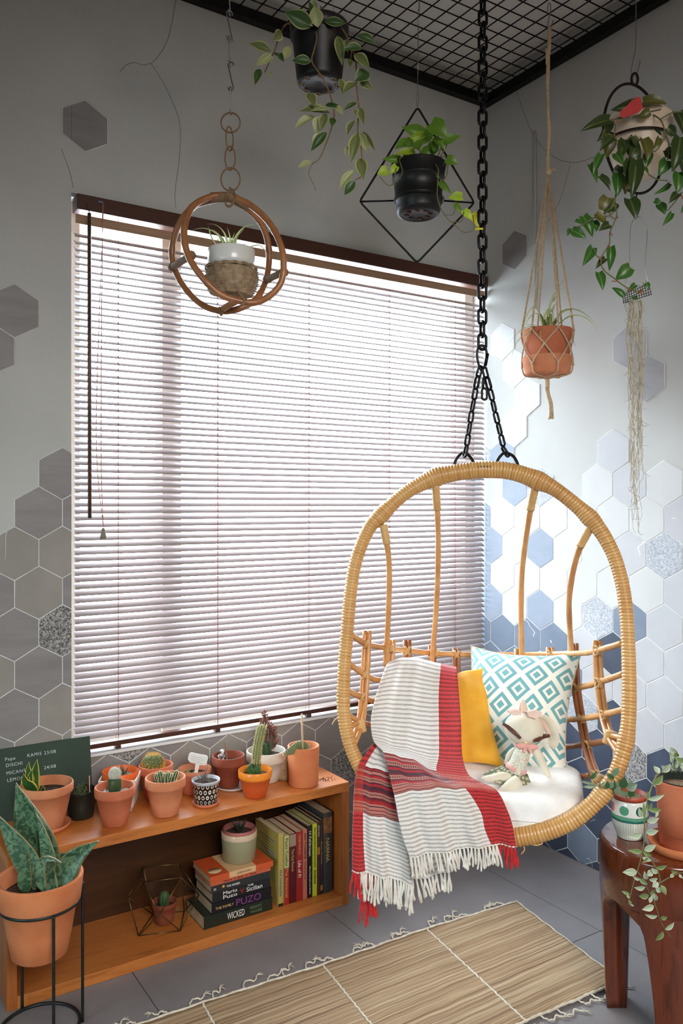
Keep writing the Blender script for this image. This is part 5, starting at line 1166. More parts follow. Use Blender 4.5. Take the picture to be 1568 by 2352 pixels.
e2 = (rB-rA); L2 = np.linalg.norm(e2[:2]); 
def far_edge(x): return np.interp(x, [-2.05, -1.416, -1.081, -.733, rA[0]], [-.495, -.511, -.530, -.535, rA[1]])
def near_edge(x): return far_edge(x)-.452-.006*math.sin(6*x)
rx0, rx1 = -1.95, rA[0]; NX, NY = 90, 26; A = []; shear = (rB[0]-rA[0])
RUG = thing('reed_rug', 'natural striped reed rug with knotted fringe lying on the grey floor', 'rug', (-1.1, -.75, 0))
for i in range(NX+1):
    x = rx0+(rx1-rx0)*i/NX; row = []
    for j in range(NY+1):
        t = j/NY; xx = x+shear*t*np.interp(x, [rx0, rx1], [.4, 1.0]); y = far_edge(x)*(1-t)+near_edge(x)*t; row.append((xx, y, .0045+.0016*abs(math.sin(17*xx))*abs(math.sin(9*t+xx))+.0012*math.sin(31*xx+5*t)**2))
    A.append(row)
A = np.array(A); g = G(); grid(g, A); obj('reed_mat', g, M_rug, RUG, solid=.003)
M_rc = mat('cotton_cord', (206, 196, 176), (226, 218, 200), 60, rough=.95)
def rugpt(x, t): return np.array([x+shear*t*np.interp(x, [rx0, rx1], [.4, 1.0]), far_edge(x)*(1-t)+near_edge(x)*t, .0075])
for x in (-.733, -1.081, -1.416, -1.76):
    P = [rugpt(x, t)+np.array([.0012*math.sin(140*t), 0, .0008*math.sin(97*t)]) for t in np.linspace(0, 1, 70)]; g = G(); tube(g, P, [.0022+.0008*(i % 2) for i in range(70)], 6); obj('seam_cord', g, M_rc, RUG)
for t in (0.0, 1.0):
    P = [rugpt(x, t)+np.array([0, .0015*math.sin(70*x), 0]) for x in np.linspace(rx0, rx1, 120)]; g = G(); tube(g, P, [.0028+.0012*(i % 2) for i in range(120)], 6); obj('edge_cord', g, M_rc, RUG)
g = G(); P = [rugpt(rx1-.002+.0015*math.sin(40*t), t) for t in np.linspace(0, 1, 60)]; tube(g, P, .0018, 6); obj('end_cord', g, M_rc, RUG)
for side, xs in ((0.0, np.arange(-1.90, rx1, .066)), (1.0, np.arange(-1.30, rx1-.0, .062))):
    for x in xs:
        x = x+rnd.uniform(-.012, .012); p = rugpt(x, side); d = np.array([0, 1 if side == 0 else -1, 0]); s = np.array([1, 0, 0]); w_ = rnd.uniform(.016, .028)*rnd.choice((-1, 1)); h = rnd.uniform(.028, .046)
        g = G(); Q = cr([p-s*w_*.2, p+d*h*.45-s*w_*.1, p+d*h*.8+s*w_*.5, p+d*h*.55+s*w_*1.2, p+d*h*.95+s*w_*1.7], 5); Q[:, 2] = .003+.003*np.abs(np.sin(np.arange(len(Q))*.9)); tube(g, Q, [.0022]*len(Q), 6)
        e = Q[-1]
        for q in range(5): a = rnd.uniform(-.9, .9); tube(g, [e, e+(s*np.sign(w_)*math.cos(a)+d*math.sin(a))*.009+UP*.001, e+(s*np.sign(w_)*math.cos(a*1.3)+d*math.sin(a*1.3))*.018], [.0011, .0009, .0005], 4)
        obj('tassel', g, M_rc, RUG)

# ------------------------------------------------------------------ wooden stool
M_stool = woodmat('stool_rosewood', (48, 18, 9), (112, 50, 22), (74, 28, 13), st=(9, 9, 1.3), rough=.22, coat=.6, sc=5)
sc_ = at(1531, 1950, 1.985); sc_[2] = 0; SR = .157; SH = .420
ST = thing('wooden_stool', 'dark glossy carved wooden drum stool at the right edge of the picture', 'stool', sc_)
def cd2(phi): return RT*math.cos(phi)+FW*math.sin(phi)
g = G(); lathe(g, [(0, SH-.128), (.095, SH-.128), (.150, SH-.130), (.1565, SH-.122), (SR, SH-.06), (SR, SH-.010), (SR-.003, SH-.003), (SR-.010, SH-.0002), (0, SH)], sc_, 72); obj('drum_seat', g, M_stool, ST)
for ph, wt, wb, drop in ((math.radians(158), 23, 17, 0), (math.radians(268), 42, 29, 0), (math.radians(33), 26, 18, 0)):
    A = []; na, nz = 14, 16
    for i in range(nz+1):
        t = i/nz; z = (SH-.118)*(1-t)+.0005*t; hw = math.radians(wt*(1-t)**1.6+wb*(1-(1-t)**1.6)); hw *= 1+1.0*math.exp(-(t/.055)**1.3); ro = SR-.001-.014*t; ri = .088+.006*t; ring = []
        for j in range(na+1): a = ph-hw+2*hw*j/na; ring.append(sc_+cd2(a)*ro+UP*z)
        for j in range(na+1): a = ph+hw*.86-2*hw*.86*j/na; ring.append(sc_+cd2(a)*ri+UP*z)
        ring.append(ring[0]); A.append(ring)
    g = G(); grid(g, A); k = len(A[0])-1; o = nz*(k+1); g.F.append(tuple(o+j for j in range(k))); g.M.append(0); obj('leg', g, M_stool, ST, recalc=True)

# painted pot with round-leaf plant
ZS_ = SH+.0004
c = at(1446, 1915, 2.0); c[2] = ZS_
t = thing('painted_pot', 'white glazed pot with green band and dots, round leafed plant, on the stool', 'potted plant', c)
n = NT('painted_glaze'); ob = n.coord(); z_ = n.xyz(ob)[2]; zz = n.ma('ADD', z_, n.ma('MULTIPLY', n.ma('SUBTRACT', n.noise(ob, 30, 2), .5), .004)); u, v = n.uv()
c0 = n.ramp(n.ma('MULTIPLY', zz, 10), [(0, lin((214, 220, 210))), (.455, lin((28, 104, 98))), (.515, lin((92, 160, 130))), (.60, lin((228, 230, 224)))], 'CONSTANT')
rib = n.ma('MULTIPLY', n.ma('LESS_THAN', z_, .045), n.ma('LESS_THAN', n.ma('FRACT', n.ma('MULTIPLY', u, 46)), .3)); c0 = n.mix(n.ma('MULTIPLY', rib, .55), c0, lin((150, 146, 126)))
uu = n.ma('SUBTRACT', n.ma('FRACT', n.ma('ADD', n.ma('MULTIPLY', u, 7), .62)), .5); vv = n.ma('MULTIPLY', n.ma('SUBTRACT', z_, .0745), 26.0); k = n.ma('LESS_THAN', n.ma('ADD', n.ma('MULTIPLY', uu, uu), n.ma('MULTIPLY', vv, vv)), .085)
par_ = n.ma('FLOOR', n.ma('MODULO', n.ma('ADD', n.ma('MULTIPLY', u, 7), .62), 2.0)); dc = n.mix(par_, lin((84, 156, 124)), lin((36, 92, 88))); dc = n.mix(n.ma('LESS_THAN', n.ma('ABSOLUTE', n.ma('SUBTRACT', u, .46)), .06), dc, lin((214, 96, 84))); n.inp(n.b, 'Base Color', n.mix(k, c0, dc)); M_pg = n.done(rough=.15, coat=.5)
g = G(); lathe(g, [(0, 0), (.029, 0), (.031, .002), (.0305, .006), (.037, .018), (.0425, .038), (.0445, .058), (.0435, .078), (.0405, .090), (.0395, .094), (.0365, .094), (.036, .07), (0, .07)], c, 56); obj('pot', g, M_pg, t)
c2 = c+UP*.05; g = G(); lathe(g, [(0, 0), (.026, 0), (.036, .046), (.0405, .047), (.041, .056), (.0385, .0565), (.037, .044), (0, .044)], c2, 44); obj('inner_pot', g, M_t3 if False else mat('red_plastic', (178, 78, 60), rough=.4), t)
soil(t, c2, .0365, mat('light_soil', (120, 94, 72), (160, 136, 110), 200, rough=1, bump=.8, bscale=300), .047)
Z5 = zoom(1300, 1680, 3.5)
M_rnd = leafmat('round_leaf', (98, 122, 96), (136, 150, 124), .05, rough=.35, mid2=(120, 140, 112)); M_rndd = leafmat('round_leaf_dark', (52, 82, 50), (98, 120, 84), .05, rough=.35)
M_stem = mat('plant_stem', (96, 104, 66), (120, 112, 70), 60, rough=.6); M_stemb = mat('stem_brown', (112, 84, 54), (140, 108, 66), 60, rough=.7)
def leaf_canon(name, m, fold=.2, curl=.12, p=.62, heart=0.0, nx=5, ny=10, tipc=1.0):
    g = G(); V = []; uv = []
    for i in range(ny+1):
        t = i/ny; wd = max(.01, math.sin(pi*t**p)**tipc)
        if heart and t < .25: wd = max(wd, math.sin(pi*.25**p)*(.72+.28*t/.25))
        xo = -heart*(1-min(1, t/.2)) if heart else 0
        for j in range(nx+1):
            u = j/nx*2-1; V.append((t+(xo*abs(u)), u*wd*.5, -curl*4*(t-.5)**2+curl+fold*abs(u)**1.4*wd*.5)); uv.append((j/nx, t))
    F = [(i*(nx+1)+j, i*(nx+1)+j+1, (i+1)*(nx+1)+j+1, (i+1)*(nx+1)+j) for i in range(ny) for j in range(nx)]
    g.add(V, F, 0, uv); return mesh_of(name, g, m)
def put_leaf(parent, me, zf, b, tp, w_, d, dt=0.0, roll=None, name='leaf', zs=None):
    """leaf from picture base b to tip tp; w_ = full width in the zoom's units"""
    s_ = zf(1, 0)[0]-zf(0, 0)[0]; B = at(*zf(*b), d); T_ = at(*zf(*tp), d+dt); X = T_-B; L = np.linalg.norm(X); x = X/L
    y0_ = np.cross(-FW, x); y0_ /= np.linalg.norm(y0_); z0_ = np.cross(x, y0_); r = rnd.uniform(-.5, .5) if roll is None else roll
    y = y0_*math.cos(r)+z0_*math.sin(r); z = np.cross(x, y); W_ = w_*s_*S(d)/max(.6, math.cos(r))
    M = Matrix(((x[0]*L, y[0]*W_, z[0]*L*.8, B[0]), (x[1]*L, y[1]*W_, z[1]*L*.8, B[1]), (x[2]*L, y[2]*W_, z[2]*L*.8, B[2]), (0, 0, 0, 1)))
    return place(name, me, parent, M)
def stem(parent, zf, pts, d, r, m, dd=0.0, name='stem', taper=.6):
    P = cr([at(*zf(x, y), (d if np.isscalar(d) else d[i])+dd*i/(len(pts)-1)) for i, (x, y) in enumerate(pts)], 6); g = G(); tube(g, P, np.linspace(r, r*taper, len(P)), 7); return obj(name, g, m, parent)
LR = leaf_canon('leaf', M_rnd, .12, .06, .75); LRd = leaf_canon('leaf', M_rndd, .12, .06, .75)
for pts in ([(490, 545), (450, 470), (395, 440), (330, 455), (290, 452), (235, 438)], [(290, 452), (250, 425), (215, 395)], [(395, 440), (385, 400), (372, 352)], [(490, 550), (470, 470), (480, 420)], [(510, 545), (520, 490), (530, 440)], [(262, 440), (275, 395), (285, 350)]): stem(t, Z5, pts, 1.93, .0014, M_stem)
for b, tp, w_, dk in (((240, 438), (128, 446), 36, 0), ((215, 412), (112, 398), 24, 0), ((190, 382), (256, 326), 36, 1), ((270, 436), (318, 408), 22, 0), ((385, 383), (318, 338), 36, 1), ((372, 352), (425, 290), 58, 0), ((330, 460), (330, 398), 44, 1), ((345, 455), (372, 400), 46, 0), ((378, 470), (392, 398), 34, 1), ((395, 500), (432, 436), 50, 0), ((450, 460), (468, 362), 74, 1), ((485, 462), (572, 420), 72, 0), ((505, 525), (545, 462), 62, 1), ((440, 480), (505, 515), 28, 0), ((470, 520), (430, 480), 40, 0), ((400, 445), (412, 395), 30, 0)):
    put_leaf(t, LRd if dk else LR, Z5, b, tp, w_, 1.925, 0, rnd.uniform(-.3, .3))

# terracotta pot with trailing plant
c = at(1566, 1940, 1.925); c[2] = ZS_
t = thing('trailing_plant_pot', 'tall terracotta pot in saucer on the stool with pale variegated trailing vines', 'potted plant', c)
saucer(t, c, .079, .022, M_t4, .006); c1 = c+UP*.0065
g = G(); lathe(g, [(0, 0), (.047, 0), (.0495, .004), (.051, .035), (.0535, .036), (.056, .10), (.0605, .155), (.060, .158), (.0545, .158), (.052, .13), (0, .13)], c1, 56); obj('pot', g, M_t2, t)
g = G(); lathe(g, [(.046, .09), (.054, .158), (.0555, .160), (.053, .160), (.0465, .135), (0, .135)], c1, 40); obj('inner_pot', g, M_dkpot, t)
soil(t, c1, .05, MATS['light_soil'], .142)
M_dis = leafmat('dischidia', (150, 168, 138), (214, 218, 196), .10, rough=.4, mid2=(176, 190, 162)); M_disg = leafmat('dischidia_green', (104, 128, 74), (190, 196, 160), .08, rough=.4)
LD = leaf_canon('leaf', M_dis, .25, .06, .8); LDg = leaf_canon('leaf', M_disg, .25, .06, .8)
dv = 1.782
stem(t, Z5, [(800, 330), (745, 335), (705, 400), (680, 470), (650, 570), (632, 680), (628, 780), (628, 860), (615, 950), (590, 1060), (560, 1150), (530, 1260), (505, 1370)], [1.90, 1.865, 1.84, 1.82, 1.80]+[dv]*8, .0020, M_stem, taper=.5)
stem(t, Z5, [(612, 965), (650, 985), (700, 1060), (745, 1150), (752, 1210), (715, 1270), (705, 1350), (730, 1440), (765, 1540), (840, 1655)], dv, .0016, M_stem)
stem(t, Z5, [(752, 1220), (800, 1190), (850, 1165), (900, 1142), (945, 1134)], dv, .0014, M_stem); stem(t, Z5, [(575, 1130), (620, 1190), (650, 1260), (690, 1330)], dv, .0013, M_stem)
for b, tp, w_ in (((700, 425), (778, 350), 58), ((748, 340), (702, 278), 44), ((770, 325), (838, 258), 62), ((655, 545), (790, 508), 44), ((648, 545), (655, 478), 38), ((655, 625), (767, 630), 40), ((625, 700), (618, 562), 34), ((605, 690), (582, 612), 38), ((655, 625), (688, 566), 30), ((648, 722), (748, 696), 48), ((718, 690), (738, 630), 22), ((640, 812), (743, 797), 50), ((606, 823), (497, 842), 55), ((625, 955), (722, 912), 50), ((608, 965), (494, 955), 38), ((615, 960), (690, 1000), 36), ((610, 1012), (686, 1040), 36), ((660, 1012), (605, 1052), 30),
    ((568, 1128), (450, 1132), 55), ((722, 1092), (812, 1074), 48), ((735, 1140), (682, 1098), 40), ((652, 1160), (696, 1112), 46), ((645, 1190), (628, 1120), 36), ((600, 1190), (532, 1162), 32), ((590, 1182), (656, 1232), 38), ((665, 1192), (738, 1180), 40), ((635, 1252), (544, 1252), 48), ((664, 1316), (580, 1322), 54), ((758, 1235), (802, 1316), 40), ((740, 1215), (690, 1250), 44), ((720, 1262), (770, 1285), 44), ((700, 1290), (672, 1300), 50), ((705, 1300), (722, 1362), 40), ((680, 1330), (668, 1380), 32), ((705, 1402), (606, 1432), 50), ((735, 1482), (630, 1470), 40), ((758, 1502), (812, 1492), 36), ((792, 1592), (868, 1534), 44), ((775, 1606), (714, 1682), 50), ((510, 1312), (444, 1282), 26), ((508, 1342), (488, 1306), 20), ((520, 1392), (498, 1352), 24), ((512, 1388), (545, 1404), 14), ((842, 1122), (900, 1128), 30), ((835, 1175), (862, 1140), 26), ((905, 1150), (938, 1182), 22), ((700, 1345), (690, 1290), 30), ((720, 1240), (700, 1196), 34)):
    put_leaf(t, LD if rnd.random() < .7 else LDg, Z5, b, tp, w_, dv-.004, rnd.uniform(-.01, .01), rnd.uniform(-.45, .45))
for (x, y) in ((850, 250), (870, 210), (880, 170), (900, 250), (860, 290), (915, 290), (930, 240), (820, 300), (890, 310), (940, 300), (905, 200), (960, 260), (850, 200), (990, 230), (960, 310)):
    a = rnd.uniform(0, 2*pi); put_leaf(t, LD if rnd.random() < .6 else LDg, Z5, (x, y), (x+58*math.cos(a), y-20-40*abs(math.sin(a))), 42, 1.90+rnd.uniform(-.03, .02), 0, rnd.uniform(-.6, .6))
for pts in ([(880, 330), (870, 260), (880, 175)], [(920, 330), (910, 270), (930, 210)], [(850, 330), (830, 290), (800, 300)], [(960, 330), (970, 270), (1000, 230)]): stem(t, Z5, pts, 1.90, .0014, M_stem)
# ------------------------------------------------------------------ hanging rattan hoop planter
M_wire = mat('steel_wire', (150, 148, 146), rough=.3, metal=.9); M_reed = rattan('reed_brown', [(120, 92, 64), (150, 120, 88)], 40, .85, coat=0); M_hoop = rattan('hoop_rattan', [(122, 72, 38), (164, 106, 64), (190, 134, 90)], 10)
Z3 = zoom(350, 0, 3.0943)
dR = 2.10
HGs = 'S hooks of the rattan planter'
def shook(y0, y1, x, rotA, lab, dx=0):
    """wire S hook between picture heights y0 and y1"""
    L = (y1-y0)*S(dR); c = at(x, (y0+y1)/2, dR); r = .0075; ax = RT*math.cos(rotA)+FW*math.sin(rotA); P = []
    for a in np.linspace(-20, 180, 12): P.append(c+UP*(L/2-r)+UP*r*math.sin(math.radians(a))+ax*(r*math.cos(math.radians(a))+0))
    for a in np.linspace(0, -200, 12)[1:]: P.append(c-UP*(L/2-r)+UP*r*math.sin(math.radians(a))+ax*(r*math.cos(math.radians(a)))*1.0)
    P = np.array(P); g = G(); tube(g, cr(P, 2), .0018, 7); h = thing('s_hook', lab, 'hook', c, HGs); obj('wire', g, M_wire, h)
HL_ = ['topmost visible', 'second highest', 'third', 'fourth', 'lowest']
for i, (y0, y1, ra) in enumerate(((-26, 34, 1.4), (25, 93, .35), (84, 152, 1.45), (143, 208, -.3), (200, 265, 1.5))):
    shook(y0, y1, 527+(3 if i > 2 else 0), ra, HL_[i]+' bent wire hook in the row above the rattan hoop planter')
wp_ = at(527, -26, dR); g = G(); tube(g, [wp_-UP*.002, np.array([wp_[0], wp_[1], ZF+.036])], .0018, 6); tag(obj('hanging_wire', g, M_wire), 'straight steel wire from the ceiling grid to the row of hooks', 'wire')
PLR = thing('rattan_hoop_planter', 'two brown rattan hoops holding a woven basket, hanging before the window', 'hanging planter', at(*Z3(540, 2150), dR))
def zl(pts, d): return np.array([at(*Z3(x, y), d if np.isscalar(d) else d[i]) for i, (x, y) in enumerate(pts)])
for cx_, cy_, w_, h_, sd in ((555, 872, 68, 70, 0), (548, 985, 20, 85, 1), (552, 1125, 36, 84, 0), (555, 1275, 68, 82, 0)):
    P = []; ax = RT if sd == 0 else (RT*.45+FW*.89)
    for i in range(30):
        a = 2*pi*i/30; P.append(at(*Z3(cx_, cy_), dR)+ax*(w_*(1 if sd == 0 else 2.2))/3.094*S(dR)*math.cos(a)+UP*h_/3.094*S(dR)*math.sin(a))
    g = G(); 
    for q in (0, 1):
        Q = [p+(UP*math.cos(9*2*pi*i/30+pi*q)+FW*math.sin(9*2*pi*i/30+pi*q))*.0010 for i, p in enumerate(P)]; tube(g, Q, .0019, 6, closed=True)
    obj('reed_ring', g, M_reed, PLR)
hA = [(555, 1405), (420, 1425), (290, 1470), (190, 1590), (142, 1750), (150, 1890), (225, 2040), (350, 2165), (500, 2212), (640, 2185), (740, 2120), (800, 2010), (828, 1860), (815, 1700), (760, 1570), (660, 1470)]
dA = [2.10, 2.12, 2.15, 2.18, 2.20, 2.20, 2.19, 2.16, 2.13, 2.13, 2.15, 2.17, 2.18, 2.17, 2.15, 2.12]
hB = [(560, 1400), (430, 1395), (300, 1455), (240, 1560), (226, 1700), (270, 1850), (370, 1990), (480, 2090), (600, 2135), (730, 2150), (850, 2090), (920, 1990), (930, 1830), (890, 1690), (810, 1560), (690, 1455)]
dB = [2.09, 2.085, 2.06, 2.03, 2.01, 2.0, 2.0, 2.01, 2.02, 2.03, 2.03, 2.03, 2.03, 2.04, 2.06, 2.08]
for h, d in ((hA, dA), (hB, dB)):
    P, L = resample(cr(zl(h, d), 8, True), 96, True); R_ = np.full(96, .0084); 
    for k in range(0, 96, 13): R_[k] *= 1.14
    g = G(); tube(g, P, R_, 10, closed=True); obj('hoop', g, M_hoop, PLR)
P, _ = resample(cr(zl([(415, 1405), (500, 1400), (560, 1405), (620, 1435), (680, 1468)], 2.093), 8), 40); g = G(); tube(g, P, [.0125+.0009*(i % 2) for i in range(40)], 12); obj('top_binding', g, M_reed, PLR)
g = G(); 
for q in (0, .004): tube(g, cr(zl([(545, 1340), (580, 1370), (582, 1430), (550, 1472), (520, 1455), (525, 1400), (555, 1345)], 2.078)+UP*q, 5), .0018, 6)
obj('cord_tie', g, M_reed, PLR)
for a, b, da, db in (((138, 1900), (276, 1815), 2.20, 2.0), ((812, 1985), (935, 1935), 2.17, 2.03)):
    P, _ = resample(zl([a, b], [da, db]), 40); g = G(); tube(g, P, [.0085+.0008*(i % 2)+(.003 if i < 4 or i > 35 else 0) for i in range(40)], 12); obj('spacer', g, M_reed, PLR)
bc = at(*Z3(560, 2110), 2.10); n = NT('wicker'); u, v = n.uv(); f = n.noise(n.coord(), 90, 3); n.inp(n.b, 'Base Color', n.ramp(f, [(.3, lin((122, 98, 72))), (.7, lin((174, 150, 120)))])); M_wick = n.done(rough=.7)
def wick(a, z, u): return 1+.035*math.sin(13*a+pi*round(u*40))
pr = [(.012, .001), (.03, -.001), (.043, .002)]
for i in range(44):
    t_ = i/43; r_ = .048+.019*math.sin(pi*(.10+.62*t_)); pr.append((r_+.0016*(1 if i % 2 else -1), .004+.066*t_))
pr += [(.058, .071), (.054, .069), (.050, .030), (0, .012)]
g = G(); lathe(g, pr, bc, 78, rf=lambda a, z, u: 1+.028*math.sin(13*a+pi*int(u*len(pr)/2)), tilt=rot_to(UP-.06*FW+.05*RT)); obj('wicker_basket', g, M_wick, PLR)
g = G()
for r_, z in ((.0655, .070), (.0660, .073)): tube(g, [bc+np.array([r_*math.cos(a), r_*math.sin(a), z+.0012*math.sin(16*a)]) for a in np.linspace(0, 2*pi, 64, endpoint=False)], .0022, 6, closed=True)
obj('rim_braid', g, M_wick, PLR)
g = G(); P = zl([(500, 2195), (560, 2160), (640, 2120)], [2.10, 2.08, 2.06]); tube(g, cr(P, 6), .0085, 8); obj('cross_bar', g, M_hoop, PLR)
for pts in ([(480, 2180), (478, 2215), (490, 2238), (500, 2200)], [(612, 2080), (640, 2110), (655, 2150), (628, 2165)]):
    g = G(); tube(g, cr(zl(pts, 2.015 if pts[0][0] > 500 else 2.10), 6), .0035, 6); obj('tie', g, M_reed, PLR)
c = bc+UP*.030
t = thing('white_hanging_pot', 'white enamel pot with spider plant inside the hanging wicker basket', 'potted plant', c)
g = G(); lathe(g, [(0, -.012), (.046, -.012), (.048, -.008), (.0535, .045), (.0590, .050), (.0605, .056), (.0605, .088), (.0595, .0905), (.0575, .0905), (.056, .075), (0, .075)], c, 56); obj('pot', g, M_white, t); soil(t, c, .055, M_soil, .076)
M_spl = leafmat('spider_leaf_dim', (176, 190, 130), (84, 118, 54), .26, rough=.4, trans=.3)
for pts, w_ in (([(520, 1810), (490, 1700), (400, 1632), (310, 1628), (250, 1662)], .011), ([(530, 1800), (480, 1690), (430, 1640), (405, 1650), (440, 1720), (482, 1775)], .010), ([(545, 1800), (552, 1700), (530, 1612)], .010), ([(560, 1800), (600, 1680), (660, 1612), (740, 1598), (790, 1628)], .012), ([(575, 1800), (600, 1690), (640, 1640), (655, 1610)], .010), ([(600, 1805), (640, 1745), (700, 1728)], .009), ([(620, 1812), (700, 1758), (770, 1750), (825, 1825)], .011), ([(550, 1790), (510, 1660), (450, 1600), (380, 1592)], .008), ([(620, 1820), (660, 1788), (688, 1832)], .009), ([(540, 1800), (575, 1710), (600, 1680)], .012), ([(525, 1810), (470, 1760), (420, 1690), (395, 1600)], .008), ([(580, 1810), (560, 1740), (585, 1650)], .012), ([(560, 1810), (520, 1750), (500, 1680)], .012)):
    P = zl(pts, 2.10+rnd.uniform(-.03, .02)); P, _ = resample(cr(P, 8), 18); g = G(); ribbon(g, P, lens(w_, .3), -FW*.6+UP*.8, .5); obj('leaf', g, M_spl, t)

# ------------------------------------------------------------------ variegated wax plant in black nursery pot
ZA = zoom(550, 0, 2.6133)
M_nur = mat('nursery_black', (13, 13, 14), (20, 20, 22), 30, rough=.42)
dH = 2.0; c = at(733, 196, dH)
t = thing('hanging_wax_plant', 'black nursery pot hung near the ceiling with cream edged trailing leaves', 'hanging plant', c)
g = G(); lathe(g, [(.030, .006), (.042, .0), (.0525, .003), (.0545, .014), (.056, .020), (.066, .112), (.067, .114), (.0715, .116), (.0725, .142), (.0715, .144), (.069, .144), (.066, .112), (.062, .1), (0, .1)], c, 56); lathe(g, [(0, .010), (.030, .006)], c, 56); obj('pot', g, M_nur, t)
for i in range(8):
    a = i*pi/4+.3; p = c+np.array([.043*math.cos(a), .043*math.sin(a), .0005]); g = G(); tube(g, [p+np.array([.0075*math.cos(b)*1.1, .0055*math.sin(b), 0]) for b in np.linspace(0, 2*pi, 16, endpoint=False)], .0011, 6, closed=True); obj('drain_hole', g, mat('hole_rim', (150, 128, 92), rough=.8), t)
soil(t, c, .064, M_soil, .128)
M_hoya = leafmat('hoya', (96, 108, 58), (178, 178, 122), .12, rough=.42, mid2=(120, 128, 76)); M_hoyal = leafmat('hoya_pale', (150, 158, 106), (188, 188, 136), .10, rough=.42); M_hoyad = leafmat('hoya_green', (54, 82, 36), (164, 168, 112), .08, rough=.4)
LH = [leaf_canon('leaf', m_, .3, .10, .85, nx=6) for m_ in (M_hoya, M_hoyal, M_hoyad)]
for pts, dd_ in (([(450, 165), (462, 230), (447, 300), (435, 372), (500, 470), (540, 560), (568, 680), (548, 780), (520, 860), (480, 950), (435, 985)], [1.96]+[1.915]*4+[1.95]*6), ([(560, 150), (620, 180), (690, 330), (700, 430), (702, 520), (715, 640), (710, 780), (730, 900), (738, 1040), (695, 1080)], [1.98, 1.95]+[1.92]*8), ([(330, 150), (280, 145), (240, 210), (215, 290), (180, 370), (150, 435)], [2.0, 1.97, 1.96, 1.95, 1.95, 1.95]), ([(640, 210), (670, 300), (660, 380)], [1.94]*3)):
    stem(t, ZA, pts, dd_, .0022, M_stemb)
g = G(); tube(g, cr([at(*ZA(435, 985), 1.95), at(*ZA(415, 1040), 1.95), at(*ZA(440, 1100), 1.95), at(*ZA(460, 1145), 1.95)], 5), .0007, 5); obj('tendril', g, M_stemb, t)
HL = [((440, 155), (270, 72), 95, 2, .4), ((440, 160), (290, 95), 48, 1, 0), ((470, 165), (448, 36), 84, 1, 0), ((500, 145), (482, 32), 50, 2, .8), ((510, 130), (638, 142), 52, 2, .3), ((430, 90), (410, 5), 40, 2, .9), ((455, 60), (440, -10), 40, 1, .3), ((250, 185), (200, 242), 46, 0, .8), ((192, 312), (58, 262), 60, 0, 0), ((190, 322), (95, 395), 44, 1, .5), ((205, 342), (138, 378), 40, 1, .2), ((238, 322), (268, 372), 36, 2, .3), ((265, 352), (302, 278), 50, 1, .3), ((195, 318), (252, 362), 34, 2, .6), ((122, 415), (92, 512), 52, 2, .1), ((180, 432), (182, 476), 22, 1, .3),
 ((432, 372), (314, 366), 62, 2, 0), ((588, 215), (616, 396), 62, 0, 0), ((705, 215), (818, 258), 58, 2, 0), ((735, 292), (620, 296), 58, 2, .1), ((690, 325), (782, 418), 66, 0, 0), ((650, 352), (662, 402), 42, 0, .5), ((778, 436), (688, 488), 92, 2, 0), ((702, 502), (618, 562), 60, 0, .3), ((722, 482), (802, 540), 52, 0, .2), ((602, 472), (618, 562), 44, 0, .3), ((412, 562), (450, 642), 70, 0, .2), ((545, 682), (358, 668), 62, 0, .3), ((548, 660), (420, 668), 26, 1, 0), ((558, 640), (622, 692), 42, 1, .3), ((515, 632), (612, 642), 30, 2, .2), ((452, 702), (328, 778), 52, 1, .3), ((500, 700), (452, 800), 84, 1, 0), ((520, 684), (482, 792), 60, 0, 0), ((560, 708), (552, 762), 50, 2, .2), ((522, 792), (428, 908), 60, 2, .1), ((500, 802), (432, 872), 50, 1, .2), ((432, 972), (348, 1008), 36, 1, 0),
 ((702, 618), (624, 662), 36, 2, .1), ((720, 648), (745, 752), 52, 0, .1), ((690, 658), (702, 692), 40, 0, .2), ((690, 722), (648, 812), 42, 0, .6), ((708, 800), (668, 978), 76, 0, 0), ((722, 800), (766, 915), 52, 1, .1), ((738, 790), (812, 905), 46, 0, .4), ((722, 950), (742, 1082), 78, 0, 0), ((690, 1022), (596, 1142), 50, 1, .2), ((692, 1085), (630, 1172), 62, 2, 0), ((650, 880), (634, 942), 26, 1, .2), ((640, 235), (652, 320), 40, 0, .4)]
for b, tp, w_, m_, r_ in HL: put_leaf(t, LH[m_], ZA, b, tp, w_, 1.925+rnd.uniform(-.015, .02), rnd.uniform(-.02, .01), r_*rnd.choice((-1, 1)))
for x0_, x1_ in ((715, 690), (745, 735), (772, 800)):
    g = G(); a = at(x0_, 90, dH)+FW*rnd.uniform(-.02, .02)-UP*.0; tube(g, [a, at(741, -250, dH)], .0006, 5); obj('hanging_wire', g, M_wire, t)
hk = at(741, -250, dH); g = G(); tube(g, [hk, np.array([hk[0], hk[1], ZF+.036])], .0012, 6); obj('hook', g, M_wire, t)

# ------------------------------------------------------------------ diamond hanger with pothos
dD = 2.32
DH = thing('diamond_plant_hanger', 'black metal diamond shaped plant hanger on a thin wire', 'plant hanger', at(957.6, 603, dD))
g = G(); P = []
cs = [at(958.7, 246, dD), at(1089, 466, dD), at(957.6, 604, dD), at(825.5, 463, dD)]
for i in range(4):
    a, b, c_ = cs[i-1], cs[i], cs[(i+1) % 4]; u1 = (a-b)/np.linalg.norm(a-b); u2 = (c_-b)/np.linalg.norm(c_-b)
    for q in np.linspace(0, 1, 6): P.append(b+u1*.012*(1-q)**2+u2*.012*q**2)
tube(g, P, .0030, 8, closed=True); obj('diamond_frame', g, M_black, DH)
pc_ = at(961.5, 461, dD); rr_ = .070
g = G(); tube(g, [cs[3], pc_-RT*rr_], .0026, 8); obj('arm', g, M_black, DH); g = G(); tube(g, [cs[1], pc_+RT*rr_], .0026, 8); obj('arm', g, M_black, DH)
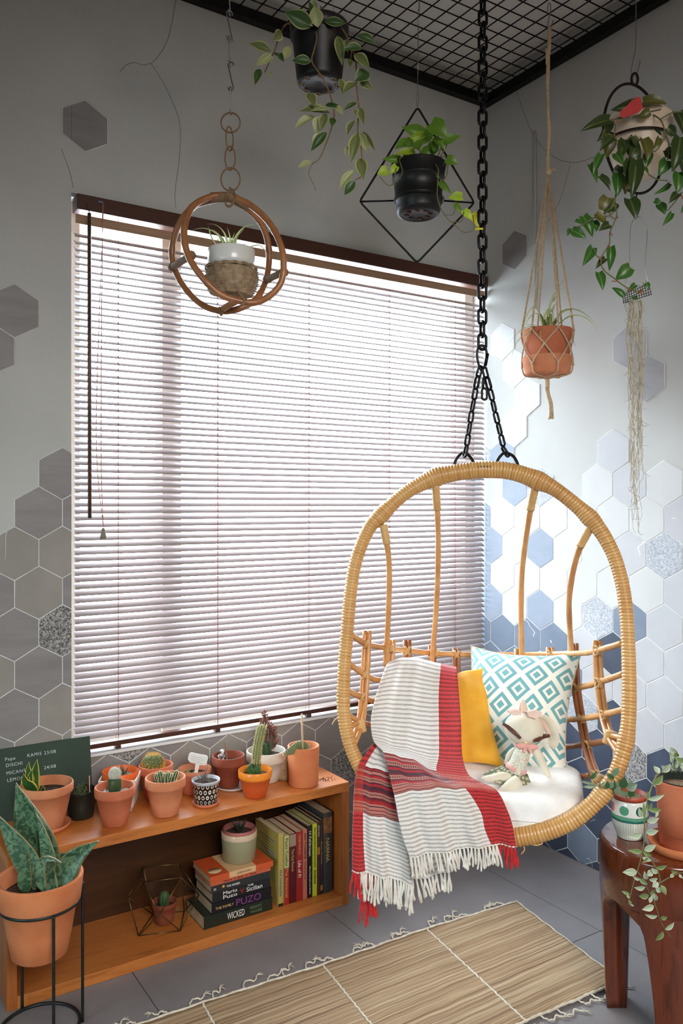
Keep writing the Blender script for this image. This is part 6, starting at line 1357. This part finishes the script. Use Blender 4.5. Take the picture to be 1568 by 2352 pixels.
g = G(); tube(g, [pc_+cdir(2*pi*i/40)*rr_ for i in range(40)], .0028, 8, closed=True); obj('pot_ring', g, M_black, DH)
g = G(); w0 = cs[0]; tube(g, cr([w0+UP*.0-RT*.001, w0+UP*.028-RT*.004, w0+UP*.042, w0+UP*.028+RT*.004, w0-RT*.0], 5), .0008, 5); tube(g, [w0+UP*.042, at(960, 22, dD)], .0007, 5); tube(g, [w0+UP*.042, at(961, 55, dD)], .0006, 5)
tp_ = at(960, 22, dD); tube(g, cr([tp_, tp_+RT*.003+UP*.01, np.array([tp_[0], tp_[1], ZF+.036])], 5), .0016, 6); obj('hanging_wire', g, M_wire, DH)
c = at(961.5, 496, dD); c = c+RT*-.001
t = thing('hanging_pothos', 'bright lime green pothos in ribbed black pot inside the diamond hanger', 'potted plant', c)
g = G(); lathe(g, [(0, .006), (.045, .004), (.050, 0), (.058, .004), (.0635, .018), (.0655, .044), (.0690, .046), (.0690, .051), (.0665, .053), (.0705, .100), (.0745, .102), (.0745, .106), (.0725, .108), (.0790, .142), (.0785, .144), (.0755, .144), (.072, .12), (0, .12)], c, 64); obj('pot', g, M_nur, t)
for i in range(8):
    a = i*pi/4; g = G(); sphere(g, c+np.array([.033*math.cos(a), .033*math.sin(a), .0035]), (.009, .006, .0015), 10); obj('drain_plug', g, mat('coir_brown', (104, 66, 36), (60, 40, 26), 200, rough=1), t)
soil(t, c, .070, M_soil, .128)
M_pot = leafmat('pothos', (84, 122, 30), (100, 140, 40), .03, rough=.35, mid2=(112, 150, 44), trans=.25); M_potb = leafmat('pothos_bright', (150, 176, 48), (176, 192, 60), .04, rough=.35, trans=.3); M_pty = leafmat('pothos_yellow', (204, 196, 40), (190, 184, 50), .04, rough=.35, trans=.2)
LP_ = [leaf_canon('leaf', m_, .2, .12, .55, heart=.08, nx=6) for m_ in (M_pot, M_potb, M_pty)]
for b, tp, w_, m_, r_ in (((1100, 802), (972, 762), 72, 0, .3), ((1105, 808), (998, 842), 48, 1, .3), ((1140, 795), (1058, 885), 66, 0, .2), ((1150, 742), (1252, 828), 108, 0, 0), ((1220, 858), (1330, 815), 62, 0, .2), ((1165, 830), (1236, 915), 44, 0, .3), ((1012, 850), (930, 898), 62, 0, .3), ((1045, 915), (928, 932), 50, 1, .3), ((960, 955), (852, 955), 44, 0, .3), ((942, 996), (900, 1046), 46, 1, .2), ((885, 1020), (824, 1045), 60, 1, .1), ((1242, 955), (1312, 985), 62, 0, 0), ((1172, 862), (1108, 942), 62, 0, .4), ((1110, 992), (1212, 1075), 32, 0, .5), ((1200, 1090), (1272, 1165), 38, 0, .3), ((1335, 1182), (1248, 1190), 60, 1, .2), ((1290, 1222), (1338, 1284), 34, 0, .3), ((1345, 1262), (1388, 1322), 52, 1, .1), ((1400, 1282), (1432, 1372), 52, 2, 0), ((1410, 1378), (1482, 1376), 15, 2, 0), ((1060, 895), (1102, 830), 52, 0, .5), ((985, 942), (1052, 928), 60, 0, .4), ((1100, 930), (1160, 872), 60, 0, .4), ((1030, 880), (1010, 820), 44, 0, .6), ((1180, 900), (1170, 830), 40, 0, .6), ((1130, 940), (1200, 900), 50, 0, .6), ((1040, 950), (990, 900), 50, 0, .5)):
    put_leaf(t, LP_[m_], ZA, b, tp, w_*1.05, 2.27+rnd.uniform(-.04, .03), 0, r_*rnd.choice((-1, 1)))
for pts, dd_ in (([(1150, 960), (1190, 1010), (1190, 1080), (1188, 1190), (1230, 1290), (1290, 1350), (1350, 1395), (1410, 1378)], [2.31]+[2.225]*7), ([(1300, 1222), (1282, 1285), (1235, 1290)], 2.225), ([(1345, 1270), (1330, 1330), (1275, 1330)], 2.225), ([(1400, 1290), (1405, 1340), (1410, 1378)], 2.225), ([(1100, 960), (1080, 890), (1105, 805)], 2.29), ([(1180, 960), (1210, 860), (1150, 760)], 2.29), ([(1070, 960), (1010, 940), (960, 955), (975, 1040), (905, 1115), (840, 1060)], [2.31, 2.29, 2.23, 2.22, 2.22, 2.22]), ([(1160, 960), (1235, 940), (1215, 1000), (1200, 960)], 2.28), ([(1190, 960), (1240, 880), (1235, 850)], 2.29), ([(940, 1010), (925, 1090), (905, 1115)], 2.22), ([(1060, 960), (1040, 880), (1010, 850)], 2.28), ([(1250, 980), (1240, 1060), (1200, 1090)], 2.23)):
    stem(t, ZA, pts, dd_, .0018, M_stem)
# ------------------------------------------------------------------ macrame hanger
ZB = zoom(1100, 0, 3.35); ZC5 = zoom(1090, 480, 3.2803)
M_rope = mat('macrame_cotton', (196, 168, 134), (218, 194, 162), 90, rough=.95, bump=.5, bscale=500)
dM = 2.60
MH = thing('macrame_hanger', 'long beige knotted macrame plant hanger by the corner of the right wall', 'plant hanger', at(1266, 960, dM))
def rope(pts, r, name='cord', d=dM, n_=8, parent=MH, closed=False, bump=.12):
    P = cr([p if not isinstance(p, tuple) else at(p[0], p[1], p[2] if len(p) > 2 else d) for p in pts], 8); P, L = resample(P, max(10, min(160, int(np.sum(np.linalg.norm(np.diff(P, axis=0), axis=1))/(r*2.2)))))
    R_ = np.array([r*(1+bump*(i % 2)) for i in range(len(P))]); g = G(); tube(g, P, R_, n_); return obj(name, g, M_rope, parent)
htop = at(1263, 18, dM); g = G()
zt = ZF+.036; hx = htop.copy()
tube(g, cr([hx+RT*-.010+UP*(zt-hx[2]-.025), hx+RT*-.006+UP*(zt-hx[2]+.004), hx+RT*.0+UP*(zt-hx[2]+.006), hx+RT*.002+UP*(zt-hx[2]-.010), at(1259, 48, dM), at(1257.5, 62, dM), at(1262, 66, dM), at(1267, 58, dM), at(1269, 46, dM)], 5), .0017, 6); hko = obj('wire_hook', g, M_wire, MH)
rope([(1261, 62), (1260, 100), (1259, 160), (1257.5, 200), (1258, 260), (1260, 300), (1258, 350), (1257, 395)], .0045, 'braid', bump=.05); rope([(1263, 62), (1262, 110), (1258, 140), (1256, 190), (1258.5, 260), (1262, 300), (1259, 340), (1258, 398)], .004, 'braid', bump=.05)
g = G(); a = at(1255, 108, dM); obox(g, at(1256.5, 130, dM-.004), RT*.011, FW*.002, UP*.052); obj('cord_end', g, M_rope, MH, bev=.001)
g = G(); tube(g, [at(1258, 360+i*2.6, dM) for i in range(14)], [.0052+.0010*(i % 2) for i in range(14)], 10); obj('wrap_knot', g, M_rope, MH)
g = G(); sphere(g, at(1261, 394, dM-.004), (.012, .008, .010), 14); tube(g, cr([at(1262, 394, dM), at(1268, 388, dM), at(1275, 392, dM)], 4), [.003]*9 if False else .003, 6); tube(g, cr([at(1257, 398, dM), at(1250, 402, dM), at(1246, 405, dM)], 4), .0014, 5); obj('big_knot', g, M_rope, MH)
mc = at(1256.5, 862, dM); mh = .1445
mn = lambda ph, r, z: mc+cdir(math.radians(ph))*r+UP*z
r1, r2, r3 = .0815, .0760, .0795
N1 = [mn(100+60*k, r1, .138) for k in range(6)]; N2 = [mn(130+60*k, r2+.003, .088) for k in range(6)]; N3 = [mn(100+60*k, r3, .030) for k in range(6)]
bt = mc-UP*.012
def arcp(a, b, cx=mc, r=.0795, k=4):
    out = []
    for i in range(k+1):
        p = a+(b-a)*i/k; q = p-cx; h_ = q[2]; q = np.array([q[0], q[1], 0]); L = np.linalg.norm(q); rr0 = np.linalg.norm((a-cx)[:2])*(1-i/k)+np.linalg.norm((b-cx)[:2])*i/k; out.append(cx+q/L*rr0+UP*h_)
    return out
for k in range(6):
    kn = at(1259, 402, dM); brk = kn+(N1[k]-kn)*.38+RT*0; rope([kn, brk, N1[k]], .0030, 'cord', bump=.25)
    for j in (0, -1): rope(arcp(N1[k], N2[(k+j) % 6]), .0022, 'net_cord')
    for j in (0, 1): rope(arcp(N2[k], N3[(k+j) % 6]), .0022, 'net_cord')
    rope([N3[k], mn(100+60*k, .070, .002), mn(100+60*k, .03, -.004), bt], .0024, 'net_cord')
    g = G()
    for q in (N1[k], N2[k], N3[k]): sphere(g, q, (.0042, .0042, .0050), 8, k=6)
    obj('net_knots', g, M_rope, MH)
for i in range(9):
    a = rnd.uniform(0, 6.28); e = at(1266+rnd.uniform(-7, 7), 958+rnd.uniform(-14, 6), dM); rope([bt, bt-UP*.035+RT*.004*math.cos(a), at(1264+rnd.uniform(-4, 4), 930, dM), e], .0026, 'tail_cord', bump=.2)
g = G(); tube(g, [bt-UP*.002*i for i in range(14)], [.0068+.001*(i % 2) for i in range(14)], 10); obj('wrap_knot', g, M_rope, MH)
t = thing('macrame_potted_spider_plant', 'terracotta pot in deep terracotta saucer with striped spider plant in the macrame hanger', 'potted plant', mc)
g = G(); lathe(g, [(0, 0), (.064, 0), (.070, .006), (.0780, .045), (.0788, .055), (.0788, .0555), (.0786, .0575), (.0782, .058), (.0745, .058), (.0740, .0575), (.073, .03), (0, .01)], mc, 64); obj('saucer', g, M_t1, t)
g = G(); lathe(g, [(0, .012), (.062, .012), (.0665, .045), (.0690, .060), (.0715, .085), (.0775, .140), (.077, .1435), (.0725, .1435), (.071, .13), (0, .125)], mc, 64); obj('pot', g, M_t2, t); soil(t, mc, .07, M_soil, .130)
M_spb = leafmat('spider_leaf', (196, 196, 128), (74, 108, 46), .26, rough=.35, trans=.2)
for pts, w_ in (([(520, 890), (485, 790), (440, 742), (385, 820), (368, 932)], .016), ([(525, 890), (500, 815), (450, 790), (405, 830), (390, 870)], .014), ([(545, 890), (540, 800), (560, 752), (592, 800), (590, 860)], .014), ([(560, 880), (580, 780), (608, 718), (625, 760)], .015), ([(545, 870), (575, 700), (625, 600), (692, 508)], .009), ([(565, 740), (600, 650), (650, 600), (712, 610)], .006), ([(590, 700), (620, 655), (680, 700)], .006), ([(590, 890), (650, 790), (735, 757), (835, 795), (930, 892)], .014), ([(610, 890), (700, 820), (790, 806), (870, 850), (938, 945)], .013), ([(575, 880), (650, 780), (740, 755), (820, 790), (890, 870)], .010), ([(500, 890), (494, 930), (500, 992)], .016), ([(480, 890), (380, 895), (300, 960), (250, 1012)], .010), ([(470, 900), (365, 955), (300, 1040), (275, 1145)], .009), ([(460, 880), (390, 872), (318, 878)], .007), ([(700, 930), (735, 985), (766, 1042)], .009), ([(700, 900), (720, 960), (745, 1010)], .008), ([(530, 890), (520, 830), (540, 780), (560, 820)], .013), ([(600, 880), (640, 830), (700, 880)], .01)):
    d0_ = 2.60 if pts[0][1] < 895 or pts[0][0] > 480 else 2.55
    P = np.array([at(*ZC5(x, y), (2.60 if i == 0 else (2.50 if pts[-1][1] > 925 and pts[-1][0] < 600 else 2.56))) for i, (x, y) in enumerate(pts)]); P, _ = resample(cr(P, 8), 20); g = G(); ribbon(g, P, lens(w_, .3), -FW*.6+UP*.8, .45); obj('leaf', g, M_spb, t)

# ------------------------------------------------------------------ ring hanger with philodendron
dP = 2.22
rc_ = at(1456.5, 319, dP)
M_bri = mat('bronze_black', (34, 24, 20), (46, 34, 28), 20, rough=.4, metal=.5)
RH = thing('ring_plant_hanger', 'round dark metal ring plant hanger near the right wall', 'plant hanger', at(1456, 443, dP))
g = G(); al = .52; hx_ = RT*math.cos(al)+FW*math.sin(al); tube(g, [rc_+hx_*.117*math.cos(a)*1.02+UP*.147*math.sin(a) for a in np.linspace(0, 2*pi, 64, endpoint=False)], .0038, 8, closed=True); obj('ring', g, M_bri, RH)
e_ = at(1457, 182, dP); g = G(); tube(g, [e_+RT*.0085*math.cos(a)+UP*.0165*math.sin(a) for a in np.linspace(0, 2*pi, 24, endpoint=False)], .0034, 8, closed=True); obj('eyelet', g, M_bri, RH)
wt_ = at(1460, -40, dP); g = G(); tube(g, cr([np.array([wt_[0], wt_[1], ZF+.036]), at(1460, 20, dP), at(1459, 110, dP), at(1453, 138, dP), at(1449, 165, dP), at(1453, 176, dP), at(1462, 168, dP), at(1468, 150, dP), at(1469, 138, dP)], 6), .0013, 6); obj('hanging_wire', g, M_wire, RH)
pb = at(1463, 325, dP); g = G(); tube(g, [pb+cdir(a)*.083 for a in np.linspace(0, 2*pi, 44, endpoint=False)], .0034, 8, closed=True); obj('pot_ring', g, M_bri, RH)
tube_g = G(); tube(tube_g, [pb-hx_*.083, pb-hx_*.118], .003, 8); tube(tube_g, [pb+hx_*.083, pb+hx_*.118], .003, 8); obj('arm', tube_g, M_bri, RH)
c = at(1460, 408, dP); tl_ = rot_to(UP+RT*.10+FW*.05)
t = thing('hanging_philodendron', 'cream bowl pot overflowing with dark green trailing heart leaves in the metal ring', 'potted plant', c)
M_bowl = mat('cream_bowl', (222, 200, 176), (228, 210, 190), 8, rough=.35)
g = G(); lathe(g, [(0, 0), (.036, 0), (.045, .006), (.062, .035), (.076, .080), (.0835, .112), (.0845, .114), (.0838, .120), (.0848, .126), (.084, .135), (.0868, .150), (.0870, .160), (.0855, .162), (.083, .160), (.080, .14), (0, .14)], c, 64, tilt=tl_); obj('pot', g, M_bowl, t); soil(t, c+RT*.010, .078, M_soil, .148)
g = G(); V = [at(*ZB(x, y), 2.11) for x, y in ((1085, 900), (1120, 905), (1225, 865), (1260, 830), (1240, 745), (1195, 750), (1120, 830), (1085, 855))]; V2 = [p+FW*.0012 for p in V]; g.add(V+V2, [tuple(range(8)), tuple(reversed(range(8, 16)))]+[(i, (i+1) % 8, 8+(i+1) % 8, 8+i) for i in range(8)]); obj('red_tag', g, mat('red_tag', (196, 50, 52), rough=.6), t, smooth=False)
M_phi = leafmat('philo_dark', (40, 58, 26), (64, 74, 34), .04, vein=(104, 112, 50), rough=.33, mid2=(58, 78, 34)); M_phg = leafmat('philo_green', (48, 92, 32), (82, 120, 44), .05, vein=(110, 146, 64), rough=.33, mid2=(66, 112, 42)); M_phb = leafmat('philo_bronze', (84, 84, 32), (104, 96, 44), .04, vein=(126, 122, 56), rough=.35)
LF = [leaf_canon('leaf', m_, .25, .14, .56, heart=.07, nx=6, tipc=.80) for m_ in (M_phi, M_phg, M_phb)]
PL = [((1225, 795), (1010, 848), 82, 0, .4), ((1262, 782), (1442, 800), 92, 2, .2), ((1312, 862), (1222, 905), 72, 2, .2), ((1000, 925), (776, 1012), 92, 0, 0), ((1005, 930), (905, 1095), 74, 0, .3), ((1000, 1038), (975, 1220), 112, 2, .1), ((1120, 1078), (1078, 1235), 96, 0, .2), ((1130, 1075), (1222, 1315), 122, 0, 0), ((1262, 1068), (1292, 1238), 108, 2, .2), ((1180, 1058), (1212, 1145), 72, 0, .3), ((1442, 1235), (1378, 1355), 102, 1, 0), ((1545, 1058), (1482, 1325), 142, 0, 0), ((1522, 868), (1575, 1050), 120, 0, .1), ((1450, 980), (1512, 1045), 72, 0, .4), ((1170, 1235), (1138, 1405), 122, 0, .1), ((1205, 1240), (1168, 1535), 118, 0, .1), ((940, 1190), (878, 1355), 64, 1, .4), ((850, 1268), (905, 1412), 62, 1, 0), ((925, 1358), (1012, 1475), 72, 0, .3), ((1062, 1338), (1058, 1515), 106, 1, 0), ((1108, 1378), (1122, 1500), 72, 2, .2),
 ((1155, 1532), (1205, 1692), 122, 0, 0), ((1532, 1328), (1520, 1492), 112, 1, 0), ((1462, 1410), (1342, 1495), 42, 1, .5), ((990, 1520), (935, 1650), 130, 2, 0), ((1050, 1560), (960, 1642), 78, 0, .3), ((900, 1640), (972, 1722), 92, 2, .2), ((880, 1700), (902, 1782), 72, 1, .3), ((1002, 1730), (920, 1778), 72, 0, .2), ((798, 1665), (872, 1825), 92, 1, 0), ((738, 1700), (802, 1732), 48, 1, .4), ((718, 1772), (822, 1832), 80, 1, .2), ((700, 1760), (680, 1815), 34, 1, .5), ((1350, 1542), (1402, 1562), 44, 1, .3), ((1382, 1572), (1432, 1652), 82, 1, 0), ((1530, 1490), (1458, 1565), 62, 0, .3), ((1480, 1640), (1408, 1738), 52, 1, .1), ((1572, 1590), (1550, 1642), 40, 1, .3), ((872, 1908), (793, 2050), 82, 1, 0), ((1012, 1898), (1000, 2085), 72, 1, .1), ((970, 1990), (893, 2072), 52, 0, .3), ((918, 2098), (950, 2235), 76, 1, 0), ((1162, 2058), (1048, 2152), 112, 1, 0),
 ((1112, 2282), (1018, 2214), 55, 1, .1), ((1202, 2192), (1138, 2248), 46, 1, .2), ((1185, 2280), (1200, 2312), 52, 1, .1), ((1290, 2178), (1302, 2232), 40, 1, .3), ((1440, 1150), (1502, 1235), 74, 0, .3), ((1302, 1180), (1288, 1292), 74, 1, .3), ((1480, 1100), (1540, 1200), 80, 2, .3), ((1385, 1060), (1335, 1150), 60, 2, .4), ((1050, 1180), (1110, 1270), 70, 1, .4), ((1240, 1290), (1300, 1340), 50, 1, .4), ((1020, 1060), (930, 1160), 80, 0, .4), ((1560, 1240), (1580, 1380), 90, 0, .2), ((1330, 1000), (1400, 1060), 60, 0, .5), ((1090, 1280), (1050, 1380), 80, 0, .3), ((1200, 1130), (1150, 1230), 90, 0, .3)]
for b, tp, w_, m_, r_ in PL:
    dl = 2.10+rnd.uniform(-.03, .03) if b[1] > 1000 and b[1] < 1500 else 2.13+rnd.uniform(-.02, .02); put_leaf(t, LF[m_], ZB, b, tp, w_, dl, rnd.uniform(-.02, .015), r_*rnd.choice((-1, 1)))
M_nod = mat('aerial_root', (150, 72, 30), (176, 96, 44), 60, rough=.8)
for pts, dd_ in (([(1030, 1330), (1060, 1440), (1040, 1560), (1058, 1660), (1008, 1780), (1000, 1880), (940, 1980), (952, 2070), (1050, 2150), (1130, 2210), (1200, 2240), (1260, 2232)], 2.12), ([(1120, 905), (1060, 915), (1000, 930), (960, 1000), (930, 1160)], [2.2, 2.15, 2.12, 2.11, 2.11]), ([(1060, 1600), (1000, 1660), (900, 1670), (780, 1740), (700, 1765)], 2.12), ([(1560, 1480), (1500, 1560), (1450, 1620)], 2.12), ([(1260, 870), (1330, 880), (1400, 930), (1430, 1020), (1460, 1120), (1450, 1230)], [2.2, 2.15, 2.11, 2.10, 2.10, 2.10]), ([(1130, 1080), (1180, 1050), (1240, 1080), (1300, 1130), (1360, 1160), (1440, 1040)], 2.10), ([(1300, 1340), (1370, 1380), (1450, 1390)], 2.11), ([(1000, 930), (1050, 960), (1040, 1060), (1100, 1090)], 2.12), ([(1010, 930), (1090, 900), (1160, 905)], 2.12), ([(880, 1915), (905, 1970), (940, 1985)], 2.12), ([(1060, 1580), (1000, 1600), (1010, 1660), (1055, 1690)], 2.12), ([(1560, 860), (1480, 870), (1390, 920)], [2.12]*3), ([(1180, 900), (1250, 880), (1310, 860), (1400, 840)], 2.14)):
    stem(t, ZB, pts, dd_, .0020, M_stem, taper=.8)
for x, y in ((1000, 1890), (955, 2065), (1055, 2150), (1140, 2212), (1240, 2235), (1058, 1655), (1010, 1785), (940, 1980), (1460, 1130), (1445, 1180), (1310, 1230), (1550, 1500), (1060, 930), (1230, 2240)):
    g = G(); p = at(*ZB(x, y), 2.115); tube(g, cr([p, p+RT*rnd.uniform(-.006, .006)-UP*.004, p+RT*rnd.uniform(-.012, .012)-UP*rnd.uniform(.004, .012)], 4), [.0020]*3+[.0012]*6, 5); obj('aerial_root', g, M_nod, t)

# ------------------------------------------------------------------ wire mesh mount with roots
dW = 2.20
WM = thing('wire_mesh_mount', 'small square wire mesh hanging on two wires with long pale roots', 'hanging ornament', at(1462, 690, dW))
q = [at(1428.6, 678, dW), at(1489, 652, dW), at(1495.5, 676, dW), at(1431.7, 696, dW)]
for i in range(13):
    t_ = i/12; g = G(); tube(g, [q[0]+(q[1]-q[0])*t_+UP*.003, q[3]+(q[2]-q[3])*t_-UP*.002], .0008, 5); obj('mesh_wire', g, M_bri, WM)
for i in range(5):
    t_ = i/4; g = G(); tube(g, [q[0]+(q[3]-q[0])*t_, q[1]+(q[2]-q[1])*t_], .0008, 5); obj('mesh_wire', g, M_bri, WM)
top_ = at(*ZB(1215, 1672), dW)
g = G(); tube(g, cr([at(1462, 446, dP), at(1460, 470, dW), top_], 6), .0019, 6); obj('brown_cord', g, M_bri, WM)
for pts in ([(1215, 1672), (1190, 1690), (1165, 1752), (1160, 1900), (1155, 2050), (1130, 2140), (1118, 2262)], [(1215, 1668), (1250, 1680), (1290, 1760), (1288, 1880), (1275, 2060), (1295, 2150), (1302, 2190)]):
    g = G(); tube(g, cr([at(*ZB(x, y), dW) for x, y in pts], 6), .0011, 6); obj('hanging_wire', g, M_wire, WM)
M_root = mat('dry_roots', (176, 166, 142), (206, 196, 172), 80, rough=.95)
g = G()
for i in range(40):
    x = rnd.gauss(1448, 3.2) if i % 2 else rnd.gauss(1470, 3.2); y = 688; d = dW+rnd.uniform(-.012, .012); ye = rnd.choice((820, 900, 960, 1040, 1120, 1200))+rnd.uniform(-40, 30); P = [at(x, y, d)]; xx = x
    while y < ye:
        y += rnd.uniform(12, 24); tgt = x if y < 860 else 1462+(x-1460)*max(0, 1-(y-860)/300); xx += (tgt-xx)*.25+rnd.uniform(-5.5, 5.5); P.append(at(xx, y, d+rnd.uniform(-.004, .004)))
    if len(P) > 2: tube(g, cr(P, 2), [.0008]*(len(cr(P, 2))-6)+[.0006]*6 if len(cr(P, 2)) > 8 else .0006, 4)
    for k in range(3):
        p = P[rnd.randrange(len(P))]; tube(g, cr([p, p+RT*rnd.uniform(-.012, .012)-UP*.008, p+RT*rnd.uniform(-.022, .022)-UP*rnd.uniform(.004, .03)], 3), .0005, 4)
obj('roots', g, M_root, WM, kind='stuff')
g = G()
for i in range(26):
    p = q[0]+(q[1]-q[0])*rnd.random()+UP*.002; tube(g, [p, p+RT*rnd.uniform(-.008, .008)+UP*rnd.uniform(.004, .012)], .0005, 4)
obj('moss', g, mat('moss', (110, 116, 70), (80, 92, 50), 60, rough=1), WM, kind='stuff')
